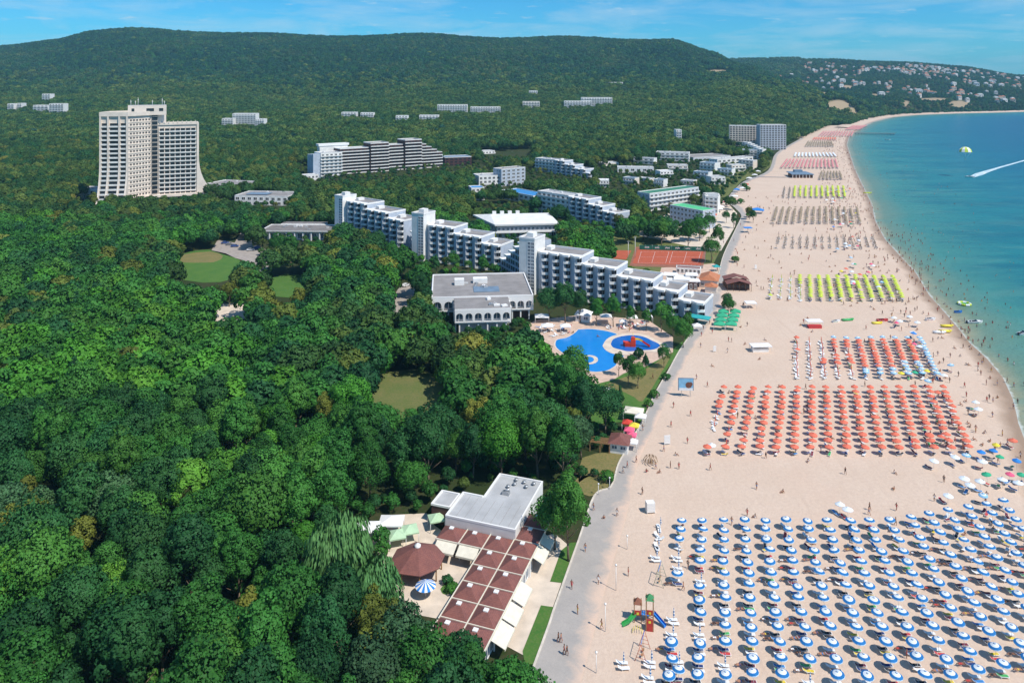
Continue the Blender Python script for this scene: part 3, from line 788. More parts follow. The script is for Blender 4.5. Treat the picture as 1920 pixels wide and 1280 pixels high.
# ------------------------------------------------ flared white tower
def tower_hotel():
    base = U(291, 377); rz = math.atan2(.432,.902)
    r = empty('tower_hotel', base, rz, 'tall cream white tower hotel with flared curved base rising from the wood', 'hotel')
    A = [(-37,-9),(-19,-14),(-2,0),(8,14),(-14,18),(-32,8)]; B = [(-1.9,0.02),(2,0.02),(30.5,-1),(30.5,13),(8.1,14)]
    MB().prism(A, 0, 67.5, 0, 1).build('wall', ['cream_plaster','roof_felt_pale'], r)
    MB().prism(B, 0, 59.5, 0, 1).build('wall', ['cream_plaster','roof_felt_pale'], r)
    mb = MB(); parapet(mb, [(-38,-10),(-18.6,-15.4),(-1.4,-.9),(8,14.6),(-14,19),(-33,9)], 67.5, .8, 3.2); mb.build('parapet', 'cream_plaster', r)
    mb = MB(); parapet(mb, [(-1.2,-.7),(2,-.7),(31.2,-1.7),(31.2,13.6),(8,14.6)], 59.5, .7, 1.6); mb.build('parapet', 'cream_plaster', r)
    pent = rect(-19,8,-3,9)
    MB().prism(pent, 67.55, 75.2, 0, 1).build('penthouse', ['cream_plaster','roof_felt_pale'], r)
    for k, (x, w) in enumerate(((-15.5,2.2),(-3.5,6.0),(4.2,3.4))): place('window', WIN_PLAIN, r, (x,-3.012,70.4), 0, (w,1,2.6))
    for x, y, h in ((-17,-1,4.5),(-12,2,6.0),(-14,6,3.5),(5,0,5.5),(6.6,5,3.2),(-2,4,4.0)):
        MB().tube((0,0,0),(0,0,h),.22,.1,6).tube((-.6,0,h*.7),(.6,0,h*.7),.1).build('antenna', 'trim_white', r, (x,y,75.2))
    for k in range(9): MB().box(-.25,.25,-.3,.3,0,1.6).build('parapet_post', 'cream_plaster', r, (3.4+k*3.2,-1.3-.02*k,61.1))
    flare = lambda z, a, h: a*max(0.0, 1-z/h)**2.3
    # left wing: four fins that sweep outwards, balconies between them
    p0, p1 = Vector(A[0]), Vector(A[1]); d = (p1-p0).normalized(); nrm = Vector((d.y,-d.x)); L = (p1-p0).length; ang = math.atan2(d.y,d.x)
    fin_t = [0.0, .29, .71, 1.0]
    zs = [2+3.36*k for k in range(19)]
    for t in fin_t:
        q = p0 + d*(L*t); prof = [(flare(z,9.5,34)+1.5, z) for z in [0,2,4,6,9,12,16,20,25,30,36]] + [(1.5,67.4)]
        mb = MB()
        for sgn in (-.55,.55):
            pts = [(q.x+d.x*sgn, q.y+d.y*sgn, 67.4)] + [(q.x+d.x*sgn, q.y+d.y*sgn, 0.0)] + [(q.x+d.x*sgn+nrm.x*o, q.y+d.y*sgn+nrm.y*o, z) for o, z in prof]
            mb.face(pts if sgn > 0 else pts[::-1])
        for (o0,z0),(o1,z1) in zip(prof, prof[1:]):
            f = lambda s_, o, z: (q.x+d.x*s_+nrm.x*o, q.y+d.y*s_+nrm.y*o, z)
            mb.face([f(-.55,o0,z0), f(.55,o0,z0), f(.55,o1,z1), f(-.55,o1,z1)])
        mb.build('fin', 'cream_plaster', r)
    for bay in range(3):
        t0, t1 = fin_t[bay], fin_t[bay+1]; w = L*(t1-t0)-1.14; me = MB().box(-w/2,w/2,-.85,-.65,0,1.25).box(-w/2,w/2,-.648,.9,-.02,.18).mesh('balcony','white_plaster')
        for z in zs[:-1]:
            o = flare(z,9.5,34); q = p0 + d*(L*(t0+t1)/2)
            place('balcony', me, r, (q.x+nrm.x*o, q.y+nrm.y*o, z), ang)
            place('window', WIN_PLAIN, r, (q.x+nrm.x*(o*.86+.1), q.y+nrm.y*(o*.86+.1), z+.9), ang, (w*.96,1,2.35))  # wide dark pane doubles as painted shade of the balcony recess
    # window wall between the wings, stair glazing, right wing
    facade(r, A[1], A[2], [3+3.36*k for k in range(19)], 7, 1.55, 1.5, WIN_PLAIN, 1.6)
    me = MB().box(-11.2,11.2,-.32,0,0,.7).mesh('sill_band','cream_plaster')
    q = (Vector(A[1])+Vector(A[2]))/2; dd = (Vector(A[2])-Vector(A[1])); a2 = math.atan2(dd.y,dd.x)
    for k in range(19): place('sill_band', me, r, (q.x,q.y,1.9+3.36*k), a2)
    facade(r, (-3.4,-1.2), (2.5,-.3), [2.6+3.36*k for k in range(20)], 1, 4.6, 2.95, WIN_PLAIN, 0, 'stair_window', .5)
    zr = [4.6+3.36*k for k in range(16)]
    facade(r, (2.6,0), (29.6,-.97), [q-.35 for q in zr], 7, 3.5, 2.2, WIN_PLAIN, .3, 'window')
    me = MB().box(0,27.2,-.7,-.5,0,.85).box(0,27.2,-.498,0,0,.16).mesh('balcony','white_plaster')
    for z in zr: place('balcony', me, r, (2.5,-.05,z-1.05), math.atan2(-.97,27.2))
    me = MB().box(-.14,.14,-1.0,-.02,0,54.5).mesh('pier','cream_plaster')
    for k in range(8): place('pier', me, r, (2.6+k*27/7.0, -.03*k, 3.4))
    prof = [(flare(z,14.5,34)+1.6, z) for z in [0,2,4,6,9,12,16,20,25,30,36]] + [(1.6,61)]
    mb = MB(); y0, y1 = -2.0, 12.0
    for y, s_ in ((y0,1),(y1,-1)):
        pts = [(30.0,y,0)] + [(30+o,y,z) for o, z in prof] + [(30.0,y,61)]; mb.face(pts if s_ > 0 else pts[::-1])
    for (o0,z0),(o1,z1) in zip(prof, prof[1:]): mb.face([(30+o0,y0,z0),(30+o0,y1,z0),(30+o1,y1,z1),(30+o1,y0,z1)])
    mb.build('flared_end_wall', 'cream_plaster', r)
    # ring slab and glazed ground floor
    MB().prism([(-22,-20),(-4,-7),(3,-5),(29,-5.5),(31,-1.2),(2,0),(-2,-1),(-19,-14.3)], 3.4, 5.2).build('canopy_slab', 'cream_plaster', r)
    facade(r, (4,-.9), (28,-1.4), [.3], 8, 2.8, 2.9, WIN_BLUE, 0, 'lobby_window', .2)
    return r
tower_hotel()

# ------------------------------------------------ generic slab block (added as parts under a root)
def slab(r, x0, x1, y0, y1, floors, fh, bays, wall='white_plaster', roof='roof_felt_pale', band='white_plaster', win=None, z0=0.0,
         balconies=True, sides=2, par=.6, ww=.62, first=0, clutter=0, seed=1, side_wall=None):
    h = floors*fh
    MB().prism(rect(x0,x1,y0,y1), z0, z0+h, 0, 1).build('wall', [wall, roof], r)
    mb = MB(); parapet(mb, rect(x0,x1,y0,y1), z0+h, .35, par); mb.build('parapet', band, r)
    bw = (x1-x0)/bays
    facade(r, (x0,y0), (x1,y0), [z0+.45+fh*k for k in range(first,floors)], bays, bw*ww, fh*.66, win or WIN)
    if balconies:
        me = MB().box(0,x1-x0,-1.25,-1.08,0,.95).box(0,x1-x0,-1.078,0,-.02,.16).mesh('balcony', band)
        for k in range(first, floors): place('balcony', me, r, (x0,y0-.004,z0+fh*k+.1))
    if sides:
        for a, c_ in (((x1,y0),(x1,y1)),((x0,y1),(x0,y0))):
            facade(r, a, c_, [z0+.8+fh*k for k in range(first,floors)], max(1,int((y1-y0)/4)), 1.3, fh*.5, win or WIN, .8)
    if clutter: roof_clutter(r, x0+1,x1-1,y0+1,y1-1,z0+h,clutter,seed)

# ------------------------------------------------ dark red long hotel
def dark_hotel():
    p0, p1 = U(600,337), U(832,319); d = p1-p0; L = d.length; ang = math.atan2(d.y,d.x)
    r = empty('long_hotel', p0, ang, 'long dark red brick hotel with white balcony bands and two raised blocks', 'hotel')
    s = L/232.0
    X = lambda px: (px-600)*s
    slab(r, X(600), X(637), -2, 16, 8, 3.1, 5, 'white_plaster', 'roof_felt_pale', seed=3, clutter=4, side_wall='bluegrey_and_shade_plaster')
    slab(r, X(637)+.05, X(690)-.05, 4, 20, 9, 3.05, 7, 'dark_red_brick', 'roof_felt_pale', win=WIN_BROWN, sides=0)
    slab(r, X(690), X(724), 1, 19, 10, 3.15, 5, 'dark_red_brick', 'roof_dark', win=WIN_BROWN, seed=4, par=.9)
    slab(r, X(724)+.05, X(754)-.05, 4, 18, 9, 3.2, 4, 'dark_red_brick', 'roof_felt_pale', win=WIN_BROWN, sides=0)
    slab(r, X(755), X(788), 1, 19, 10, 3.3, 5, 'dark_red_brick', 'roof_dark', win=WIN_BROWN, seed=6, par=.9)
    for k in range(4): slab(r, X(788+k*11)+.05, X(799+k*11)-.0, 3+k*.05, 17, 9-k, 3.1, 2, 'dark_red_brick', 'roof_felt_pale', win=WIN_BROWN, sides=2 if k == 3 else 0)
    MB().box(X(612),X(662),20.1,27,0,30,0,1).build('wall', ['white_plaster','roof_felt_pale'], r)
    mb = MB(); parapet(mb, rect(X(610),X(664),19.6,27.5), 30, .5, 2.0); mb.build('parapet', 'trim_white', r)
    for k in range(3): MB().box(X(588)-.3*k,X(600)-.05,-1+k*5,3.6+k*5,0,24.5-k*.4,0).build('end_wall','bluegrey_and_shade_plaster', r)  # shaded end of the white block, its shade painted as blue-grey
    slab(r, X(566), X(590), -12, -3, 2, 3.2, 4, seed=5, balconies=False)
dark_hotel()

# ------------------------------------------------ stepped sawtooth hotels
def sawtooth_parts(bw):
    fin = lambda h: MB().prism([(0,0),(0,-.25),(bw*.5,-2.3),(bw*.56,-2.3),(bw*.56,0)], 0, h).mesh('fin', 'bluegrey_and_shade_plaster')  # fin colour carries the shade of the side turned from the sun
    mb = MB(); w = bw*.44
    mb.prism([(.03,-.02),(.03,-2.2),(w-.03,-1.15),(w-.03,-.02)], -.1, .08); mb.prism([(.03,-2.2),(w-.03,-1.15),(w-.03,-1.35),(.03,-2.42)], -.18, .95); mb.prism([(w-.12,-.03),(w-.12,-1.1),(w-.03,-1.15),(w-.03,-.03)], .085, .95)
    bal = mb.mesh('balcony', 'white_plaster')
    cap = MB().prism([(0,1.2),(0,-.5),(bw*.5,-2.55),(bw,-2.55),(bw,1.2)], 0, .85).mesh('cornice', 'trim_white')
    return fin, bal, cap
def stepped_hotel(label, pt, pe, floors, tower_fl, fh=3.05, depth=13, wing=None, tower=True, left_block=None, grp='stepped white hotels'):
    a, e = U(*pt), U(*pe); d = e-a; L = d.length; ang = math.atan2(d.y,d.x)
    r = empty('stepped_hotel', a, ang, label, 'hotel', grp)
    nb = len(floors); x0 = 1.6 if tower else 0.0; bw = (L-x0)/nb
    fin, bal, cap = sawtooth_parts(bw); fins = {}
    k = 0
    while k < nb:                                # one block and roof per run of equal height
        j = k
        while j+1 < nb and floors[j+1] == floors[k]: j += 1
        h = floors[k]*fh; xa, xb = x0+k*bw, x0+(j+1)*bw
        MB().prism(rect(xa+.01*k,xb,0,depth-.05*k), 0, h, 0, 1).build('wall', ['bluegrey_and_shade_plaster','roof_felt'], r)  # white wall given a painted blue shade between the balconies
        mb = MB(); mb.box(xa,xb-.4,depth-.5,depth-.05,h+.002,h+.85); mb.box(xb-.4,xb+.12,-.4,depth-.05,h+.002,h+.85); mb.box(xa,xa+.3,1.3,depth-.52,h+.002,h+.5)
        mb.build('parapet', 'trim_white', r)
        MB().prism([(xa+1.0,depth*.45),(xa+3.4,depth*.45),(xa+3.4,depth*.8),(xa+1.0,depth*.8)], h+.004, h+1.6).build('roof_light_box', ['white_plaster'], r)
        for q in range(k, j+1):
            if floors[q] not in fins: fins[floors[q]] = fin(floors[q]*fh)
            xq = x0+q*bw
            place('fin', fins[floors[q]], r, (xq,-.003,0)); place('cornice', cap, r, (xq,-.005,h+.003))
            for f in range(floors[q]):
                place('balcony', bal, r, (xq+bw*.56,-.006,f*fh+.2)); place('window', WIN_DARK, r, (xq+bw*.78,-.02,f*fh+.32), 0, (bw*.42,1,fh*.8))
        k = j+1
    if tower:
        th = tower_fl*fh
        MB().prism(rect(-6.2,1.55,-3.4,7), 0, th, 0, 1).build('stair_tower', ['white_plaster','roof_felt_pale'], r)
        mb = MB(); parapet(mb, rect(-6.3,1.65,-3.5,7.1), th, .3, .7); mb.build('parapet', 'trim_white', r)
        facade(r, (-2.0,-3.4), (1.5,-3.4), [.6+1.52*q for q in range(tower_fl*2-1)], 2, 1.62, 1.34, WIN_BLUE, .0, 'stair_window')
        MB().box(-4.5,-1.2,.5,4.5,th+.002,th+2.0).build('lift_house','white_plaster', r)
    if wing:                                     # second wing stepping down away from the tower
        nw, fl0 = wing; u = Vector((-.80,.597)); nrm = Vector((-.597,-.80)); st = Vector((-5.6,5.6))
        for q in range(nw):
            fl = fl0-q; s0, s1 = st+u*(q*5.4), st+u*((q+1)*5.4); bk = -nrm*11
            MB().prism([s0,s1,s1+bk,s0+bk], 0, fl*fh, 0, 1).build('wall', ['bluegrey_and_shade_plaster','roof_felt'], r)  # shade of this wing is put into its wall and balcony colour
            mb = MB(); s2 = s1+u*.25; mb.prism([s0+nrm*1.2,s2+nrm*1.2,s2+bk*.2,s0+bk*.2], fl*fh+.003, fl*fh+.8); mb.build('cornice', 'white_plaster', r)
            facade(r, s1, s0, [.5+fh*f for f in range(fl)], 2, 1.9, fh*.7, WIN_DARK, .2)
            me = MB().box(0,5.1,-1.1,-.95,0,.9).box(0,5.1,-.948,0,-.02,.14).mesh('balcony','bluegrey_and_shade_plaster')
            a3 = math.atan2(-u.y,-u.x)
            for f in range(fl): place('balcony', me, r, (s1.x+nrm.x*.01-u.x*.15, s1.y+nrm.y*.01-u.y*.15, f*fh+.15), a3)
    if left_block:
        n_b, fl = left_block
        slab(r, -n_b*4.6, -.1, 2, 14, fl, fh, n_b, seed=8, clutter=3)
    return r
stepped_hotel('largest stepped white hotel, sawtooth balconies descending to the promenade beside the pool', (1003,549), (1322,599),
              [6,6,6,6,5,5,5,4,4,4,3,3,2,2], 8, wing=(6,7))
stepped_hotel('middle stepped white hotel with stair tower, between two similar hotels', (797,487), (939,508), [6,6,6,5,5,5,4,4], 8, wing=(4,6))
stepped_hotel('leftmost stepped white hotel behind dark spruces and the flat grey roof', (648,443), (757,466), [7,7,7,6,6,6,5,5], 8, wing=(3,5))
stepped_hotel('stepped white hotel with a plain balcony block, behind the white roofed hall', (1066,411), (1157,428), [5,5,5,4,4,3,3], 7, tower=False, left_block=(7,5))
stepped_hotel('small far stepped hotel among trees above the blue roofs', (1040,330), (1108,338), [5,5,4,4,3,3,2], 6, tower=False, left_block=(6,5))

# ------------------------------------------------ further blocks:  px of front base corners, depth, floors, bays ...
def block(name, label, cat, c0, c1, depth, floors, fh, bays, wall='white_plaster', roof='roof_felt_pale', z=0.0, balconies=False, group=None, fine=None, sides=2, band='white_plaster', win=None, clutter=2, seed=3, par=.5, ww=.62):
    a, e = U(*c0, z), U(*c1, z); d = e-a; d.z = 0
    r = empty(name, a, math.atan2(d.y,d.x), label, cat, group)
    slab(r, 0, d.length, 0, depth, floors, fh, bays, wall, roof, band, win, 0, balconies, sides, par, ww, 0, clutter, seed)
    return r, d.length
block('beach_hotel', 'white beachfront slab hotel, left half joined to a taller half, at the far promenade', 'hotel', (1368,277), (1422,278), 15, 10, 3.05, 10, 'cream_plaster', balconies=False, clutter=4, ww=.74, win=WIN_PLAIN, group='beachfront slab hotel halves')
block('beach_hotel', 'white beachfront slab hotel, right half nearest the sand, at the far promenade', 'hotel', (1425,281), (1474,281), 15, 11, 3.05, 9, 'bluegrey_and_shade_plaster', balconies=False, clutter=4, ww=.72, seed=7, win=WIN_PLAIN, group='beachfront slab hotel halves')  # wall colour imitates shade on this half of the white hotel
block('low_dark_block', 'low dark block with blue grey roof right of the long red hotel', 'building', (834,318), (884,316), 20, 4, 3.1, 6, 'dark_red_brick', 'roof_bluegrey', win=WIN_BROWN, clutter=0)
block('low_white_block', 'low white building behind trees right of the blue grey roof', 'building', (892,300), (928,298), 12, 3, 3.2, 6, balconies=True)
block('podium_building', 'low cream wing with flat roof left of the tower', 'building', (142,372), (204,374), 16, 2, 3.6, 5, 'cream_plaster', 'roof_felt')
block('podium_building', 'grey flat roofed wing right of the tower foot', 'building', (384,362), (452,366), 26, 2, 3.8, 6, 'grey_plaster', 'roof_felt', clutter=3)
r, L = block('restaurant_hall', 'low hall with blue solar roof right of the tower', 'building', (440,384), (540,386), 24, 2, 3.4, 9, 'white_plaster', 'roof_felt', clutter=3)
MB().box(L*.15,L*.55,5,15,7.2,7.5).build('roof_panel', 'roof_bluegrey', r)
r, L = block('grey_roof_restaurant', 'low white restaurant with wide grey flat roof and slim columns by the car park', 'building', (490,449), (622,450), 17, 1, 5.4, 10, 'white_plaster', 'roof_dark', balconies=False, clutter=5, ww=.7, win=WIN_BLUE)
MB().box(L*.14,L*.78,17.1,24,0,6.2,0,1).build('rear_block', ['white_plaster','roof_dark'], r); roof_clutter(r, L*.2,L*.7,9,15,5.4,6,41)
for k in range(9): MB().box(-.3,.3,-.3,.3,0,5.3).build('column', 'trim_white', r, (1+k*L/8.5,-2.6,0))
MB().box(-.5,L+.5,-3.4,-.3,5.42,6.1,0,1).build('roof_canopy', ['white_plaster','roof_dark'], r)
# white roofed hall
a, e = U(932,447), U(1043,444); d = e-a; Lh = d.length
r = empty('white_roofed_hall', a, math.atan2(d.y,d.x), 'white roofed glass hall standing between the stepped hotels', 'building')
mb = MB(); dp = 34
mb.prism([(-1.5,-1.5),(Lh+1.5,-1.5),(Lh+1.5,dp),(-12,dp)], 7.6, 8.5).face([(-1.5,-1.5,8.51),(Lh+1.5,-1.5,8.51),(Lh*.55,dp*.6,11),(-2,dp*.6,11)]).face([(Lh+1.5,-1.5,8.51),(Lh+1.5,dp,8.51),(Lh*.55,dp*.6,11)]).face([(-1.5,-1.5,8.51),(-2,dp*.6,11),(-12,dp,8.51)]).face([(-2,dp*.6,11),(Lh*.55,dp*.6,11),(Lh+1.5,dp,8.51),(-12,dp,8.51)])
mb.build('roof', 'roof_white', r)
MB().prism([(0,0),(Lh,0),(Lh,dp-2),(-10,dp-2)], 0, 7.6).build('wall', 'grey_plaster', r)
facade(r, (0,0), (Lh,0), [4.3], 14, 1.6, 2.2, WIN_BLUE); facade(r, (0,0), (Lh,0), [.4], 10, 2.3, 2.6, WIN)
MB().box(-1,Lh+1,-1.6,-.2,3.3,4.1).build('balcony', 'trim_white', r)
facade(r, (-10,dp-2), (0,0), [4.0,.5], 7, 2.4, 2.4, WIN_BLUE)
for k in range(4): MB().box(-1.2,1.2,-1,1,0,2.0).build('roof_vent','white_plaster', r, (1+k*5,dp*.78,9.6))
# blue roofs and other mid blocks
block('blue_roof_block', 'long block with bright blue roof below the far stepped hotel', 'building', (940,372), (1000,384), 16, 2, 3.2, 7, 'white_plaster', 'roof_blue', clutter=0)
block('blue_roof_block', 'short block with blue roof left of the dark conifers', 'building', (884,376), (908,375), 12, 3, 3.2, 3, 'white_plaster', 'roof_blue', balconies=True, clutter=0)
block('pale_block', 'white block with flat roof above the short blue roof', 'building', (898,352), (938,350), 18, 3, 3.3, 5, clutter=3)
block('pale_block', 'grey sided apartment block left of the far stepped hotel', 'building', (940,351), (985,346), 12, 5, 3.1, 5, 'bluegrey_and_shade_plaster', 'roof_felt', clutter=2)
block('pale_block', 'low white block at the wood edge above the pale flats', 'building', (960,295), (1026,292), 12, 2, 3.2, 8, balconies=True)
block('pale_block', 'low long white block left of the far small stepped hotel', 'building', (878,298), (930,297), 12, 2, 3.2, 6, balconies=True)
block('pale_block', 'grey roofed low block right of the far small stepped hotel', 'building', (1036,302), (1074,300), 14, 2, 3.2, 5, 'grey_plaster', 'roof_felt')
r, L = block('green_roof_hotel', 'grey hotel wing with bright green roof beside the promenade', 'hotel', (1256,418), (1318,431), 12, 4, 3.0, 9, 'bluegrey_and_shade_plaster', 'roof_green', clutter=0, par=.25, group='green roofed hotel wings')
block('green_roof_hotel', 'long rear hotel wing with dark green roof edge', 'hotel', (1218,396), (1310,382), 12, 4, 3.1, 12, 'grey_plaster', 'roof_dark_green', clutter=0, group='green roofed hotel wings', balconies=True)
for k in range(5): block('terrace_block', '%s white terrace block counted from the green roof up the promenade' % ORD[k+1], 'building', (1322+k*1.5,398-k*4), (1346+k*1.0,400-k*5), 7, 4-k//2, 2.8, 3, balconies=True, clutter=0, group='white terraces by the green roof', sides=0)
block('pale_block', 'white terraced block above the dark trees, centre of the far shore gardens', 'building', (1230,306), (1292,308), 14, 4, 3.1, 7, balconies=True, clutter=3)
block('pale_block', 'low white villa left of the white terraced block', 'building', (1158,328), (1226,329), 14, 2, 3.6, 6, clutter=3)
block('pale_block', 'wide low hall with grey roof below the beachfront slab', 'building', (1300,304), (1370,300), 30, 1, 5, 8, 'grey_plaster', 'roof_felt', clutter=0)
block('pale_block', 'white shop row next to the far promenade', 'building', (1345,312), (1412,306), 12, 2, 3.6, 8, clutter=4)
block('pale_block', 'blue grey roofed block left of the beachfront slab', 'building', (1334,275), (1378,272), 14, 2, 3.4, 6, 'white_plaster', 'roof_bluegrey', clutter=0)
for k in range(6): block('terrace_block', '%s step of the white stair of terraces below the beachfront slab' % ORD[k+1], 'building', (1392+k*5.5,283+k*3.0), (1402+k*5.5,284+k*3.0), 8, 4, 2.9, 2, balconies=True, clutter=0, group='stair of terraces', sides=0)
g_ = random.Random(9)
for k, (pa, pb, py_, fl_) in enumerate(((1120,1142,352,2),(1168,1190,346,2),(1196,1218,340,1),(1226,1244,350,2),(1238,1262,334,2),(1252,1290,322,2),(1276,1300,345,1),(1300,1328,334,2),(1312,1340,322,3),(1334,1360,346,2),(1345,1372,328,2),(1372,1398,322,2),(1385,1412,316,3),(1188,1226,312,3),(1130,1160,318,2),(1392,1420,296,3),(1310,1336,290,2))):
    block('small_white_block', '%s from left of the small white blocks in the gardens toward the far promenade' % ORD[k+1], 'building', (pa,py_), (pb,py_+g_.uniform(-2,3)), g_.uniform(8,14), fl_, 3.2, 4, g_.choice(['white_plaster','white_plaster','cream_plaster']), g_.choice(['roof_felt_pale','roof_white','roof_white','roof_bluegrey']), balconies=fl_ > 1, clutter=1, seed=k, group='small white garden blocks', sides=0)
# far white buildings on rising ground: the lowest storeys stand behind the trees
for (xa, xb, yb_, zb_), (_a, _b, _r, fl_, ba_, w_, lb_) in zip(FARW, FARB):
    r = empty('white_building', (xa, yb_, zb_), 0, lb_, 'building', 'white buildings in the valley wood')
    slab(r, 0, xb-xa, 0, 15, fl_+3, 3.2, ba_, w_, 'roof_felt_pale', 'white_plaster', None, -3.0, True, 0, .5, .6, 2, 2, 5)

# ------------------------------------------------ arched white pavilion by the pool
def arch_panel(w, h):
    mb = MB(); t = .4; aw = w*.39; zs = h*.46; top = zs+aw*.95; K = 8
    arc = [(aw*math.cos(math.pi*k/K), zs+aw*.95*math.sin(math.pi*k/K)) for k in range(K+1)]   # right to left
    zb = h*.1
    out = [(w/2,zs)]+[(w/2*max(-1,min(1,math.cos(math.pi*k/K)*1.6)), h) for k in range(1,K)]+[(-w/2,zs)]
    for y, s in ((-t,1),(0,-1)):
        quads = [[(aw,zb),(w/2,zb),(w/2,zs),(aw,zs)], [(-w/2,zb),(-aw,zb),(-aw,zs),(-w/2,zs)], [(-w/2,0),(w/2,0),(w/2,zb),(-w/2,zb)]]
        for k in range(K): quads.append([arc[k], out[k], out[k+1], arc[k+1]])
        quads += [[(w/2,zs),(w/2,h),(out[1][0],h)], [(-w/2,zs),(out[K-1][0],h),(-w/2,h)]]
        for q in quads:
            q = [(p[0],y,p[1]) for p in q]; mb.face(q if s > 0 else q[::-1])
    edge = [(aw,zb)]+arc+[(-aw,zb)]
    for p, q in zip(edge, edge[1:]+edge[:1]): mb.face([(p[0],-t,p[1]),(p[0],0,p[1]),(q[0],0,q[1]),(q[0],-t,q[1])])
    return mb.mesh('arch_panel', 'trim_white')
def pavilion():
    z = 9.0
    o = U(809,561,z); bR = U(1000,556,z)
    d = Vector((bR.x-o.x, bR.y-o.y)); ang = math.atan2(d.y,d.x)
    r = empty('arched_pavilion', (o.x,o.y,0), ang, 'white arched pavilion with grey flat roof beside the swimming pool', 'building')
    M = Matrix.Rotation(-ang,2)
    loc = lambda px, py: (M @ Vector((U(px,py,z).x-o.x, U(px,py,z).y-o.y)))
    B0, B1, F0, F1 = loc(812,520), loc(896,513), loc(862,584), loc(957,574)
    Lx = d.length; D = (B0.y+B1.y)/2; fx0, fx1, fy = loc(852,562).x, F1.x, (F0.y+F1.y)/2
    main, front = rect(0,Lx,0,D), rect(fx0,fx1,fy,-.06)
    for poly, nm in ((main,'main'),(front,'front')):
        xs = [p[0] for p in poly]; ys_ = [p[1] for p in poly]
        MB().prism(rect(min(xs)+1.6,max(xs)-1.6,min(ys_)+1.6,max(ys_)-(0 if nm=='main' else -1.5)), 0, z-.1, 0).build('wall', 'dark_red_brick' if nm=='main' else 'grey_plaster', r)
        MB().prism(poly, z-.09 if nm=='main' else z-.2, z+.3 if nm=='main' else z+.24, 0, 1).build('roof', ['trim_white','roof_felt'], r)
        MB().prism(poly, 3.6, 4.1 if nm=='main' else 4.06).build('floor_slab', 'trim_white', r)
    mb = MB(); parapet(mb, main, z+.3, .4, .45); mb.build('parapet', 'trim_white', r)
    def row(p0, p1, cnt):
        p0, p1 = Vector(p0), Vector(p1); dd = p1-p0; L = dd.length; w = L/cnt; me = arch_panel(w, z-4.2); a = math.atan2(dd.y,dd.x); dd.normalize(); nn_ = Vector((dd.y,-dd.x))
        for k in range(cnt):
            q = p0+dd*(w*(k+.5))+nn_*.02
            place('arch_panel', me, r, (q.x,q.y,4.1), a)
            q2 = q-nn_*1.55; place('window', WIN_BLUE, r, (q2.x,q2.y,4.5), a, (w*.8,1,3.6))
            place('column', MB().box(-.25,.25,.1,.6,0,3.58).mesh('column','trim_white'), r, (q.x,q.y,0), a)
    row((fx0,fy),(fx1,fy),6); row((0,0),(fx0-.1,0),2); row((fx1+.1,0),(Lx,0),3); row((fx0,0),(fx0,fy),3); row((fx1,fy),(fx1,0),2); row((0,D),(0,0),5)
    facade(r, (Lx,0), (Lx,D), [4.6], 7, 2.2, 2.6, WIN_BLUE, off=-1.55)
    roof_clutter(r, Lx*.25,Lx*.6,D*.35,D*.7,z+.3,9,77); roof_clutter(r, fx0+2,fx1-2,fy+2,-2,z+.25,5,78)
    for (x, y, w, h_) in ((Lx*.28,D*.55,4,2.4),(Lx*.5,D*.62,6,2.0)): MB().box(-w/2,w/2,-1.6,1.6,0,h_).build('roof_unit','white_plaster', r, (x,y,z+.303))
    MB().box(Lx*.42,Lx*.68,D*.2,D*.42,z+.304,z+.5).build('roof_panel','roof_bluegrey', r)
pavilion()

# ------------------------------------------------ foreground restaurant with brown module roofs
RA = -.3377; RO = Vector((-2.7,147.5,0))
rest_root = empty('beach_restaurant', RO, RA, 'restaurant with grey flat roof and a grid of brown hipped roofs beside the promenade', 'restaurant')
r = rest_root; MX, MY = 5.03, 4.87
gray2 = [(-12.6,2.5),(2.7,2.5),(2.6,21.6),(-7.7,21.6),(-7.7,11.8),(-12.6,11.8)]
MB().prism(gray2, 0, 5.0, 0, 1).build('wall', ['white_plaster','roof_felt_pale'], r)
mb = MB(); parapet(mb, gray2, 5.0, .3, .35); mb.build('parapet', 'trim_white', r)
MB().prism(rect(-17.9,-13.7,7.1,12.5), 0, 4.0, 0, 1).build('wall', ['dark_red_brick','roof_felt_pale'], r)
mb = MB(); parapet(mb, rect(-18.0,-13.6,7.0,12.6), 4.0, .3, .35); mb.build('parapet', 'trim_white', r)
MB().box(-13.68,-12.62,8,11.6,0,3.2,0,1).build('link_passage', ['dark_red_brick','roof_felt_pale'], r)
for x, y in ((-4.0,17.0),(-1.2,19.8),(-.2,18.2),(-3.2,20.2),(1.0,19.9),(-3.0,18.4)):
    MB().lathe([(.28,0),(.28,.35),(.5,.4),(.42,.6),(0.01,.66)], 8).build('roof_vent', 'steel', r, (x,y,5.003))
MB().box(-.8,.8,-.5,.5,0,.7).tube((-.4,0,.7),(.7,.2,1.1),.22,.22,8).build('air_unit', 'steel', r, (-3.6,14.4,5.003))
for k in range(7): MB().box(-.02,.02,-4.4,4.0,0,.03).build('roof_seam', 'roof_felt', r, (-10.6+k*1.9,7.4,5.003))
hip = MB()
hx, hy, zt_, za = MX/2-.09, MY/2-.09, 3.35, 4.55
q = .38
c4 = [(-hx,-hy,zt_),(hx,-hy,zt_),(hx,hy,zt_),(-hx,hy,zt_)]; t4 = [(-q,-q,za),(q,-q,za),(q,q,za),(-q,q,za)]
for k in range(4): hip.face([c4[k],c4[(k+1)%4],t4[(k+1)%4],t4[k]])
hip.face(c4[::-1]); hip = hip.mesh('hip_roof', 'brown_shingle')
light = MB().box(-.42,.42,-.42,.42,za-.08,za+.16).mesh('roof_light', 'trim_white')
mods = [(-2,0),(-1,0)] + [(i,j) for i in (0,1) for j in (0,-1,-2,-3,-4,-5)] + [(1,1),(1.0,2)]
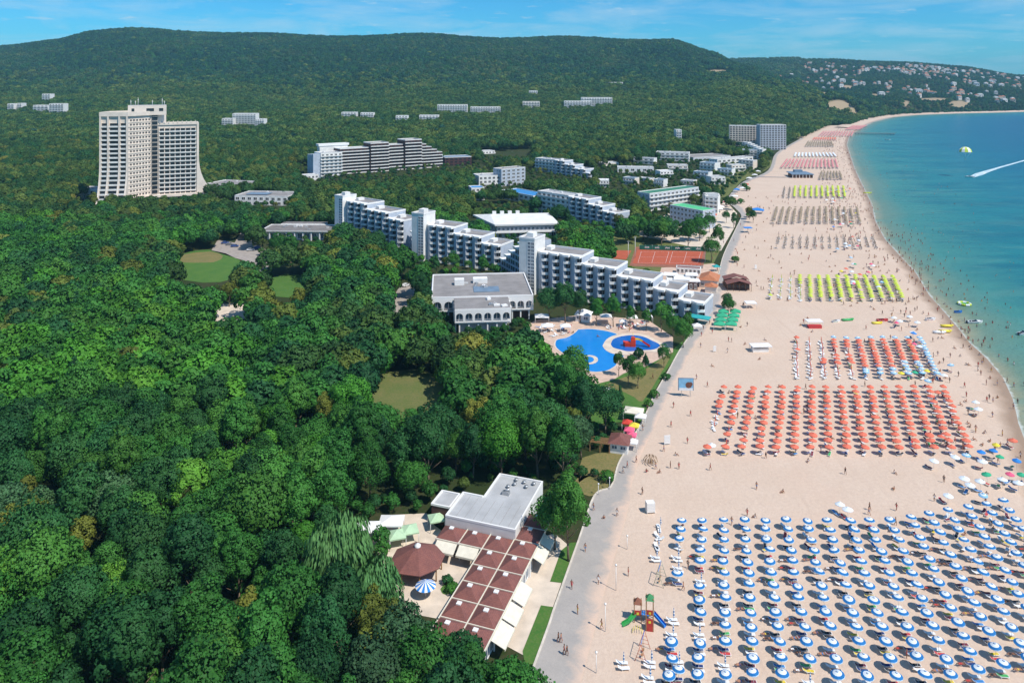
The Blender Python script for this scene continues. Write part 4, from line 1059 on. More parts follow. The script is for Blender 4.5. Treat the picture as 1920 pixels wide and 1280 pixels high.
for (i, j) in mods:
    o = place('hip_roof', hip, r, (i*MX,j*MY,0)); place('roof_light', light, o)
for x in (-.5*MX,.5*MX,1.5*MX): MB().box(x-.085,x+.085,-5.5*MY,(2.5 if x > .6*MX else .5)*MY-.01,3.2,3.52).build('gutter', 'canvas_cream', r)
for j in range(-5,1):
    y = (j-.5)*MY; MB().box((-.5)*MX+.09,.5*MX-.09,y-.08,y+.08,3.2,3.5).build('gutter', 'canvas_cream', r); MB().box(.5*MX+.09,1.5*MX-.09,y-.08,y+.08,3.2,3.5).build('gutter','canvas_cream', r)
MB().box(-2.5*MX,-.5*MX-.09,-.5*MY-.08,-.5*MY+.08,3.2,3.5).build('gutter', 'canvas_cream', r); MB().box(-1.5*MX-.08,-1.5*MX+.08,-.5*MY+.09,.5*MY,3.2,3.5).build('gutter','canvas_cream', r)
for y in (.5,1.5): MB().box(.5*MX+.09,1.5*MX-.09,y*MY-.08,y*MY+.08,3.2,3.5).build('gutter','canvas_cream', r)
post = MB().box(-.14,.14,-.14,.14,0,3.2).mesh('post', 'trim_white')
for j in range(-5,3):
    place('post', post, r, (1.5*MX-.2,(j-.5)*MY,0))
    if j < 1: place('post', post, r, (-.5*MX+.2,(j-.5)*MY,0))
for i in (-2.5,-1.5): place('post', post, r, (i*MX+.2,-.5*MY+.2,0))
MB().box(-.4*MX,1.4*MX,-5.3*MY,-.2,0,2.5).build('inner_wall', 'dark_wood', r)
facade(r, (1.4*MX,-5.2*MY), (1.4*MX,-.4), [.2], 12, 1.9, 2.1, WIN_BLUE); facade(r, (-.4*MX,-.4), (-.4*MX,-5.2*MY), [.2], 12, 1.9, 2.1, WIN_BLUE)
MB().box(-2.4*MX,-.45*MX,-.2*MY,2.4,0,2.6).build('inner_wall', 'dark_wood', r); facade(r, (-2.3*MX,-.2*MY), (-.6*MX,-.2*MY), [.3], 5, 1.6, 2.0, WIN_BLUE)
def awning(x0, y0, x1, y1, drop, out, m='canvas_cream'):
    p, q_ = Vector((x0,y0)), Vector((x1,y1)); d = (q_-p).normalized(); nn_ = Vector((d.y,-d.x))*out
    mb = MB(); mb.face([(p.x,p.y,3.25),(p.x+nn_.x,p.y+nn_.y,3.25-drop),(q_.x+nn_.x,q_.y+nn_.y,3.25-drop),(q_.x,q_.y,3.25)])
    mb.face([(p.x,p.y,3.19),(q_.x,q_.y,3.19),(q_.x+nn_.x,q_.y+nn_.y,3.19-drop),(p.x+nn_.x,p.y+nn_.y,3.19-drop)])
    mb.face([(p.x+nn_.x,p.y+nn_.y,3.25-drop),(p.x+nn_.x,p.y+nn_.y,2.9-drop),(q_.x+nn_.x,q_.y+nn_.y,2.9-drop),(q_.x+nn_.x,q_.y+nn_.y,3.25-drop)])
    mb.build('awning', m, r)
for (y0, y1, o_) in ((-24,-19,2.4),(-18.6,-14.2,2.4),(-13.6,-8.6,2.2),(-1.5,2.8,2.0),(3.2,6.4,2.0)): awning(1.5*MX+.12,y0,1.5*MX+.12,y1,.9,o_)
awning(-2.5*MX+.5,-.5*MY-.1,-1.5*MX-.2,-.5*MY-.1,.9,2.0); awning(-1.5*MX+.3,-.5*MY-.1,-.5*MX-.6,-.5*MY-.1,.9,2.0)

def octagon_pavilion():
    c0 = U(783,1044,3.0); R = 5.3
    r = empty('octagonal_pavilion', (c0.x,c0.y,0), .2, 'open octagonal pavilion with brown shingle roof and white cap beside the restaurant', 'pavilion')
    roof = empty  # panels are parts of the pavilion
    for k in range(8):
        a0, a1 = k*math.pi/4, (k+1)*math.pi/4
        mb = MB(); f = lambda rr, a, z: (rr*math.cos(a), rr*math.sin(a), z)
        mb.face([f(R,a0,2.75),f(R,a1,2.75),f(.5,a1,5.1),f(.5,a0,5.1)]); mb.face([f(R,a1,2.62),f(R,a0,2.62),f(.5,a0,4.95),f(.5,a1,4.95)]); mb.face([f(R,a0,2.62),f(R,a1,2.62),f(R,a1,2.75),f(R,a0,2.75)])
        mb.build('roof_panel', 'brown_shingle', r)
        MB().tube((0,0,0),(0,0,2.7),.13,.13,8).build('post', 'wood_plain', r, (4.6*math.cos(a0),4.6*math.sin(a0),0))
    MB().lathe([(.62,5.08),(.62,5.4),(.02,5.75)], 12).build('cap', 'trim_white', r)
    MB().lathe([(.9,0),(.9,1.05),(.02,1.06)], 12).build('bar_counter', 'dark_wood', r)
octagon_pavilion()
# ================================================================ gardens, pool, courts, promenade buildings
def grass_mat(name, c1, c2, c3):
    n, l, b = nodes_of(name); geo = n.new('ShaderNodeNewGeometry'); pos = geo.outputs['Position']
    c = mixn(n, l, mapr(n, l, noise_node(n, l, pos, 0.18, 5, 0.6), .35, .65), c1, c2)
    c = mixn(n, l, mapr(n, l, noise_node(n, l, pos, 1.6, 5, 0.7), .45, .7), c, c3)
    l.new(c, b.inputs['Base Color']); b.inputs['Roughness'].default_value = 0.95; b.inputs['Specular IOR Level'].default_value = 0.1
    bumpn(n, l, noise_node(n, l, pos, 7, 3, .7), .6, .12, b)
grass_mat('lawn_green', (0.055,0.155,0.03), (0.085,0.18,0.035), (0.12,0.18,0.05))
grass_mat('lawn_dry', (0.20,0.175,0.07), (0.26,0.20,0.085), (0.12,0.15,0.045))
grass_mat('meadow', (0.13,0.16,0.05), (0.19,0.175,0.07), (0.09,0.14,0.035))
mat('paving_cream', (0.66,0.55,0.44), 0.9, 0.14, 0.35, 0.2)
mat('paving_pink', (0.60,0.43,0.33), 0.9, 0.14, 0.5, 0.2)
mat('path_asphalt', (0.36,0.31,0.27), 0.9, 0.15, 0.4, 0.2)
mat('clay_court', (0.44,0.10,0.05), 0.95, 0.1, 0.4, 0.1)
mat('clay_court_outer', (0.30,0.12,0.075), 0.95, 0.15, 0.4, 0.1)
mat('line_white', (0.8,0.78,0.75), 0.8)
mat('net_green', (0.02,0.13,0.085), 0.9, 0.2, 0.8, 0.1)
n, l, b = nodes_of('pool_water'); geo = n.new('ShaderNodeNewGeometry')
l.new(mixn(n, l, noise_node(n, l, geo.outputs['Position'], .35, 4), (0.012,0.20,0.60), (0.02,0.27,0.66)), b.inputs['Base Color'])
b.inputs['Roughness'].default_value = .1; b.inputs['IOR'].default_value = 1.33; bumpn(n, l, noise_node(n, l, geo.outputs['Position'], 1.6, 3), .25, .12, b)
n, l, b = nodes_of('pool_water_deep'); geo = n.new('ShaderNodeNewGeometry')
l.new(mixn(n, l, noise_node(n, l, geo.outputs['Position'], .35, 4), (0.008,0.10,0.42), (0.012,0.16,0.52)), b.inputs['Base Color'])
b.inputs['Roughness'].default_value = .1; b.inputs['IOR'].default_value = 1.33; bumpn(n, l, noise_node(n, l, geo.outputs['Position'], 1.6, 3), .25, .12, b)

def patch(name, pts, z, m, kind='structure', smooth=0):
    P = [U(*p) for p in pts]
    if smooth: P = densify(P+[P[0]], smooth)[:-1]
    a = sum(P[k].x*P[(k+1)%len(P)].y-P[(k+1)%len(P)].x*P[k].y for k in range(len(P)))
    if a < 0: P = P[::-1]
    o = MB().face([(p.x,p.y,z) for p in P]).build(name, m); o['kind'] = kind
    return o
Z5 = lambda a, b_: (660+a/3.048, 860+b_/3.048)
ZP = lambda a, b_: (1000+a/6.4, 560+b_/6.4)
Z3 = lambda a, b_: (780+a/3.43, 360+b_/3.43)
patch('terrace', [(690,1005),(735,965),(800,962),(815,985),(835,1000),(1005,1010),(1040,1000),(1075,1030),(1020,1185),(985,1230),(930,1200),(850,1165),(770,1150),(735,1100),(715,1050)], .05, 'paving_cream')
patch('grass_strip', [Z5(1300,478),Z5(1215,712),Z5(1132,702),Z5(1195,525),Z5(1250,480)], .10, 'lawn_green')
patch('grass_strip', [Z5(1168,850),Z5(1043,1190),Z5(985,1160),Z5(975,1100),Z5(1080,838)], .10, 'lawn_green')
patch('grass_strip', [Z5(505,745),Z5(545,700),Z5(600,715),Z5(560,770),Z5(520,772)], .10, 'lawn_green', smooth=3)
patch('meadow_clearing', [(640,800),(660,745),(720,700),(790,695),(850,722),(850,770),(745,790),(700,815)], .04, 'meadow', smooth=3)
patch('dry_lawn', [(1085,905),(1092,858),(1145,848),(1170,856),(1158,885),(1140,895),(1110,890)], .05, 'lawn_dry', smooth=2)
patch('dry_lawn', [(1072,918),(1085,893),(1120,893),(1142,905),(1132,922),(1105,930)], .05, 'lawn_dry', smooth=2)
patch('pool_lawn', [(1095,800),(1108,722),(1165,692),(1262,655),(1296,622),(1280,652),(1245,700),(1215,760),(1192,806),(1172,790)], .04, 'lawn_green', smooth=2)
patch('dry_lawn', [(1112,735),(1150,715),(1215,690),(1245,668),(1262,660),(1232,712),(1205,752),(1190,745),(1150,728)], .055, 'lawn_dry', smooth=2)
patch('lawn', [(505,555),(512,520),(560,515),(590,545),(575,560),(540,558)], .05, 'lawn_green', smooth=2)
patch('lawn', [(322,520),(335,480),(390,468),(450,488),(440,522),(380,530)], .05, 'lawn_green', smooth=2)
patch('flower_bed', [(338,492),(345,477),(395,472),(418,480),(400,492)], .06, 'lawn_dry', smooth=2)
patch('car_park', [(396,470),(408,450),(440,455),(470,405),(482,405),(478,458),(515,476),(500,506),(478,514),(462,490)], .05, 'path_asphalt')
patch('sunlit_terrace', [(388,600),(400,568),(490,570),(486,590),(430,605)], .05, 'paving_cream')
patch('garden_path', [(722,578),(748,540),(772,528),(784,560),(762,600),(740,602)], .05, 'path_asphalt')
patch('hotel_yard', [(1090,470),(1140,440),(1325,440),(1350,470),(1330,510),(1240,512),(1150,505)], .022, 'meadow')
patch('hotel_yard', [(1225,560),(1240,502),(1338,494),(1350,500),(1338,545),(1322,590),(1300,570)], .03, 'paving_pink')
patch('promenade_gardens', [(1190,440),(1260,395),(1345,372),(1362,378),(1382,400),(1378,425),(1352,470),(1330,470)], .036, 'paving_cream')
patch('promenade_gardens', [(1180,350),(1300,330),(1420,300),(1445,292),(1448,310),(1432,322),(1390,340),(1362,370),(1300,372)], .042, 'meadow')
# pool
patch('pool_deck', [(960,640),(985,612),(1005,600),(1095,590),(1215,600),(1262,632),(1262,660),(1205,690),(1170,700),(1150,712),(1110,722),(1040,690)], .07, 'paving_pink')
main_pool = [ZP(*p) for p in [(540,372),(680,366),(830,382),(960,412),(1010,445),(960,520),(990,640),(1090,690),(1000,720),(995,790),(940,835),(860,868),(690,874),(560,800),(420,700),(280,590),(270,520),(300,490),(400,470),(490,420)]]
def coping(name, pts, z, grow, smooth=3):
    cx = sum(p[0] for p in pts)/len(pts); cy = sum(p[1] for p in pts)/len(pts)
    return patch(name, [(cx+(p[0]-cx)*grow, cy+(p[1]-cy)*grow) for p in pts], z, 'paving_cream', smooth=smooth)
coping('pool_coping', main_pool, .10, 1.035)
patch('swimming_pool', main_pool, .13, 'pool_water', smooth=3)
kids = [ZP(*p) for p in [(930,550),(960,490),(1060,455),(1200,442),(1320,460),(1420,505),(1520,560),(1450,612),(1300,622),(1150,636),(1050,616),(960,590)]]
patch('pool_coping', [ZP(*p) for p in [(830,570),(880,490),(1000,435),(1200,420),(1360,440),(1480,500),(1640,590),(1600,650),(1400,640),(1280,640),(1120,680),(960,664),(870,622)]], .16, 'paving_cream', smooth=3)
patch('paddling_pool', kids, .19, 'pool_water_deep', smooth=3)
ell = lambda cx, cy, rx_, ry_, k=16: [ZP(cx+rx_*math.cos(6.283*i/k), cy+ry_*math.sin(6.283*i/k)) for i in range(k)]
patch('pool_coping', ell(670,735,108,56), .16, 'paving_cream'); patch('whirl_pool', ell(655,735,74,38), .19, 'pool_water')
# tennis courts
patch('court_surround', [(1180,499),(1192,463),(1325,466),(1318,503)], .05, 'clay_court_outer')
patch('tennis_court', [(1186,494),(1195,468),(1319,471),(1313,498)], .06, 'clay_court')
patch('tennis_court', [(1141,484),(1146,469),(1184,470),(1174,487)], .06, 'clay_court')
def line(a, b_, w=.05, z=.075):
    p, q = U(*a), U(*b_); d = (q-p).normalized(); nn_ = Vector((-d.y,d.x,0))*w
    o = MB().face([p-nn_+Vector((0,0,z)), p+nn_+Vector((0,0,z)), q+nn_+Vector((0,0,z)), q-nn_+Vector((0,0,z))]).build('court_line', 'line_white'); o['kind'] = 'structure'
    if o.data.polygons[0].normal.z < 0: o.data.flip_normals()
for x0, x1 in ((1200,1252),(1259,1312)):
    f = lambda t, y: (x0+(x1-x0)*t + (y-470)*-.3 + 3, y)
    for y in (472,482,493): line(f(0,y), f(1,y))
    for t in (0,.5,1): line(f(t,472), f(t,493))
def fence(name, label, a, b_, h, nposts, m, cat='fence', grp=None):
    p, q = U(*a), U(*b_); d = q-p; r = empty(name, p, math.atan2(d.y,d.x), label, cat, grp); L = d.length; s = L/nposts
    pane = MB().box(.05,s-.05,-.03,.03,.1,h).mesh('panel', m); post = MB().tube((0,0,0),(0,0,h+.25),.06,.06,6).mesh('post','steel')
    for k in range(nposts+1):
        place('post', post, r, (k*s,0,0))
        if k < nposts: place('panel', pane, r, (k*s,0,0))
    return r, L
r, L = fence('court_fence', 'green windscreen fence with white lettering along the back of the tennis court', (1199,468), (1320,471.5), 2.6, 10, 'net_green')
for k in range(6):   # pale sponsor print on the screen, unreadable at this distance
    mb = MB()
    for i in range(5): mb.box(i*.5,i*.5+.3+.1*(i%2),-.055,-.04,1.0+.2*(i%2),1.9-.15*((i+k)%3))
    mb.build('banner_print', 'line_white', r, (3+k*L/6.3,0,0))
fence('court_fence', 'see-through grey wire fence on the near side of the tennis court', (1268,502), (1318,504), 1.6, 7, 'steel')
def lamp_mast(label, px, py, h, grp='floodlight masts'):
    p = U(px, py); r = empty('light_mast', p, 0, label, 'lamp', grp)
    MB().tube((0,0,0),(0,0,h),.14,.09,8).build('pole','trim_white', r); MB().box(-.7,.7,-.12,.12,h,h+.35).build('lamp_head','steel', r)
lamp_mast('tall white mast left of the tennis court', 1178, 487, 9.5); lamp_mast('tall white mast nearest the tennis court corner', 1191, 484, 11.0)
lamp_mast('white mast right of the tennis court', 1322, 492, 9)

# ------------------------------------------------ small promenade and garden buildings
def gable(r, w, d, h, pitch, wall='white_plaster', roof='clay_tile', over=.5, x=0, y=0, hip=0.0):
    MB().prism(rect(x-w/2,x+w/2,y-d/2,y+d/2), 0, h).build('wall', wall, r)
    a, c_ = w/2+over, d/2+over; mb = MB()
    R0, R1 = (x,y-c_+hip,h+pitch), (x,y+c_-hip,h+pitch); e = [(x-a,y-c_,h),(x+a,y-c_,h),(x+a,y+c_,h),(x-a,y+c_,h)]
    mb.face([e[1],e[2],R1,R0]).face([e[3],e[0],R0,R1]).face([e[0],e[1],R0]).face([e[2],e[3],R1]).face(e[::-1])
    return mb.build('roof', roof, r)
p = U(1382,541); r = empty('red_beach_hut', p, -.08, 'large dark red roofed beach hut between the promenade and the sand', 'hut')
mb = MB()
for (y0, y1, z) in ((-5,1.2,3.3),(.6,6.5,3.9)):
    for s in (-1,1): mb.face([(0,y0,z+1.5),(0,y1,z+1.5),(s*5.6,y1,z),(s*5.6,y0,z)][::s]); mb.face([(0,y0,z+1.35),(s*5.6,y0,z-.15),(s*5.6,y1,z-.15),(0,y1,z+1.35)][::s])
    for y, s in ((y0,1),(y1,-1)): mb.face([(-5.6,y,z-.15),(0,y,z+1.35),(5.6,y,z-.15),(5.6,y,z),(0,y,z+1.5),(-5.6,y,z)][::-s])
mb.build('roof', 'roof_brown_red', r)
MB().box(-5,5,-2.5,5.8,0,3.2).build('wall','dark_wood', r); facade(r, (-5,-2.5), (5,-2.5), [.9], 5, 1.5, 1.5, WIN_BROWN)
for x in (-5.2,-2.6,0,2.6,5.2): MB().tube((0,0,0),(0,0,3.3),.1).build('post','dark_wood', r, (x,-4.7,0))
p = U(1328,541); r = empty('tile_roof_house', p, -.35, 'orange tiled house between the white restaurant and the promenade', 'house')
gable(r, 8, 11, 3.6, 2.2, 'cream_plaster', 'clay_tile', .5, 0, 6, 2.5); facade(r, (-4,.5), (4,.5), [.8], 3, 1.4, 1.7)
p = U(1331,548); r = empty('tile_roof_annex', p, -.35, 'small orange roofed annex in front of the tiled house', 'house'); gable(r, 5, 4.5, 2.8, 1.2, 'cream_plaster', 'clay_tile', .4, .5, 1, 1.2)
r, L = block('white_restaurant', 'white restaurant of overlapping flat canopies above the stepped hotel', 'restaurant', (1250,541), (1308,544), 12, 1, 3.4, 7, 'dark_red_brick', 'roof_white', clutter=2)
for k, (x, y, w, d_, z) in enumerate(((2,9,7,6,4.2),(7,4,8,7,3.9),(11.5,9,6,6,4.6),(12.5,2,5,5,3.7))):
    MB().prism([(x-w/2,y-d_/2),(x+w/2,y-d_/2+.6),(x+w/2-.4,y+d_/2),(x-w/2+.5,y+d_/2)], z, z+.3).build('canopy','canvas_white', r)
block('red_roof_shed', 'long low shed with dark red roof along the tennis court', 'shed', (1268,512), (1314,515), 4, 1, 2.8, 6, 'white_plaster', 'roof_brown_red', clutter=0, par=.1)
# kiosk with pergola
p = U(1160,851); r = empty('snack_kiosk', p, -.28, 'small white kiosk with brown red roof beside the promenade', 'kiosk')
gable(r, 4.4, 5, 2.6, 1.3, 'white_plaster', 'brown_shingle', .55, 0, 2.5, 2.0); facade(r, (-2.2,0), (2.2,0), [1.2], 2, 1.5, .9, WIN_BLUE)
p = U(1125,848); r = empty('pergola', p, -.28, 'brown wooden pergola left of the white kiosk', 'pergola')
for x in (-2.6,0,2.4):
    for y in (0,2.6): MB().box(-.1,.1,-.1,.1,0,2.4).build('post','wood_plain', r, (x,y,0))
for k in range(7): MB().box(-2.9,2.7,-.06,.06,2.42,2.56).build('slat','wood_plain', r, (0,-.2+k*.5,0))
# pool bar
p = U(1092,604); r = empty('pool_bar', p, -.3, 'white pool bar with peaked canvas roof behind the pool', 'bar'); gable(r, 5.5, 5, 2.8, 1.6, 'white_plaster', 'canvas_white', .5, 0, 2.4, 2.4); facade(r, (-2.75,-.1), (2.75,-.1), [1.0], 2, 2.0, 1.3, WIN_BLUE)
def canopy(label, px, py, w, d, h, m='canvas_white', rz=0, name='sunshade', grp='square canvas sunshades', peak=.9):
    p = U(px, py); r = empty(name, p, rz, label, 'sunshade', grp); mb = MB()
    c4 = [(-w/2,-d/2,h),(w/2,-d/2,h),(w/2,d/2,h),(-w/2,d/2,h)]
    for k in range(4):
        a_, b2 = c4[k], c4[(k+1)%4]; mb.face([a_, b2, (0,0,h+peak)]); mb.face([(a_[0],a_[1],h-.25),(b2[0],b2[1],h-.25),b2,a_]); mb.face([(0,0,h+peak-.08),(b2[0],b2[1],h-.26),(a_[0],a_[1],h-.26)])
    mb.build('canopy', m, r)
    for x, y, _ in c4: MB().tube((0,0,0),(0,0,h),.06).build('post','trim_white', r, (x*.96,y*.96,0))
    return r
canopy('white square sunshade left of the pool bar', 1016, 604, 5.5, 4.5, 2.6)
canopy('white sunshade at the left corner of the pool', 1026, 622, 4.5, 3.5, 2.5); canopy('white sunshade over loungers left of the pool', 1060, 622, 4, 3, 2.4)
canopy('white sunshade right of the pool bar by the trees', 1136, 604, 4.5, 3.5, 2.6); canopy('white sunshade behind the paddling pool', 1185, 606, 4.2, 3.5, 2.6)
canopy('small white sunshade by the balconies of the stepped hotel', 1216, 604, 3, 2.5, 2.4); canopy('low white sunshade beside pool loungers', 1168, 612, 2.8, 2.2, 2.2); canopy('white marquee on the shady terrace left of the restaurant', 734, 1000, 5, 4, 2.8)
canopy('white marquee half hidden by trees left of the terrace', 690, 1012, 5, 4, 2.8)
mat('canvas_green_pale', (0.45,0.62,0.40), 0.85, .08, 1.0, .1); mat('canvas_teal', (0.03,0.36,0.36), 0.8, .1, .8, .1); mat('canvas_green', (0.04,0.38,0.20), 0.8, .15, .8, .1)
mat('canvas_blue', (0.03,0.22,0.62), 0.8, .1, 1.0, .1); mat('canvas_pink', (0.80,0.12,0.22), 0.8, .1, 1.0, .1); mat('canvas_yellow', (0.75,0.62,0.06), 0.8, .1, 1.0, .1); mat('canvas_red', (0.62,0.06,0.04), 0.8, .1, 1.0, .1)
canopy('pale green sunshade on the terrace above the octagon', 768, 1012, 3.4, 3.4, 2.3, 'canvas_green_pale', .3); canopy('pale green sunshade at the left of the terrace', 744, 1022, 3.4, 3.4, 2.3, 'canvas_green_pale', .3)
canopy('pale green sunshade beside the grey roof', 818, 990, 3.2, 3.2, 2.3, 'canvas_green_pale', .3)
canopy('low white service shelter on the sand', 1426, 658, 7, 3.6, 2.2, 'canvas_white', .05, 'beach_shelter', None, .15)
p = U(1425,658); r = empty('service_counter', p, .05, 'white counter beneath the low sand shelter', 'counter'); MB().box(-3,2.6,-1.3,.8,0,1.2).box(-3.1,2.7,-1.4,.9,1.2,1.3).build('counter','white_plaster', r)
for i in range(2):
    for j in range(4):
        canopy('%s green tent from the front, %s column of the tent block' % (['nearest','second','third','farthest'][j], ['left','right'][i]), 1349+i*22+j*2.6, 618-j*8.0, 4.2, 3.2, 2.3, 'canvas_green', -.3, 'market_tent', 'green market tents', 1.1)
canopy('white hut roof on the sand edge beside the round tree', 1407, 577, 4.4, 3.6, 2.4, 'canvas_white', 0, 'beach_shelter', None, .3)
canopy('teal awning at the low end of the largest stepped hotel', 1312, 605, 8, 4.5, 2.4, 'canvas_teal', -.5, 'awning_shelter', None, .5)
canopy('white sunshade below the teal awning', 1307, 621, 3.4, 2.6, 2.3); canopy('cream sunshade at the souvenir stalls', 1188, 786, 5.4, 4.2, 2.6, 'canvas_cream', -.3); canopy('white sunshade over the souvenir tables', 1201, 795, 3.0, 2.6, 2.3, 'canvas_white', -.3)
canopy('teal canvas beside the tiled house', 1343, 508, 3.4, 3, 2.4, 'canvas_teal', .2, 'sunshade'); canopy('blue canvas roof on the beach by yellow trees', 1420, 400, 9, 6, 2.6, 'canvas_blue', -.4, 'beach_shelter', None, 1.6)
canopy('blue play shelter on the sand', 1402, 436, 5, 4, 3.2, 'canvas_blue', 0, 'beach_shelter', None, .3)
for k, (px_, py_, m_, w_) in enumerate(((1180,820,'canvas_pink','pink'),(1184,830,'canvas_pink','pink'),(1189,812,'canvas_yellow','yellow'),(1176,806,'canvas_red','red'),(1186,843,'canvas_white','white'))):
    canopy('%s stall canvas, %s along the promenade above the kiosk' % (w_, ORD[k+1]), px_, py_, 2.6, 2.4, 2.2, m_, -.3, 'stall_sunshade', 'souvenir stall sunshades', .8)
for k in range(14):
    px_ = 1330+k*7.5+random.uniform(-3,3); py_ = 424-k*7.6+random.uniform(-4,4); m_, w_ = random.choice([('canvas_white','white'),('canvas_blue','blue'),('canvas_white','white'),('canvas_pink','pink'),('canvas_red','red')])
    canopy('%s stall canvas, %s of the far stalls counted up the promenade' % (w_, ORD[k+1]), px_-6, py_, 5, 4, 2.6, m_, -.4, 'stall_sunshade', 'far promenade stalls', .9)
# big blue and white sunshade beside the octagon
p = U(798,1118); r = empty('striped_sunshade', p, 0, 'blue and white pleated sunshade below the octagonal pavilion', 'sunshade')
mb = MB(); K = 20
for k in range(K):
    a0, a1 = 6.283*k/K, 6.283*(k+1)/K; mb.face([(1.9*math.cos(a0),1.9*math.sin(a0),2.0),(1.9*math.cos(a1),1.9*math.sin(a1),2.0),(.05*math.cos(a1),.05*math.sin(a1),3.0),(.05*math.cos(a0),.05*math.sin(a0),3.0)], k % 2)
mb.build('canopy', ['canvas_blue','canvas_white'], r); MB().tube((0,0,0),(0,0,3.0),.05).build('pole','trim_white', r)
# water slide in the paddling pool
mat('slide_red', (0.62,0.05,0.02), .4); mat('slide_yellow', (0.75,0.55,0.03), .4); mat('slide_blue', (0.03,0.20,0.60), .4); mat('slide_green', (0.05,0.38,0.10), .4)
p = U(*ZP(1220,575)); r = empty('water_slide', p, -.1, 'red and yellow pirate boat water slide in the paddling pool', 'slide')
def chute(r, pts, w, m, name='chute'):
    mb = MB(); V3 = [Vector(q) for q in pts]
    for q0, q1 in zip(V3, V3[1:]):
        d = (q1-q0); nn_ = Vector((-d.y,d.x,0)).normalized()*w
        mb.face([q0-nn_, q1-nn_, q1+nn_, q0+nn_])
        for s in (-1,1):
            e0, e1 = q0+nn_*s, q1+nn_*s; up = Vector((0,0,.4)); mb.face([e0,e1,e1+up,e0+up]); mb.face([e0-nn_*s*.1+up,e1-nn_*s*.1+up,e1,e0][::-1])
    return mb.build(name, m, r)
MB().box(-3.6,-1.6,-1,1,0,1.6).prism([(-4.2,-.6),(-3.6,-1),(-3.6,1),(-4.2,.6)],.6,1.8).build('hull','slide_red', r); MB().box(-1.5,.2,-.9,.9,0,2.6).box(-1.3,0,-.7,.7,2.6,3.4).build('tower','slide_red', r)
chute(r, [(0,0,2.6),(1.4,.2,2.5),(2.6,0,1.9)], .5, 'slide_yellow'); chute(r, [(2.6,0,1.9),(3.8,-.2,1.1),(5.2,-.5,.4)], .5, 'slide_red'); MB().tube((-.7,0,2.6),(-.7,0,5),.07).build('mast','slide_yellow', r)
# billboard
p = U(1286,744); r = empty('billboard', p, -.05, 'billboard with blue seaside poster on two posts beside the promenade', 'billboard')
MB().box(-2.3,2.3,-.08,.1,2.0,5.7).build('panel','roof_bluegrey', r); MB().box(-2.1,2.1,-.10,-.083,2.3,5.5).build('poster','canvas_sky' if 'canvas_sky' in MATS else mat('canvas_sky',(0.22,0.46,0.66),.6,.12,.8) and 'canvas_sky', r)
mat('poster_brown',(0.16,0.07,0.05),.6,.3,3.0); mat('poster_pale',(0.72,0.74,0.76),.6,.1,1.0)
MB().blob((.8,-.105,3.6),.95,12,6,0,1,.012,1.0).blob((1.4,-.106,3.9),.6,10,6,0,1,.012,1.1).build('poster_figures','poster_brown', r); MB().box(-2.05,2.05,-.106,-.1035,2.0,2.75).build('poster_caption','poster_pale', r)
for x in (-1.3,1.3): MB().box(-.08,.08,0,.14,0,2.0).build('post','steel', r, (x,0,0))
for (label, px_, py_, w, h) in (('white notice board on the sand below the billboard',1251,834,1.5,2.6),('white slatted changing cabin on the sand above the blue parasols',1219,960,1.7,2.4),('white panel on the sand near the service shelter',1340,660,.9,2.2),('white panel beside the hut on the sand',1417,505,1.0,2.4)):
    p = U(px_, py_); r = empty('changing_cabin' if 'cabin' in label else 'notice_board', p, .15, label, 'cabin' if 'cabin' in label else 'board')
    D_ = 1.4 if 'cabin' in label else .12
    for k in range(6): MB().box(-w/2,w/2,-D_/2,D_/2,.35+k*(h-.35)/6+.0,.35+(k+1)*(h-.35)/6-.06).build('slat','trim_white', r)
    for x in (-w/2-.04,w/2+.04): MB().box(-.035,.035,-D_/2,D_/2,0,h).build('post','trim_white', r, (x,0,0))
def lamp_post(label, px, py, h=4.6, grp='slim lamp posts on the sand edge'):
    p = U(px, py); r = empty('lamp_post', p, 0, label, 'lamp', grp); MB().tube((0,0,0),(0,0,h),.07,.05,8).build('pole','trim_white', r); MB().lathe([(.06,h),(.2,h+.12),(.2,h+.32),(.03,h+.42)],8).build('lamp_head','trim_white', r)
lamp_post('slim white lamp post between promenade and upper swing', 1155, 1107); lamp_post('slim white lamp post left of the play castle', 1135, 1184); lamp_post('short white lamp post below the changing cabin', 1176, 1030, 2.6); lamp_post('white lamp post on the dry lawn', 1143, 918, 2.6); lamp_post('white lamp post near the bottom edge of the promenade', 1118, 1262, 3.2)
lamp_post('white lamp post on the lawn bush island', 1122, 928, 2.4)
# swings: two A-frames with a ladder each
def swing(label, px, py, m):
    p = U(px, py); r = empty('climbing_frame', p, -.35, label, 'climbing frame', 'a-frame climbing frames'); h = 3.0
    for y in (-1.7,1.7):
        for s in (-1,1): MB().tube((s*1.0,y,0),(0,y,h),.05).build('leg', m, r)
        for k in range(3): MB().tube((-.75+.22*k,y,.75+.65*k),(.75-.22*k,y,.75+.65*k),.035).build('rung', m, r)
    MB().tube((0,-1.7,h),(0,1.7,h),.05).build('top_bar','slide_blue', r)
    for y in (-.6,.6):
        MB().tube((0,y-.25,h),(0,y-.25,.6),.015).tube((0,y+.25,h),(0,y+.25,.6),.015).box(-.15,.15,y-.3,y+.3,.52,.6).build('swing_seat','wood_plain', r)
mat('paint_sage', (0.35,0.40,0.30), .6); mat('paint_rust', (0.55,0.16,0.09), .6)
swing('pale green climbing frame beside the blue parasols, above the play castle', 1237, 1090, 'paint_sage'); swing('rust red climbing frame below the play castle', 1205, 1228, 'paint_rust')
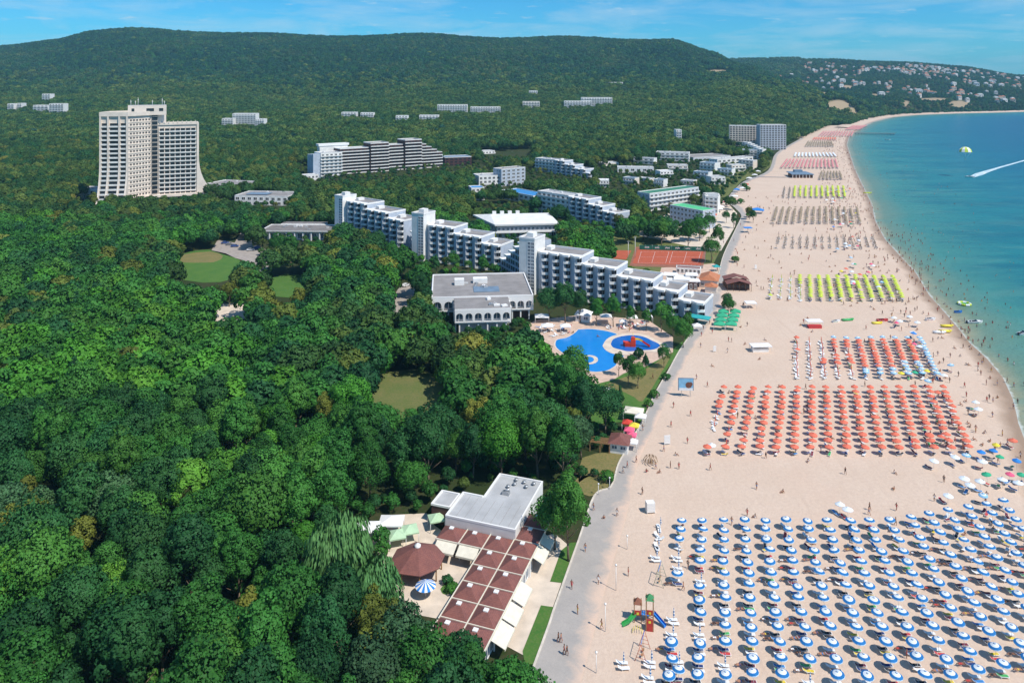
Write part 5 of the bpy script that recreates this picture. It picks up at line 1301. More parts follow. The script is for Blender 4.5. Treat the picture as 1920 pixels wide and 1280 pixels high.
# play castle
p = U(1212,1166); r = empty('play_castle', p, -.15, 'colourful wooden play castle with green and blue slides on the sand', 'playground')
mat('play_red', (0.45,0.05,0.04), .6, .15, 2.0); mat('play_green', (0.06,0.26,0.10), .6, .15, 2.0); mat('play_brown', (0.26,0.10,0.06), .7, .15, 2.0)
for (x, y, h, roof) in ((0.6,.6,3.2,'play_green'),(-1.5,.2,2.6,'play_brown'),(.5,-1.6,2.0,None)):
    for sx in (-.6,.6):
        for sy in (-.6,.6): MB().box(-.07,.07,-.07,.07,0,h+1.0).build('post','wood_plain', r, (x+sx,y+sy,0))
    MB().box(x-.6,x+.6,y-.6,y+.6,1.25,1.37).build('platform','wood_plain', r); MB().box(x-.52,x+.52,y-.68,y-.60,.1 if roof is None else 1.4,2.2).build('front_panel','play_red', r)
    MB().box(x-.2,x+.2,y-.695,y-.682,1.5,1.9).build('emblem_plate','canvas_yellow', r)
    if roof: MB().lathe([(1.05,h+.6),(.05,h+1.5)],4,rot=math.pi/4,smooth=False,cx=x,cy=y).face([(x-.74,y-.74,h+.61),(x-.74,y+.74,h+.61),(x+.74,y+.74,h+.61),(x+.74,y-.74,h+.61)]).build('roof',roof, r)
chute(r, [(1.2,.4,1.4),(2.3,-.3,.7),(3.2,-.9,.15)], .35, 'slide_blue'); chute(r, [(-2.0,-.4,1.4),(-3.0,-1.2,.7),(-4.2,-1.6,.15)], .38, 'slide_green')
for k in range(5): MB().box(-1.0+k*.32-.14,-1.0+k*.32+.14,-.3,.9,1.32+.12*math.sin(k*.78),1.38+.12*math.sin(k*.78)).build('bridge_plank','slide_blue', r)
for k in range(9):
    a = math.pi*k/8; MB().tube((-1.6+.9*math.cos(a),-2.2,.9*math.sin(a)+.02),(-1.6+.9*math.cos(a),-3.2,.9*math.sin(a)+.02),.04).build('rail','canvas_yellow', r)
# distant beach bar with boardwalk, pier
a, e = U(1486,334), U(1524,334); r = empty('beach_bar', a, math.atan2(e.y-a.y,e.x-a.x), 'dark beach bar with grey blue roof and boardwalk on the far sand', 'bar'); Lb = (e-a).length
MB().box(0,Lb,0,12,0,3.2).build('wall','dark_wood', r); mb = MB().prism([(-1,-1),(Lb+1,-1),(Lb+1.5,22),(2,22)], 3.3, 3.9); mb.build('roof','roof_bluegrey', r); MB().box(8,16,16,20,3.9,6.0).build('roof_turret','roof_bluegrey', r)
for k in range(7): MB().box(-.2,.2,-.2,.2,0,3.3).build('post','trim_white', r, (k*Lb/6,-.6,0))
MB().prism([(-38,6),(-36,10),(-.05,5),(-.05,2)], 0, .35).build('boardwalk','roof_felt', r)
a, e = U(1602,251.5), U(1678,252.5); r = empty('pier', (a.x,a.y,0), math.atan2(e.y-a.y,e.x-a.x), 'long dark pier reaching into the sea at the far end', 'pier'); Lp = (e-a).length
MB().box(0,Lp,-2.5,2.5,1.6,2.3).build('deck','roof_dark', r)
for k in range(14): MB().tube((0,0,-2.4),(0,0,1.6),.5,.5,6).build('pile','roof_dark', r, (2+k*(Lp-4)/13,0,0))
# white sail canopy on the lawn, bird shaped
p = U(1133,748); r = empty('sail_canopy', p, .1, 'white double wing canopy on a post above the dark trees', 'canopy'); MB().tube((0,0,0),(0,0,2.6),.09).build('post','trim_white', r)
for s in (-1,1): MB().face([(0,-.7,2.7),(s*1.7,-1.0,3.2),(s*1.9,.9,3.3),(0,.8,2.7)][::s]).face([(0,-.7,2.62),(0,.8,2.62),(s*1.9,.9,3.22),(s*1.7,-1.0,3.12)][::s]).build('wing','canvas_white', r)
# ================================================================ planting
bpy.context.view_layer.update()
SKIPN = ('window','balcony','fin','cornice','parapet','lamp_head','pole','post','roof_vent','antenna','line','sill','stair_window','pier','gutter','awning')
for o_ in list(scene.objects):
    if o_.type != 'MESH' or o_.parent is None or o_.name.split('.')[0] in SKIPN or o_.name.split('.')[0] in ('crown','trunk'): continue
    bb = o_.bound_box; xs = [q[0] for q in bb]; ys_ = [q[1] for q in bb]
    if (max(xs)-min(xs))*(max(ys_)-min(ys_)) < 5: continue
    W = o_.matrix_world; c_ = W @ Vector(((max(xs)+min(xs))/2,(max(ys_)+min(ys_))/2,0)); Mi = W.inverted()
    FOOT.append((Mi, min(xs), max(xs), min(ys_), max(ys_), c_.x, c_.y, math.hypot(max(xs)-min(xs), max(ys_)-min(ys_))/2))
# --- hand placed garden and landmark trees: kind, photo pixel of the trunk foot, scale, label
HERO = [
 ('dark',1088,604,.9,'rightmost of three big dark trees before the largest stepped hotel'), ('olive',905,470,.7,'yellow green tree below the white roofed hall'), ('green',850,512,.75,'green tree at the foot of the middle stepped hotel'), ('green',905,520,.7,'leafy tree below the low end of the middle stepped hotel'), ('spruce',818,515,.8,'dark conifer at the stair tower of the middle stepped hotel'), ('green',735,492,.75,'green tree below the low end of the left stepped hotel'), ('olive',755,520,.7,'olive tree between the left and middle stepped hotels'), ('green',1192,440,.8,'leafy tree at the corner of the green roofed hotel'), ('olive',1160,430,.8,'yellow green tree right of the sawtooth hotel'), ('green',1330,436,.8,'tree by the promenade stalls below the green roof'), ('green',1362,418,.6,'small tree between the far stalls and the promenade'),
 ('green',1066,1052,1.12,'large dark green tree over the path beside the grey roof'),
 ('green',1040,1030,.85,'green tree touching the grey flat roof of the restaurant'),
 ('willow',632,1150,1.25,'pale green weeping willow left of the octagonal brown roof'),
 ('willow',700,1185,0.95,'smaller weeping willow beside the octagonal pavilion'),
 ('bright',355,1010,1.2,'vivid light green tree on tall pale forked trunk in the wood'),
 ('olive',150,1090,1.0,'yellowing tree near the left edge of the wood'),
 ('olive',608,830,0.95,'yellow green tree at the edge of the grassy clearing'),
 ('green',880,1402,1.05,'large green tree below the brown restaurant roofs'), ('green',965,1420,1.0,'green tree at the bottom beside the promenade lawn'),
 ('green',795,1350,1.0,'green tree below the striped blue sunshade'), ('olive',470,1260,1.0,'yellow flecked tree in the lower middle of the wood'),
 ('olive',690,1230,.9,'yellow tipped tree below the willows'),
 ('dark',1135,815,0.95,'dark tree beside the brown roofed kiosk'), ('dark',1095,830,1.1,'dark tree at the wood edge left of the kiosk'),
 ('green',1060,800,1.1,'tall green tree at the right end of the wood'), ('green',1075,745,1.0,'green tree left of the mown lawn by the pool'),
 ('cypress',1163,768,0.75,'slim dark cypress on the mown lawn'),
 ('spruce',1211,697,0.55,'small blue green spruce below the paddling pool'),
 ('green',1178,722,0.62,'bushy tree below the swimming pool edge'), ('green',1196,728,0.55,'small tree on the lawn right of the pool bushes'),
 ('green',1160,705,0.5,'low leafy tree at the pool rim'),
 ('green',1245,690,0.5,'small round tree by the promenade below the slide'), ('green',1281,652,0.7,'green tree at the promenade right of the paddling pool'),
 ('green',1262,632,0.6,'leafy tree behind the paddling pool'), ('green',1240,622,0.75,'round tree above the slide pool'),
 ('dark',1060,606,1.0,'big dark tree between the arched pavilion and the stepped hotel'), ('dark',1030,602,1.0,'dark tree right of the arched white pavilion'),
 ('green',1118,611,.72,'green tree in front of the stepped hotel above the pool'), ('green',1150,613,.75,'tree before the stepped hotel by white sunshades'),
 ('poplar',1182,613,.62,'slender tree against the balconies'), ('green',1212,620,.55,'tree before the low end of the stepped hotel'),
 ('green',1290,622,.5,'bush like tree beside the teal awning'),
 ('green',1366,592,.55,'round green tree standing on the beach edge'), ('gray',1364,578,.5,'grey green tree below the dark red hut'),
 ('olive',1082,470,.95,'rusty yellow tree right of the white roofed hall'), ('willow',1128,482,.75,'weeping tree left of the tennis court'),
 ('dark',1048,428,1.1,'dark conifer left of the sawtooth hotel'), ('spruce',1035,426,1.15,'tall dark spruce before the balcony hotel'), ('spruce',1064,430,1.1,'tall dark spruce beside the sawtooth balconies'),
 ('green',1240,462,1.0,'leafy tree behind the tennis court'), ('green',1290,470,1.1,'tree right of the green fence of the tennis court'),
 ('green',1312,452,1.0,'large tree between the green roof and the promenade'), ('green',1206,452,.9,'tree left of the green roofed hotel'),
 ('poplar',1376,428,.8,'narrow tree beside the promenade bend'), ('green',1334,492,.95,'tree between tennis court and promenade'), ('green',1346,472,.9,'bushy tree beside the promenade above the courts'),
 ('spruce',660,460,1.1,'tall dark spruce before the highest hotel tower'), ('spruce',690,475,1.0,'dark conifer below the left stepped hotel'), ('dark',705,480,1.0,'dark tree below the left stepped hotel'),
 ('green',545,500,1.15,'big green tree below the grey flat roof'), ('green',590,505,1.1,'big green tree beside the lawn'), ('green',520,490,.95,'tree at the car park edge'),
 ('olive',560,590,.9,'yellow green tree below the small lawn'), ('olive',650,585,.95,'rusty yellow tree right of the small lawn'), ('spruce',557,592,.6,'small dark spruce in front of the small lawn'),
 ('dark',800,600,.95,'dark tree left of the arched pavilion'), ('dark',788,575,1.0,'dark tree behind the white car'), ('olive',430,575,.9,'yellow green tree beside the sunlit terrace'), ('olive',492,582,.9,'olive tree right of the sunlit terrace'),
 ('olive',116,410,1.1,'yellow tree left of the white tower'), ('olive',175,400,1.1,'yellow green tree by the tower foot'), ('bright',190,415,1.0,'light green tree below the tower'),
 ('spruce',372,392,1.0,'dark spruce at the right foot of the tower'), ('spruce',240,395,.9,'dark spruce at the left foot of the tower'),
 ('olive',1405,412,.7,'yellow green tree on the beach by the blue roof'), ('green',1412,418,.55,'green bush like tree on the beach by the blue roof'),
]
hero_xy = []
for (k, px, py, s, lab) in HERO:
    p = U(px, py); hero_xy.append((p.x, p.y))
    tree(k, p.x, p.y, 0, s, lab, 'garden and landmark trees')
hero_xy = np.array(hero_xy)
def away_from_heroes(X, Y, r):
    d2 = ((X[:,None]-hero_xy[None,:,0])**2 + (Y[:,None]-hero_xy[None,:,1])**2).min(1)
    return d2 > r*r
# --- the near wood: every tree a thing
X, Y = jitter_grid(-330, 120, 82, 420, 7.4)
Zt = terrain_z(X, Y); hh = rng.uniform(12.5, 16.5, X.shape)
px, py, dp = proj(X, Y, Zt+10)
ok = tree_ok(X, Y, Zt, hh) & away_from_heroes(X, Y, 4.6) & (px > -170) & (py < 1420)
X, Y, hh, px, py, dp = X[ok], Y[ok], hh[ok], px[ok], py[ok], dp[ok]
order = np.argsort(dp); NNEAR = 300-len(HERO)
def where_words(px, py):
    a = 'far left' if px < 130 else 'left' if px < 420 else 'centre' if px < 720 else 'near the restaurant' if px < 960 else 'by the promenade'
    b_ = 'in the front rank' if py > 1130 else 'in the near wood' if py > 960 else 'halfway up the wood' if py > 800 else 'in the back of the wood'
    return a + ' ' + b_
near_rows = []
for i in order[:NNEAR]:
    v = mnoise.noise(Vector((X[i]*.03, Y[i]*.03, 3.0))) + random.uniform(-.55,.55)
    kind = 'bright' if v > .52 else 'green' if v > -.12 else 'dark' if v > -.52 else 'gray' if v > -.62 else 'olive'
    words = {'bright':'bright green','green':'mid green','dark':'dark green','gray':'grey green','olive':'yellowish'}[kind]
    near_rows.append(((words, where_words(px[i], py[i])), px[i], kind, i))
groups_ = {}
for r in sorted(near_rows, key=lambda r: r[1]): groups_.setdefault(r[0], []).append(r)
for (words, where), rows_ in groups_.items():
    for q, (_, _, kind, i) in enumerate(rows_):
        if len(rows_) == 1: lab = 'the only %s broadleaf tree, %s' % (words, where)
        else: lab = '%s %s tree from left, %s' % (ORD[q+1], words, where)
        tree(kind, X[i], Y[i], 0, hh[i]/14.3*random.choice((.82,.95,1.02,1.12)), lab, 'trees of the near wood')
rest = order[NNEAR:]

# --- all further trees are one mass: points with instanced crowns
def scatter(name, pts, scl, idx, meshes, label, cat):
    pc = bpy.data.collections.new(name+'_kinds')
    for k, me in enumerate(meshes):
        o = bpy.data.objects.new('kind_%02d' % k, me); pc.objects.link(o)
    me = bpy.data.meshes.new(name); me.from_pydata(pts.tolist(), [], [])
    a = me.attributes.new('scl', 'FLOAT', 'POINT'); a.data.foreach_set('value', scl.astype(np.float32))
    a = me.attributes.new('idx', 'INT', 'POINT'); a.data.foreach_set('value', idx.astype(np.int32))
    a = me.attributes.new('rot', 'FLOAT', 'POINT'); a.data.foreach_set('value', rng.uniform(0,6.28,len(pts)).astype(np.float32))
    o = place(name, me)
    ng = bpy.data.node_groups.new(name, 'GeometryNodeTree')
    ng.interface.new_socket('Geometry', in_out='INPUT', socket_type='NodeSocketGeometry')
    ng.interface.new_socket('Geometry', in_out='OUTPUT', socket_type='NodeSocketGeometry')
    nn, ll = ng.nodes, ng.links
    gi, go = nn.new('NodeGroupInput'), nn.new('NodeGroupOutput')
    ci = nn.new('GeometryNodeCollectionInfo'); ci.inputs['Collection'].default_value = pc
    ci.inputs['Separate Children'].default_value = True; ci.inputs['Reset Children'].default_value = True
    ip = nn.new('GeometryNodeInstanceOnPoints'); ip.inputs['Pick Instance'].default_value = True
    def attr(nm, typ):
        q = nn.new('GeometryNodeInputNamedAttribute'); q.data_type = typ; q.inputs['Name'].default_value = nm
        return [s for s in q.outputs if s.enabled][0]
    cx = nn.new('ShaderNodeCombineXYZ'); ll.new(attr('rot','FLOAT'), cx.inputs[2])
    ll.new(gi.outputs[0], ip.inputs['Points']); ll.new(ci.outputs[0], ip.inputs['Instance'])
    ll.new(attr('idx','INT'), ip.inputs['Instance Index']); ll.new(cx.outputs[0], ip.inputs['Rotation'])
    ll.new(attr('scl','FLOAT'), ip.inputs['Scale']); ll.new(ip.outputs[0], go.inputs[0])
    md = o.modifiers.new('scatter', 'NODES'); md.node_group = ng
    return tag(o, label, cat, None, 'stuff')

mid_mats = ['leaf_green','leaf_dark','leaf_green','leaf_valley','leaf_valley','leaf_olive','leaf_bright']
MIDM = []
for k, m in enumerate(mid_mats):
    MIDM.append(crown_mesh('mid_crown', 4.6, 6.6, 4.8, 22, 1500, .95, 300+k, m, 'round', .4))
MIDM.append(crown_mesh('mid_conifer', 3.2, 6.0, 6.0, 24, 1000, .8, 320, 'leaf_dark', 'cone'))
def pick_mid(X, Y):
    v = np.array([mnoise.noise(Vector((a*.012, b_*.012, 9.0))) for a, b_ in zip(X, Y)]) + rng.uniform(-.5,.5,len(X))
    k = np.where(v > .5, 6, np.where(v > .12, 0, np.where(v > -.1, 2, np.where(v > -.4, 1, 3))))
    far = Y > 480
    k = np.where(far & (v > .2), 3, k); k = np.where(far & (v <= .2) & (v > -.2), 4, k)
    k = np.where(rng.random(len(X)) < .06, 7, k); k = np.where(rng.random(len(X)) < .05, 5, k)
    return k
ri = rest
P1 = np.stack([X[ri], Y[ri], np.zeros(len(ri))], 1)
s1 = hh[ri]/11.4*.92
# resort gardens and valley up to 950 m
X2, Y2 = jitter_grid(-800, 560, 420, 950, 8.0); h2 = rng.uniform(8.5, 13, X2.shape)
Xg, Yg = jitter_grid(-330, 130, 300, 420, 8.5)
Z2 = terrain_z(X2, Y2)
ok = tree_ok(X2, Y2, Z2, h2) & (np.abs(X2) < Y2*.80+40) & away_from_heroes(X2, Y2, 4.5)
P2 = np.stack([X2, Y2, Z2], 1)[ok]; s2 = h2[ok]/11.4
# low garden trees where tall ones would hide a building
X6, Y6 = jitter_grid(-420, 420, 300, 860, 7.0); h6 = rng.uniform(3.0, 5.2, X6.shape); Z6 = terrain_z(X6, Y6)
ok = tree_ok(X6, Y6, Z6, h6, grow=1.8, fronts=False) & ~tree_ok(X6, Y6, Z6, np.full(X6.shape, 11.0)) & (np.abs(X6) < Y6*.78) & away_from_heroes(X6, Y6, 4.0)
ok &= rng.random(len(X6)) < .75
P6 = np.stack([X6, Y6, Z6], 1)[ok]; s6 = h6[ok]/11.4
# undergrowth beneath the near wood
X7, Y7 = jitter_grid(-260, 60, 84, 330, 4.6); h7 = rng.uniform(1.8, 4.6, X7.shape); Z7 = np.zeros(X7.shape)
ok = tree_ok(X7, Y7, Z7, h7, grow=1.2, fronts=False) & (X7 > -Y7*.75-15) & (rng.random(len(X7)) < .8)
P7 = np.stack([X7, Y7, Z7], 1)[ok]; s7 = h7[ok]/11.4
PM = np.concatenate([P1, P2, P6, P7]); SM = np.concatenate([s1, s2, s6, s7])
scatter('resort_wood', PM, SM, pick_mid(PM[:,0], PM[:,1]), MIDM, 'dense mixed green wood surrounding the hotels and the white tower', 'wood')

FARM = [crown_mesh('far_crown', 5.2, 5.0, 4.6, 12, 260, 2.0, 400+k, m, 'round', .46) for k, m in enumerate(['leaf_valley','leaf_valley','leaf_hill','leaf_hill','leaf_dark'])]
X3, Y3 = jitter_grid(-1700, 1100, 950, 1800, 9.5); X4, Y4 = jitter_grid(-2700, 2200, 1800, 3150, 13.5); X5, Y5 = jitter_grid(200, 3100, 3150, 4000, 19)
X = np.concatenate([X3,X4,X5]); Y = np.concatenate([Y3,Y4,Y5])
sc_ = np.concatenate([rng.uniform(.8,1.2,X3.shape), rng.uniform(1.1,1.75,X4.shape), rng.uniform(1.5,2.2,X5.shape)])
k = np.abs(X) < Y*.80+60; X, Y, sc_ = X[k], Y[k], sc_[k]
Z = terrain_z(X, Y); ok = tree_ok(X, Y, Z, 9.0*sc_)
near_t = np.zeros(len(X), bool)
cand = np.where((X > 600) & (Y > 1850))[0]
for q in TXY:            # clear the plots and the ground in front of the houses
    dx, dy = X[cand]-q[0], Y[cand]-q[1]; near_t[cand] |= (np.abs(dx) < 12) & (dy < 12) & (dy > -30)
for (xa, xb, yb_, zb_) in FARW: near_t |= (X > xa-5) & (X < xb+5) & (Y > yb_-24) & (Y < yb_+22)
ok &= ~near_t
_tpx, _tpy, _ = proj(X, Y, Z)
sc_ = np.where((_tpx > 1500) & (Y > 2050), sc_*.62, sc_)
dens = np.array([mnoise.noise(Vector((a*.006, b_*.006, 1.0))) for a, b_ in zip(X, Y)])
ok &= rng.random(len(X)) < np.clip(1.05+dens*0.5, .5, 1)
X, Y, Z, sc_, dens = X[ok], Y[ok], Z[ok], sc_[ok], dens[ok]
hillf = np.clip((Y-1850)/350, 0, 1)
idx = np.where(rng.random(len(X)) < hillf*.88+.03, rng.integers(2,5,len(X)), rng.integers(0,2,len(X)))
scatter('hill_forest', np.stack([X,Y,Z],1), sc_, idx, FARM, 'continuous forest covering the valley and the long hill to the skyline', 'forest')
# ================================================================ parasols, loungers, people, boats
mat('parasol_blue', (0.010,0.15,0.40), 0.75, .12, 1.5, .1); mat('parasol_white', (0.74,0.79,0.82), 0.8, .05, 1.5, .1); mat('parasol_grey', (0.42,0.50,0.58), 0.8)
mat('parasol_rim_glint', (0.45,0.66,0.82), 0.8)  # valance colour below paints a bright glint round the blue canopies
mat('parasol_red', (0.74,0.175,0.105), 0.8, .08, 1.5, .1); mat('parasol_red_dark', (0.64,0.12,0.075), 0.8, .08, 1.5, .1)
mat('parasol_lime', (0.52,0.62,0.07), 0.8, .1, 1.5, .1); mat('parasol_straw', (0.32,0.25,0.17), 0.95, .25, 3.0, .3); mat('parasol_rose', (0.66,0.26,0.26), 0.8, .1, 1.0, .1)
mat('pole_white', (0.75,0.75,0.75), 0.5); mat('plastic_white', (0.80,0.80,0.79), 0.5, .04, 2.0)
PROF = [(.02,2.64),(.17,2.60),(.20,2.50),(.40,2.42),(.68,2.28),(1.05,2.07),(1.07,1.96)]
def canopy_mesh(mis, mats, r=1.0):
    mb = MB(); pr = [(a*r, z) for a, z in PROF]; mb.lathe(pr, 12, mis=mis, smooth=False)
    mb.lathe([(a*.985, z-.025) for a, z in pr[:-1]][::-1], 12, mis=mis[:-1][::-1], smooth=False)
    return mb.mesh('canopy', mats)
POLE = MB().tube((0,0,0),(0,0,2.66),.03,.025,5).mesh('pole','pole_white')
OPENP = {'blue': canopy_mesh([2,1,0,0,1,3], ['parasol_white','parasol_blue','parasol_grey','parasol_rim_glint'], .99), 'red': canopy_mesh([1,1,0,0,0,1], ['parasol_red','parasol_red_dark']),
         'lime': canopy_mesh([0,0,0,0,0,0], ['parasol_lime']), 'white': canopy_mesh([0]*6, ['parasol_white'], 1.05), 'pink': canopy_mesh([0]*6, ['canvas_pink'], .9), 'green': canopy_mesh([0]*6, ['canvas_green'], .95),
         'plain blue': canopy_mesh([0]*6, ['canvas_blue'], .95), 'light blue': canopy_mesh([0,1,0,1,0,0], ['canvas_sky','parasol_white'], .95), 'yellow': canopy_mesh([0]*6, ['canvas_yellow'], .9), 'straw': canopy_mesh([0]*6, ['parasol_straw'], .95), 'rose': canopy_mesh([0]*6, ['parasol_rose'], 1.0)}
def furled(m1, m2):
    mb = MB(); rs = [.05,.13,.15,.14,.12,.10,.06,.03]; zs_ = [.9,1.1,1.35,1.6,1.85,2.1,2.35,2.6]
    mb.lathe(list(zip(rs, zs_)), 7, mis=[0,1,0,1,0,1,0]); return mb.mesh('furled_canopy', [m1, m2])
FURL = {'blue': furled('parasol_blue','parasol_white'), 'red': furled('parasol_red','parasol_red_dark'), 'lime': furled('parasol_lime','parasol_lime'), 'straw': furled('parasol_straw','parasol_straw')}
def parasol(colour, x, y, label, group, closed=False):
    r = empty(('closed_' if closed else '')+{'blue':'striped_parasol','red':'red_parasol','lime':'lime_parasol','light blue':'light_blue_parasol'}.get(colour,'private_parasol') if 'scattered' not in label else 'private_parasol', (x, y, .05), random.uniform(0,6.28), label, 'parasol', group)
    sc_p = random.uniform(.94,1.06); r.scale = (sc_p,sc_p,random.uniform(.92,1.06))
    if not closed: r.rotation_euler = (random.gauss(0,.06), random.gauss(0,.06), random.uniform(0,6.28))
    place('furled_canopy' if closed else 'canopy', FURL[colour] if closed else OPENP[colour], r); place('pole', POLE, r)
    return r
# lounger: slatted bed with raised back and pad, long side along x
TOWELS = {'bare':'plastic_white','navy':mat('towel_navy',(0.03,0.05,0.16),.95,.2,3) and 'towel_navy','maroon':mat('towel_maroon',(0.18,0.03,0.05),.95,.2,3) and 'towel_maroon','blue':mat('towel_blue',(0.05,0.22,0.50),.95,.2,3) and 'towel_blue',
          'red':mat('towel_red',(0.55,0.06,0.06),.95,.2,3) and 'towel_red','green':mat('towel_green',(0.08,0.40,0.12),.95,.2,3) and 'towel_green','yellow':mat('towel_yellow',(0.70,0.52,0.06),.95,.2,3) and 'towel_yellow','black':mat('towel_black',(0.03,0.03,0.035),.95,.2,3) and 'towel_black'}
def lounger_mesh(m):
    mb = MB(); mb.box(-.95,.35,-.32,.32,.28,.34,0)
    c_, s_ = math.cos(.5), math.sin(.5)
    f = lambda t, y, dz=0: (.35+t*c_, y, .34+t*s_+dz)
    mb.face([f(0,-.32),f(.7,-.32),f(.7,.32),f(0,.32)]).face([f(0,.32,-.06),f(.7,.32,-.06),f(.7,-.32,-.06),f(0,-.32,-.06)]).face([f(.7,-.32,-.06),f(.7,.32,-.06),f(.7,.32),f(.7,-.32)])
    for x in (-.85,.3):
        for y in (-.28,.28): mb.box(x-.03,x+.03,y-.03,y+.03,0,.28,0)
    if m != 'plastic_white':
        mb.box(-.85,.3,-.27,.27,.342,.37,1); mb.face([f(.02,-.27,.03),f(.62,-.27,.03),f(.62,.27,.03),f(.02,.27,.03)],1)
    return mb.mesh('sun_lounger', ['plastic_white', m])
LOUNGE = {k: lounger_mesh(v) for k, v in TOWELS.items()}

# ------------------------------------------------ people: one continuous skinned body per pose
mat('skin_tan', (0.42,0.20,0.12), .6); mat('skin_brown', (0.27,0.12,0.07), .6); mat('hair_dark', (0.04,0.025,0.02), .7)
SWIM = {'red':'towel_red','black':'towel_black','blue':'towel_blue','white':'plastic_white','yellow':'towel_yellow','navy':'towel_navy'}
def body(pose):
    J = {'pelvis':(0,0,.95),'belly':(0,0,1.10),'chest':(0,0,1.32),'neck':(0,0,1.50),'head':(0,-.01,1.63),'crown':(0,0,1.76)}
    if pose == 'walk': legs = {'l':[(.09,0,.90),(.10,-.18,.50),(.10,-.08,.08),(.10,-.22,.03)],'r':[(-.09,0,.90),(-.10,.10,.50),(-.10,.32,.12),(-.10,.24,.02)]}; arms = {'l':[(.20,0,1.40),(.25,.16,1.14),(.24,.10,.90)],'r':[(-.20,0,1.40),(-.25,-.12,1.13),(-.24,-.26,.92)]}
    elif pose == 'sit':
        J = {k:(x,y,z-.80) for k,(x,y,z) in J.items()}; legs = {'l':[(.10,-.08,.16),(.13,-.42,.46),(.12,-.70,.06),(.12,-.86,.04)],'r':[(-.10,-.08,.16),(-.13,-.44,.42),(-.12,-.74,.06),(-.12,-.9,.04)]}; arms = {'l':[(.20,0,.60),(.28,.14,.36),(.26,.26,.06)],'r':[(-.20,0,.60),(-.27,-.14,.40),(-.18,-.38,.46)]}
    else: legs = {'l':[(.09,0,.90),(.12,-.03,.50),(.12,.02,.08),(.13,-.13,.03)],'r':[(-.09,0,.90),(-.11,.0,.50),(-.11,.03,.08),(-.12,-.12,.03)]}; arms = {'l':[(.20,0,1.40),(.27,.05,1.13),(.26,-.06,.88)],'r':[(-.20,0,1.40),(-.32,.0,1.16),(-.20,-.18,1.06)]}
    V, E, R = [], [], []
    def add(p, r_, par=None): V.append(p); R.append(r_); i = len(V)-1; (E.append((par,i)) if par is not None else None); return i
    p = add(J['pelvis'],.15); b_ = add(J['belly'],.135,p); c_ = add(J['chest'],.155,b_); nk = add(J['neck'],.055,c_); hd = add(J['head'],.10,nk); add(J['crown'],.085,hd)
    for k in 'lr':
        q = p
        for pt, r_ in zip(legs[k],(.10,.07,.045,.04)): q = add(pt,r_,q)
        q = c_
        for pt, r_ in zip(arms[k],(.06,.045,.035)): q = add(pt,r_,q)
    me = bpy.data.meshes.new('skeleton'); me.from_pydata(V,E,[]); o = bpy.data.objects.new('skeleton', me); COL.objects.link(o)
    o.modifiers.new('skin','SKIN')
    if not me.skin_vertices: 
        return None
    for i, sv in enumerate(me.skin_vertices[0].data): sv.radius = (R[i], R[i]*(.72 if i in (p,b_,c_) else 1)); sv.use_root = (i == 0)
    ss = o.modifiers.new('sub','SUBSURF'); ss.levels = 1; ss.render_levels = 1
    dg = bpy.context.evaluated_depsgraph_get(); dg.update()
    out = bpy.data.meshes.new_from_object(o.evaluated_get(dg)); bpy.data.objects.remove(o)
    return out
POSES = {}
for pose in ('stand','walk','sit'):
    base = body(pose)
    for sw, m in SWIM.items():
        me = base.copy(); me.name = 'person'; me.materials.clear()
        for q in (('skin_tan','skin_brown')[len(sw)%2], m, 'hair_dark'): me.materials.append(MATS[q])
        dz = -.80 if pose == 'sit' else 0; full = sw in ('black','red','white')
        for f in me.polygons:
            c_ = f.center; z = c_.z-dz; f.use_smooth = True
            f.material_index = 2 if (z > 1.66 or (z > 1.56 and c_.y > .02)) and abs(c_.x) < .15 else 1 if (abs(c_.x) < .19 and (.80 < z < 1.02 or (full and 1.0 <= z < 1.36)) and not (pose == 'sit' and c_.y < -.2)) else 0
        POSES[(pose, sw)] = me
NPEOPLE = [0]
def person(x, y, pose, sw, label, group=None, rz=None, z=.05, lie=False):
    if NPEOPLE[0] >= 300: return None
    NPEOPLE[0] += 1
    o = place('person', POSES[(pose, sw)], None, (x, y, z), random.uniform(0,6.28) if rz is None else rz)
    if lie: o.rotation_euler = (math.pi/2*-1, 0, rz); 
    o.scale = (1.05,1.05,random.uniform(.95,1.05))
    return tag(o, label, 'person', group)
SWK = list(SWIM)

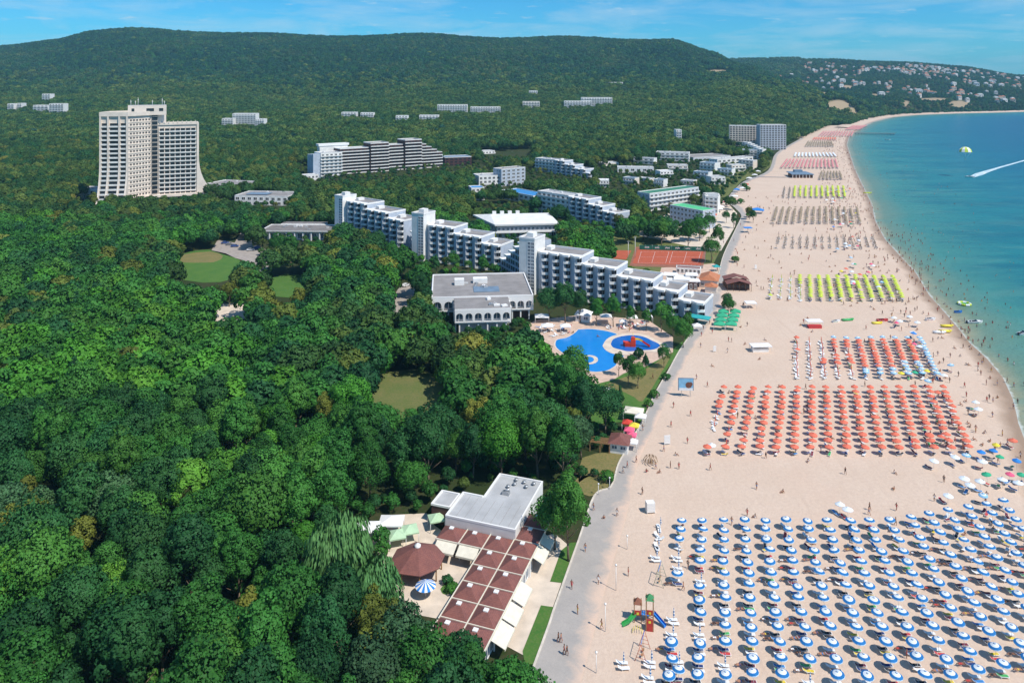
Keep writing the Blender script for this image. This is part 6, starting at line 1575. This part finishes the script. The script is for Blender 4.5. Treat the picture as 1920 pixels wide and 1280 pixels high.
# ------------------------------------------------ managed parasol fields
LOUNGERS = []       # (depth, x, y, rz, colour, label, group)
LYING = []
def field(colour_of, x0, y0, pitch, slope, row_pitch, ncol, nrow, fname, closed_of, start=lambda j: 0.0, skip=lambda j, i: False, first=0):
    for j in range(first, ncol):
        for i in range(nrow):
            if skip(j, i): continue
            Y = y0 + start(j) - row_pitch*i + random.uniform(-.18,.18); X = x0 + pitch*j + slope*(Y-y0) + random.uniform(-.14,.14)
            col, cl = colour_of(j, i), closed_of(j, i)
            cn = {'blue':'blue and white','red':'coral red','lime':'lime green','light blue':'light blue'}[col]
            where = '%s from the back in line %s of the %s' % (ORD[i+1], ['one','two','three','four','five','six','seven','eight','nine','ten','eleven','twelve','thirteen','fourteen','fifteen','sixteen','seventeen','eighteen','nineteen'][j-first], fname)
            px_, py_, _ = proj(X, Y, 1.5)
            if px_ > 1950 or py_ > 1310: continue
            parasol('red' if False else (col if not cl else ('blue' if col == 'light blue' else col)), X, Y, '%s%s parasol, %s' % ('closed ' if cl else '', cn, where), '%s parasols of the %s' % (cn, fname), cl)
            busy = 0.85 if not cl else 0.05
            for s in (-.52,.52):
                tw = random.choice(['navy','maroon','blue','black','navy','black','maroon','red','green','yellow','bare','bare']) if random.random() < busy else 'bare'
                LOUNGERS.append((Y, X-.25+random.uniform(-.2,.2), Y+s+random.uniform(-.06,.06), random.uniform(-.12,.12)+math.pi, tw, '%s sun lounger, %s side, parasol %s' % ('bare' if tw == 'bare' else tw, 'near' if s < 0 else 'far', where.replace(' of the ', ', ').replace('from the back in', 'back in')), 'sun loungers of the '+fname))
                if tw != 'bare' and random.random() < .30: LYING.append((X-.25, Y+s, where))
    return
B_SL = (35.9-27.3)/(152.8-121.4)
field(lambda j, i: 'blue', 35.9-4.43*1, 157.9, 4.43, B_SL, 3.42, 18, 13, 'blue block', lambda j, i: j == 0 or (j == 1 and (i*7) % 5 in (1,3)) or (j == 2 and i in (5,9)) or (j == 3 and i == 11) or (j==6 and i==12),
      start=lambda j: max(0, j-11)*1.15, skip=lambda j, i: (j == 0 and i > 3) or (j == 1 and i in (6,7)))
field(lambda j, i: 'blue', 35.9-4.43*4, 121.0, 4.43, B_SL, 3.3, 3, 2, 'corner block', lambda j, i: not (j == 2 and i == 1), skip=lambda j, i: j == 0 and i == 1)
R_SL = (64.3-49.5)/(225.9-188.8)
field(lambda j, i: 'red', 64.3, 226.3, 4.42, R_SL, 3.35, 16, 12, 'red block', lambda j, i: (j == 0 and i in (5,6,7)) or (j == 1 and i in (8,10)) or (j == 2 and i == 9), skip=lambda j, i: j == 0 and i in (8,9,10) or (j == 0 and i == 1))
O_SL = (103-90.6)/(269.5-237.1)
field(lambda j, i: 'light blue' if (i == 0 and j > 2) or j == 10 or (j >= 5 and i >= 10) or (j >= 8 and i >= 8) else 'red', 103, 269.8, 4.43, O_SL, 2.95, 11, 12, 'mixed block',
      lambda j, i: (j == 0 and i not in (0,4)) or j == 1 or (j == 2 and i not in (7,8)) or (j in (3,4) and i in (4,5,9,10,11)))
G_SL = (123.9-110.6)/35.0
field(lambda j, i: 'lime', 123.9, 355.2, 4.38, G_SL, 3.15, 14, 12, 'lime block', lambda j, i: (j < 3 and not (j == 0 and i == 10)) or (j == 3 and i > 4) or (i == 8 and j in (9,)), skip=lambda j, i: j < 3 and i % 3 == 2)

# ------------------------------------------------ small private parasols on the free sand at the water side
FREE = []
g = random.Random(5)
spots = [(1765,835),(1790,872),(1812,868),(1843,880),(1840,862),(1868,848),(1852,905),(1906,880),(1893,905),(1808,912),(1818,925),(1838,920),(1880,915),(1910,922),(1575,965),(1590,972),(1777,945),(1843,945),(1690,712),(1715,710),(1770,715),(1835,780),(1830,768),(1900,840),(1875,872),(1862,860),(1915,905),(1750,880),(1335,850)]
cols_free = ['plain blue','white','pink','green','white','light blue','white','yellow','white','red']
for k, (px_, py_) in enumerate(spots):
    p = U(px_, py_); c_ = 'white' if k in (9,10,11,12,13,14,15) else g.choice(cols_free)
    FREE.append((p.y, p.x, c_))
for k in range(62):
    yy = g.uniform(215, 640); xx = float(shore_x(yy)) - g.uniform(10, 26) - (yy > 300)*g.uniform(0,16); FREE.append((yy, xx, g.choice(cols_free)))
FREE.sort()
seen = {}
for yy, xx, c_ in FREE:
    seen[c_] = seen.get(c_, 0)+1
    parasol(c_, xx, yy, ('%s nearest %s parasol of the scattered ones on the free sand' % (ORD[seen[c_]], 'coral red' if c_ == 'red' else c_)) if seen[c_] <= 99 else 'one of the farthest white parasols of the scattered ones', 'scattered private parasols')
    tw = g.choice(['navy','maroon','blue','red','black','green'])
    LOUNGERS.append((yy, xx-.9, yy+g.uniform(-.8,.8), g.uniform(0,3), tw, '%s mat beside the %s nearest %s parasol on the free sand' % (tw, ORD[min(seen[c_],99)], c_), 'loungers on the free sand'))

for k in range(46):
    a_ = (g.uniform(1118,1215), g.uniform(606,618)) if k < 26 else (g.uniform(1005,1070), g.uniform(612,632)); p = U(*a_); LOUNGERS.append((p.y, p.x, p.y, g.uniform(-.4,.4)+1.4, g.choice(['bare','bare','blue','red','navy']), '', ''))
# ------------------------------------------------ loungers: the 300 nearest are things, the rest one mass
LOUNGERS.sort(key=lambda q: q[0])
for (_, x, y, rz, tw, lab, grp) in LOUNGERS[:300]:
    tag(place('sun_lounger', LOUNGE[tw], None, (x, y, .06), rz), lab, 'sun lounger', grp)
rl = LOUNGERS[300:]
lk = list(LOUNGE)
scatter('far_sun_loungers', np.array([(q[1],q[2],.06) for q in rl]), np.ones(len(rl)), np.array([lk.index(q[4]) for q in rl]), [LOUNGE[k] for k in lk], 'rows of white and towel covered loungers under the farther parasols', 'sun loungers')

# ------------------------------------------------ far parasol fields as one mass
def parasol_joined(col, closed=False):
    src = FURL[col] if closed else OPENP[col]
    mb = MB(); mb.tube((0,0,0),(0,0,2.6),.04,.03,4,mi=len(src.materials))
    for f in src.polygons: mb.face([src.vertices[i].co for i in f.vertices], f.material_index)
    for s in (-.55,.55): mb.box(-1.1,.8,s-.3,s+.3,.25,.34,len(src.materials)); mb.box(-.8,.5,s-.25,s+.25,.342,.4,len(src.materials)+1)
    return mb.mesh('far_parasol', list(src.materials)+['plastic_white','towel_black'])
FK = ['straw','lime','rose','red','white','straw_closed']; FM = [parasol_joined(k.split('_')[0], '_' in k) for k in FK]
pts, idx_ = [], []
for (xa, xb, ya, xc, xd, yb, nc, kind) in ((1457,1606,391,1449,1612,418,14,'straw'),(1460,1636,443,1456,1643,463,14,'straw_closed'),(1471,1581,351,1468,1584,370,12,'lime'),(1541,1574,323,1537,1578,336,7,'straw'),
        (1476,1566,300,1465,1570,315,15,'rose'),(1492,1562,288,1490,1567,294,12,'white'),(1516,1558,266,1510,1562,275,12,'straw'),(1528,1566,259,1524,1566,263,10,'red'),(1545,1600,247,1535,1596,256,12,'rose'),(1600,1625,236,1585,1610,244,8,'rose')):
    yA, yB = U(0,ya,1).y, U(0,yb,1).y; nr = max(2, int((yA-yB)/3.6))
    for c_ in range(nc):
        t = c_/(nc-1); pa, pb = U(xa+(xb-xa)*t, ya, 1), U(xc+(xd-xc)*t, yb, 1)
        for i in range(nr+1):
            if random.random() < .05: continue
            q = pa.lerp(pb, i/nr); pts.append((q.x+random.uniform(-.2,.2), q.y+random.uniform(-.3,.3), .05)); kk = kind
            if kind == 'lime' and c_ < 2: kk = 'straw_closed'
            idx_.append(FK.index(kk))
scatter('far_parasol_fields', np.array(pts), np.ones(len(pts)), np.array(idx_), FM, 'far fields of straw, lime and rose parasols along the beach', 'parasols')

# ------------------------------------------------ people
known = [(1047,1205,'walk','black','person in black walking on the promenade, left of a close pair'),(1052,1206,'walk','navy','person in navy walking beside another person in black'),(1058,1228,'walk','red','person in red swimwear walking toward the beach on the promenade'),(1063,1230,'walk','black','person in black at the front of the promenade'),
 (1072,1105,'walk','red','person in red walking at the middle of the promenade'),(1083,1152,'stand','yellow','person with yellow top crossing the promenade'),(1122,1095,'walk','white','person near the sand edge of the promenade above the lamp'),(1128,1180,'walk','yellow','person in yellow beside the lamp post'),(1178,1080,'stand','red','person standing on sand right of the upper lamp post'),
 (1290,1066,'walk','black','person standing left of the second parasol line'),(1281,1108,'walk','navy','person walking into the blue block'),(1157,968,'walk','white','person in white on the promenade near the cabin'),(1168,888,'walk','white','person walking with a bicycle-like cart on the promenade'),(1176,878,'walk','red','person in red on the promenade above the white walker'),(1193,868,'walk','navy','person in navy at the sand edge of the promenade'),
 (1205,808,'walk','blue','person by the pink stalls'),(1214,770,'stand','black','person in black at the stall row'),(1257,878,'stand','black','person in black on open sand, left of a pair'),(1273,880,'stand','red','person in red swimwear on open sand beside the pair'),(1289,832,'walk','red','person in red alone on the sand below the notice board'),(1332,882,'walk','red','person walking alone on the open sand'),(1585,890,'walk','black','person walking across the wide open sand'),(1212,886,'sit','red','person sitting near the dry branches'),
 (1770,905,'stand','black','person standing left of the white parasol cluster'),(1752,940,'stand','white','person standing on sand above the blue block'),(1848,948,'stand','navy','person standing above the right end of the blue block'),(1681,958,'walk','red','person at the back edge of the blue block'),(1812,745,'stand','red','person standing right of the red block'),(1855,750,'stand','black','person at the waterline right of the red block'),(1862,755,'stand','blue','person in blue at the waterline'),
 (1436,860,'walk','black','person below the left corner of the red block'),(1500,1230,'sit','white','person sitting between the blue lines near the front'),(1700,1235,'stand','red','person standing in the front of the blue block'),(1366,641,'stand','red','person near the service shelter'),(1372,642,'stand','black','second person near the service shelter'),(1364,662,'walk','white','person walking below the service shelter'),(1279,555,'stand','white','person by the stepped hotel'),(1367,604,'stand','black','person beside the green tents'),(1330,608,'walk','black','person on the promenade beside the green tents'),
 (1120,632,'sit','red','bather sitting at the pool'),(1145,618,'stand','blue','bather standing behind the pool'),(1160,620,'stand','red','bather in red behind the pool'),(1200,618,'sit','white','bather by the paddling pool'),(1075,625,'sit','black','bather left of the pool'),(1180,622,'stand','yellow','bather in yellow by the paddling pool')]
for (px_, py_, pose, sw, lab) in known:
    p = U(px_, py_); person(p.x, p.y, pose, sw, lab, None, None, .14)
LYING.sort(key=lambda q: q[1])
for k, (x, y, where) in enumerate(LYING[:62]):
    sw = SWK[k % 6]; person(x-.75, y, 'stand', sw, '%s sunbather in %s lying on a lounger, counted from the front' % (ORD[k//6+1] if k < 180 else 'far', sw), 'sunbathers on loungers', math.pi/2, .52, True)
shore_p = []
for k in range(104):
    yy = 190 + 470*(k/104.0)**1.5; d_ = g.choice((g.uniform(-4,7), g.uniform(2,22), g.uniform(2,30))); shore_p.append((yy+g.uniform(-4,4), d_))
for k, (yy, d_) in enumerate(sorted(shore_p)):
    sw = SWK[g.randrange(6)]; x = float(shore_x(yy))-d_*1.1; pose = g.choice(['stand','walk','stand','sit' if d_ > 6 else 'walk'])
    zz_p = float(np.interp(d_, [-14,0,7,16], [-1.5,-.5,-.22,.04]))
    person(x, yy, pose, sw, ('%s person in %s from the front along the water edge' % (ORD[k+1], sw)) if k < 99 else 'far beachgoer in %s near the water edge' % sw, 'beachgoers along the water edge', None, zz_p)
swim_n = 0
for k in range(200):
    yy = 200 + 480*(k/200.0); d_ = g.uniform(3, 70)*(.5+.5*g.random()); x = float(shore_x(yy))+d_*1.08
    px_, py_, _ = proj(x, yy, 0)
    if px_ > 1930: continue
    swim_n += 1; sw = SWK[g.randrange(6)]
    person(x, yy, 'stand', sw, ('%s bather from the front standing in the shallow sea' % ORD[swim_n]) if swim_n <= 99 else 'far bather standing chest deep in the sea', 'bathers in the sea', None, -.5-min(1.25, .45+d_*.02))
# beyond: one crowd
pts, idx_ = [], []
for k in range(900):
    yy = g.uniform(470, 1500); d_ = g.uniform(-70, 26) if g.random() < .4 else g.uniform(2, 36)
    pts.append((float(shore_x(yy))-d_*1.1, yy, .05 if d_ > 8 else -.3 if d_ > 0 else -1.4)); idx_.append(g.randrange(6))
for k in range(300):
    yy = g.uniform(190, 480); d_ = g.uniform(-22, 24); pts.append((float(shore_x(yy))-d_*1.1, yy, .05 if d_ > 14 else float(np.interp(d_, [-22,-6,0,7,14], [-1.6,-.9,-.5,-.22,.0])))); idx_.append(g.randrange(6))
for k in range(330):
    yy = g.uniform(150, 620); t = g.random(); x = float(road_x(yy))*(1-t)+float(shore_x(yy))*t - 8; pts.append((x, yy, .05)); idx_.append(g.randrange(6))
CROWD = [POSES[('walk', s)] for s in SWK[:3]] + [POSES[('sit', s)] for s in SWK[3:]]
scatter('far_crowd', np.array(pts), np.full(len(pts), 1.05), np.array(idx_), CROWD, 'far crowd of bathers along the beach and in the shallows', 'crowd')

# ------------------------------------------------ boats and water toys
def boat(label, px_, py_, L, rz, hull='plastic_white', inside='roof_bluegrey', name='motor_boat', screen=True, z=-.5, cat='boat'):
    p = U(px_, py_); r = empty(name, (p.x,p.y,z), rz, label, cat); w = L*.19
    st = [(-L/2,w*.9,.1,.75),(-L*.2,w,.0,.8),(L*.15,w*.95,.0,.85),(L*.36,w*.55,.15,.95),(L/2,.02,.6,1.05)]
    mb = MB()
    for (x0,w0,k0,t0),(x1,w1,k1,t1) in zip(st, st[1:]):
        for s in (-1,1):
            mb.face([(x0,s*w0,t0),(x1,s*w1,t1),(x1,s*w1*.55,k1-.2),(x0,s*w0*.55,k0-.2)][::s]); mb.face([(x0,s*w0,t0),(x0,s*w0*.8,t0+.02),(x1,s*w1*.8,t1+.02),(x1,s*w1,t1)][::s])
    x0,w0,k0,t0 = st[0]; mb.face([(x0,-w0,t0),(x0,w0,t0),(x0,w0*.55,k0-.2),(x0,-w0*.55,k0-.2)][::-1])
    mb.build('hull', hull, r); MB().box(-L*.42,L*.1,-w*.78,w*.78,.3,.42).build('cockpit_floor', inside, r); MB().prism([(L*.1,-w*.8),(L*.36,-w*.42),(L*.36,w*.42),(L*.1,w*.8)],.5,.9).build('fore_deck', hull, r)
    if screen: MB().face([(L*.1,-w*.7,.9),(L*.1,w*.7,.9),(L*.02,w*.6,1.4),(L*.02,-w*.6,1.4)]).face([(L*.09,w*.7,.9),(L*.09,-w*.7,.9),(L*.01,-w*.6,1.4),(L*.01,w*.6,1.4)]).build('windscreen','dark_glass', r); MB().box(-L/2-.35,-L/2,-.2,.2,.1,1.1).build('outboard_motor','towel_black', r)
    for x in (-L*.25,-L*.05): MB().box(x-.25,x+.25,-w*.5,w*.5,.42,.75).build('seat','towel_black', r)
    return r
boat('white speedboat racing left with a long white wake on the open sea', 1818, 331, 9, math.pi*.98)
n, l, b = nodes_of('wake_foam'); geo = n.new('ShaderNodeNewGeometry')
wkn = mapr(n, l, noise_node(n, l, geo.outputs['Position'], .35, 6, .7), .35, .6); l.new(mixn(n, l, wkn, (0.12,0.36,0.46), (0.85,0.88,0.88)), b.inputs['Base Color']); b.inputs['Roughness'].default_value = .6
wk = [(1822,331,1.2),(1835,326,2.0),(1852,320,1.3),(1875,313,.9),(1900,306,.8),(1925,299,.7),(1980,286,.6)]
mb = MB(); WP = [(U(a, b2), w) for a, b2, w in wk]
for (p, w0), (q, w1) in zip(WP, WP[1:]):
    mb.face([(p.x,p.y-w0*3,-.47),(q.x,q.y-w1*3,-.47),(q.x,q.y+w1*3,-.47),(p.x,p.y+w0*3,-.47)])
o = mb.build('boat_wake','wake_foam'); o['kind'] = 'structure'
boat('white motor boat at anchor near the beach with dark canopy', 1828, 603, 6.5, .1); boat('small blue dinghy beside the lime ring', 1797, 584, 3.2, .05, 'slide_blue', 'roof_dark', 'dinghy', False); boat('white boat cut by the right edge of the photo', 1918, 624, 5, .4)
boat('small white boat off the far pier', 1665, 262, 8, .1)
def banana(label, px_, py_, m, L=4.6, rz=.0, z=-.1, name='inflatable_raft'):
    p = U(px_, py_); r = empty(name, (p.x,p.y,z), rz, label, 'inflatable')
    for s in (-.45,.45): MB().tube((-L/2,s,.35),(L*.3,s,.35),.34,.34,8).tube((L*.3,s,.35),(L/2,s*.5,.7),.34,.12,8).build('tube', m, r)
    MB().box(-L*.4,L*.25,-.3,.3,.3,.5).build('seat_pad','plastic_white', r)
banana('yellow inflatable raft pulled onto the wet sand, upper of three', 1776, 612, 'canvas_yellow', z=.0); banana('yellow inflatable raft pulled onto the wet sand, lower of three', 1773, 622, 'canvas_yellow', z=.0); banana('white and yellow raft on the wet sand left of the rafts', 1762, 624, 'plastic_white', z=.0)
boat('white rowing boat on the sand below the lime block', 1745, 600, 4, .1, 'plastic_white', 'towel_red', 'rowing_boat', False, .0); boat('red canoe on the sand below the lime block', 1655, 602, 4.5, .05, 'towel_red', 'plastic_white', 'rowing_boat', False, .0); boat('white pedal boat beside the shaded kiosk', 1568, 604, 3.5, .3, 'plastic_white', 'slide_green', 'pedal_boat', False, .0)
banana('green inflatable slide on the sand below the lime block', 1590, 601, 'slide_green', 5, .2, .1); banana('yellow inflatable on the sand beside the green one', 1645, 607, 'canvas_yellow', 4, .1, .05); banana('lime raft floating near the bathers up the beach', 1627, 361, 'parasol_lime', 7, 0, -.5)
r, L = (None, None); canopy('white roofed rental kiosk on the sand above the mixed block', 1526, 612, 6, 3.4, 2.4, 'canvas_white', 0, 'beach_shelter', None, .25)
p = U(1528,615); r = empty('rental_counter', p, 0, 'red and blue counter under the white rental kiosk', 'counter'); MB().box(-2.6,2.4,-.7,.9,0,1.1).box(-2.7,2.5,-.8,1.0,1.1,1.18).build('counter','towel_red', r)
p = U(1808,569); r = empty('inflatable_ring', (p.x,p.y,-.45), 0, 'lime and white inflatable ring platform floating near the beach', 'inflatable')
mb = MB(); K = 20
for k in range(K):
    a0, a1 = 6.283*k/K, 6.283*(k+1)/K
    mb.tube((2.3*math.cos(a0),2.3*math.sin(a0),.4),(2.3*math.cos(a1),2.3*math.sin(a1),.4),.5,.5,8,mi=k//2 % 2,cap=False)
mb.build('tube', ['parasol_lime','plastic_white'], r); MB().lathe([(1.9,.3),(.6,.5),(.02,.8)],16).build('trampoline','slide_green', r)
# parasail with its passengers
p = U(1810,300,16); r = empty('parasail', (p.x,p.y,24), 0, 'yellow and white parasail with riders hanging above the bay', 'parasail')
mb = MB(); K = 12
for k in range(K):
    for j, (r0, z0, r1, z1) in enumerate(((6.2,0,5.2,2.6),(5.2,2.6,3.0,4.4),(3.0,4.4,.05,5.0))):
        a0, a1 = 6.283*k/K, 6.283*(k+1)/K; f = lambda rr, a, z: (rr*math.cos(a), rr*.8*math.sin(a), z)
        mb.face([f(r0,a0,z0),f(r0,a1,z0),f(r1,a1,z1),f(r1,a0,z1)], k % 2, True)
mb.build('canopy', ['parasol_lime','plastic_white'], r)
for k in range(6):
    a = 6.283*k/6; MB().tube((6*math.cos(a),4.8*math.sin(a),.1),(0,0,-7.5),.06,.06,4).build('line','plastic_white', r)
MB().tube((-.9,0,-7.5),(.9,0,-7.5),.1).build('bar','steel', r)
person(p.x, p.y, 'sit', 'red', 'rider in red hanging under the parasail', None, 0, 15.6)

# ------------------------------------------------ cars in the gardens
mat('car_white', (0.75,0.75,0.74), .25, spec=.5); mat('car_blue', (0.05,0.10,0.30), .25, spec=.5); mat('car_grey', (0.25,0.26,0.28), .25, spec=.5); mat('rubber', (0.02,0.02,0.02), .9)
def car_mesh(m):
    mb = MB(); pr = [(-2.1,.35),(-2.1,.85),(-1.7,.95),(-1.2,1.42),(.5,1.42),(1.15,.98),(2.0,.85),(2.1,.55),(2.1,.35)]
    for s in (-1,1): mb.face([(x,s*.85,z) for x, z in pr][::-s])
    for a_, b2 in zip(pr, pr[1:]+pr[:1]): mb.face([(a_[0],-.85,a_[1]),(a_[0],.85,a_[1]),(b2[0],.85,b2[1]),(b2[0],-.85,b2[1])])
    return mb.mesh('body', m)
GLZ = MB().box(-1.35,.75,-.865,.865,1.0,1.32).mesh('side_windows','dark_glass'); WHEEL = MB().tube((0,-.12,0),(0,.12,0),.33,.33,12).mesh('wheel','rubber')
WS = MB().face([(.56,-.75,1.4),(.56,.75,1.4),(1.2,.78,1.0),(1.2,-.78,1.0)][::-1]).mesh('windscreen','dark_glass')
CARB = {k: car_mesh('car_'+k) for k in ('white','blue','grey')}
for k, (px_, py_, c_, rz) in enumerate(((761,537,'white',.9),(478,456,'white',1.3),(483,466,'blue',1.3),(477,449,'grey',1.2),(470,470,'white',.3),(440,463,'blue',.2),(430,460,'grey',.2),(422,457,'blue',.2),(521,480,'blue',.1),(648,478,'white',.1),(636,477,'white',.1))):
    p = U(px_, py_); r = empty('parked_car', (p.x,p.y,.06), rz, ['white car alone on the garden path left of the arched pavilion','white car third from the restaurant in the car park','blue car nearest the junction in the car park','grey car farthest up the car park','white car beside the garden road','blue car first in the row under trees','grey car second in the row under trees','blue car last in the row under trees','blue car at the edge of the big green tree','right one of two white cars below the left stepped hotel','left one of two white cars below the left stepped hotel'][k], 'car', 'parked cars')
    place('body', CARB[c_], r); place('side_windows', GLZ, r); place('windscreen', WS, r, (.03,0,.02))
    for x in (-1.3,1.3):
        for y in (-.78,.78): place('wheel', WHEEL, r, (x,y,.33))
# ------------------------------------------------ bushes of the lawns and the sand edge
for k, (kind, px_, py_, s, lab) in enumerate((('dark_shrub',1092,893,1.0,'low dark bush, left of three on the dry lawn'),('dark_shrub',1115,892,.7,'small dark bush, middle of three on the dry lawn'),('shrub',1137,902,1.1,'round bush, right of three on the dry lawn'),('dark_shrub',1198,672,1.3,'dark clipped hedge bush below the paddling pool'),('shrub',1185,680,1.0,'reddish bush beside the clipped hedge'),('shrub',1226,745,.9,'bush on the promenade wall below the pool'),('shrub',1216,762,.8,'second bush on the promenade wall below the pool'),('shrub',1250,712,.9,'bush at the lawn corner by the promenade'),('shrub',1378,492,1.3,'bush with blue canvas above the red hut'),('shrub',1404,408,1.5,'bush beside the blue beach canvas'),('shrub',1395,352,1.8,'round bush at the far promenade bend'),('shrub',1400,358,1.6,'second bush at the far promenade bend'),('shrub',1388,382,1.6,'bush at the near promenade bend'),('shrub',848,1110,.8,'bush in the small terrace lawn'),('dark_shrub',838,1095,.7,'dark bush by the terrace lawn'))):
    p = U(px_, py_); tree(kind, p.x, p.y, .05, s, lab, 'garden bushes', 'garden_bush', 0, 'bush')
mat('dry_twig', (0.30,0.20,0.12), .95, .25, 3.0)
p = U(1220,868); r = empty('dry_palm', p, 0, 'withered palm with drooping brown fronds at the promenade edge', 'palm'); MB().tube((0,0,0),(.1,0,1.3),.22,.16,7).build('trunk','dry_twig', r)
for k in range(12):
    a = 6.283*k/12; mb = MB(); pr = [(.1,1.3),(.8,1.9),(1.5,1.5),(1.9,.7)]
    for (r0,z0),(r1,z1) in zip(pr, pr[1:]):
        f = lambda rr, da, z: (rr*math.cos(a+da), rr*math.sin(a+da), z); mb.face([f(r0,-.12,z0),f(r0,.12,z0),f(r1,.09,z1),f(r1,-.09,z1)])
    mb.build('frond','dry_twig', r)

# ------------------------------------------------ hillside town across the bay
mat('wall_pale', (0.72,0.66,0.60), .9, .12, .1); mat('wall_cream', (0.66,0.55,0.44), .9, .12, .1); mat('roof_terracotta', (0.42,0.17,0.10), .9, .2, .2)
def house_mesh(w, d, h, p, roof, wall):
    h += 3; mb = MB().prism(rect(-w/2,w/2,-d/2,d/2), -8, h, 0); a, c_ = w/2+.6, d/2+.6
    e = [(-a,-c_,h),(a,-c_,h),(a,c_,h),(-a,c_,h)]; R0, R1 = (-a+p,0,h+p*.7), (a-p,0,h+p*.7)
    mb.face([e[0],e[1],R1,R0],1).face([e[2],e[3],R0,R1],1).face([e[1],e[2],R1],1).face([e[3],e[0],R0],1)
    for k in range(3): mb.box(-w*.36+k*w*.28,-w*.36+k*w*.28+w*.12,-d/2-.05,-d/2+.02,h*.45,h*.75,2)
    return mb.mesh('hillside_house', [wall, roof, 'dark_glass'])
HOUSES = [house_mesh(13,10,10,4.5,'roof_terracotta','wall_pale'), house_mesh(17,11,12,5,'roof_terracotta','wall_cream'), house_mesh(11,10,9,4.5,'roof_felt_pale','wall_pale'), house_mesh(22,12,14,5,'roof_felt_pale','white_plaster')]
town = sorted(TOWN, key=lambda q: (round(q[1]/90), q[0]))
hn = {}
for (x, y, z, k) in town:
    px_, py_, _ = proj(x, y, z); row = 'top' if py_ < 132 else 'upper' if py_ < 150 else 'middle' if py_ < 168 else 'lower' if py_ < 188 else 'lowest'
    seg = 'left end' if px_ < 1540 else 'left part' if px_ < 1640 else 'middle' if px_ < 1740 else 'right part' if px_ < 1830 else 'right end'
    kd = ['pale house with terracotta roof','cream house with terracotta roof','pale house with grey roof','large white house with grey roof'][k]
    hn[(row, seg, kd)] = hn.get((row, seg, kd), 0)+1; q = hn[(row, seg, kd)]
    tag(place('hillside_house', HOUSES[k], None, (x,y,z), random.uniform(-.5,.5), random.uniform(.6,1.0)), '%s %s, %s of the hillside town\'s %s band' % (ORD[min(q,30)], kd, seg, row), 'house', 'houses of the hillside town')

# ------------------------------------------------ air
hz = MB(); hz.box(-9600,9600,-900,9400,-4,330)
o = hz.mesh('haze', [bpy.data.materials.new('haze_air')]); hm = o.materials[0]; hm.use_nodes = True; hm.node_tree.nodes.clear()
hv = hm.node_tree.nodes.new('ShaderNodeVolumePrincipled'); ho = hm.node_tree.nodes.new('ShaderNodeOutputMaterial')
hv.inputs['Color'].default_value = (0.35,0.75,0.98,1); hv.inputs['Density'].default_value = 0.00007; hv.inputs['Anisotropy'].default_value = 0.0
hm.node_tree.links.new(hv.outputs[0], ho.inputs['Volume'])
ob = place('haze', o); tag(ob, 'pale blue summer haze over the bay and the hills', 'haze', None, 'stuff')
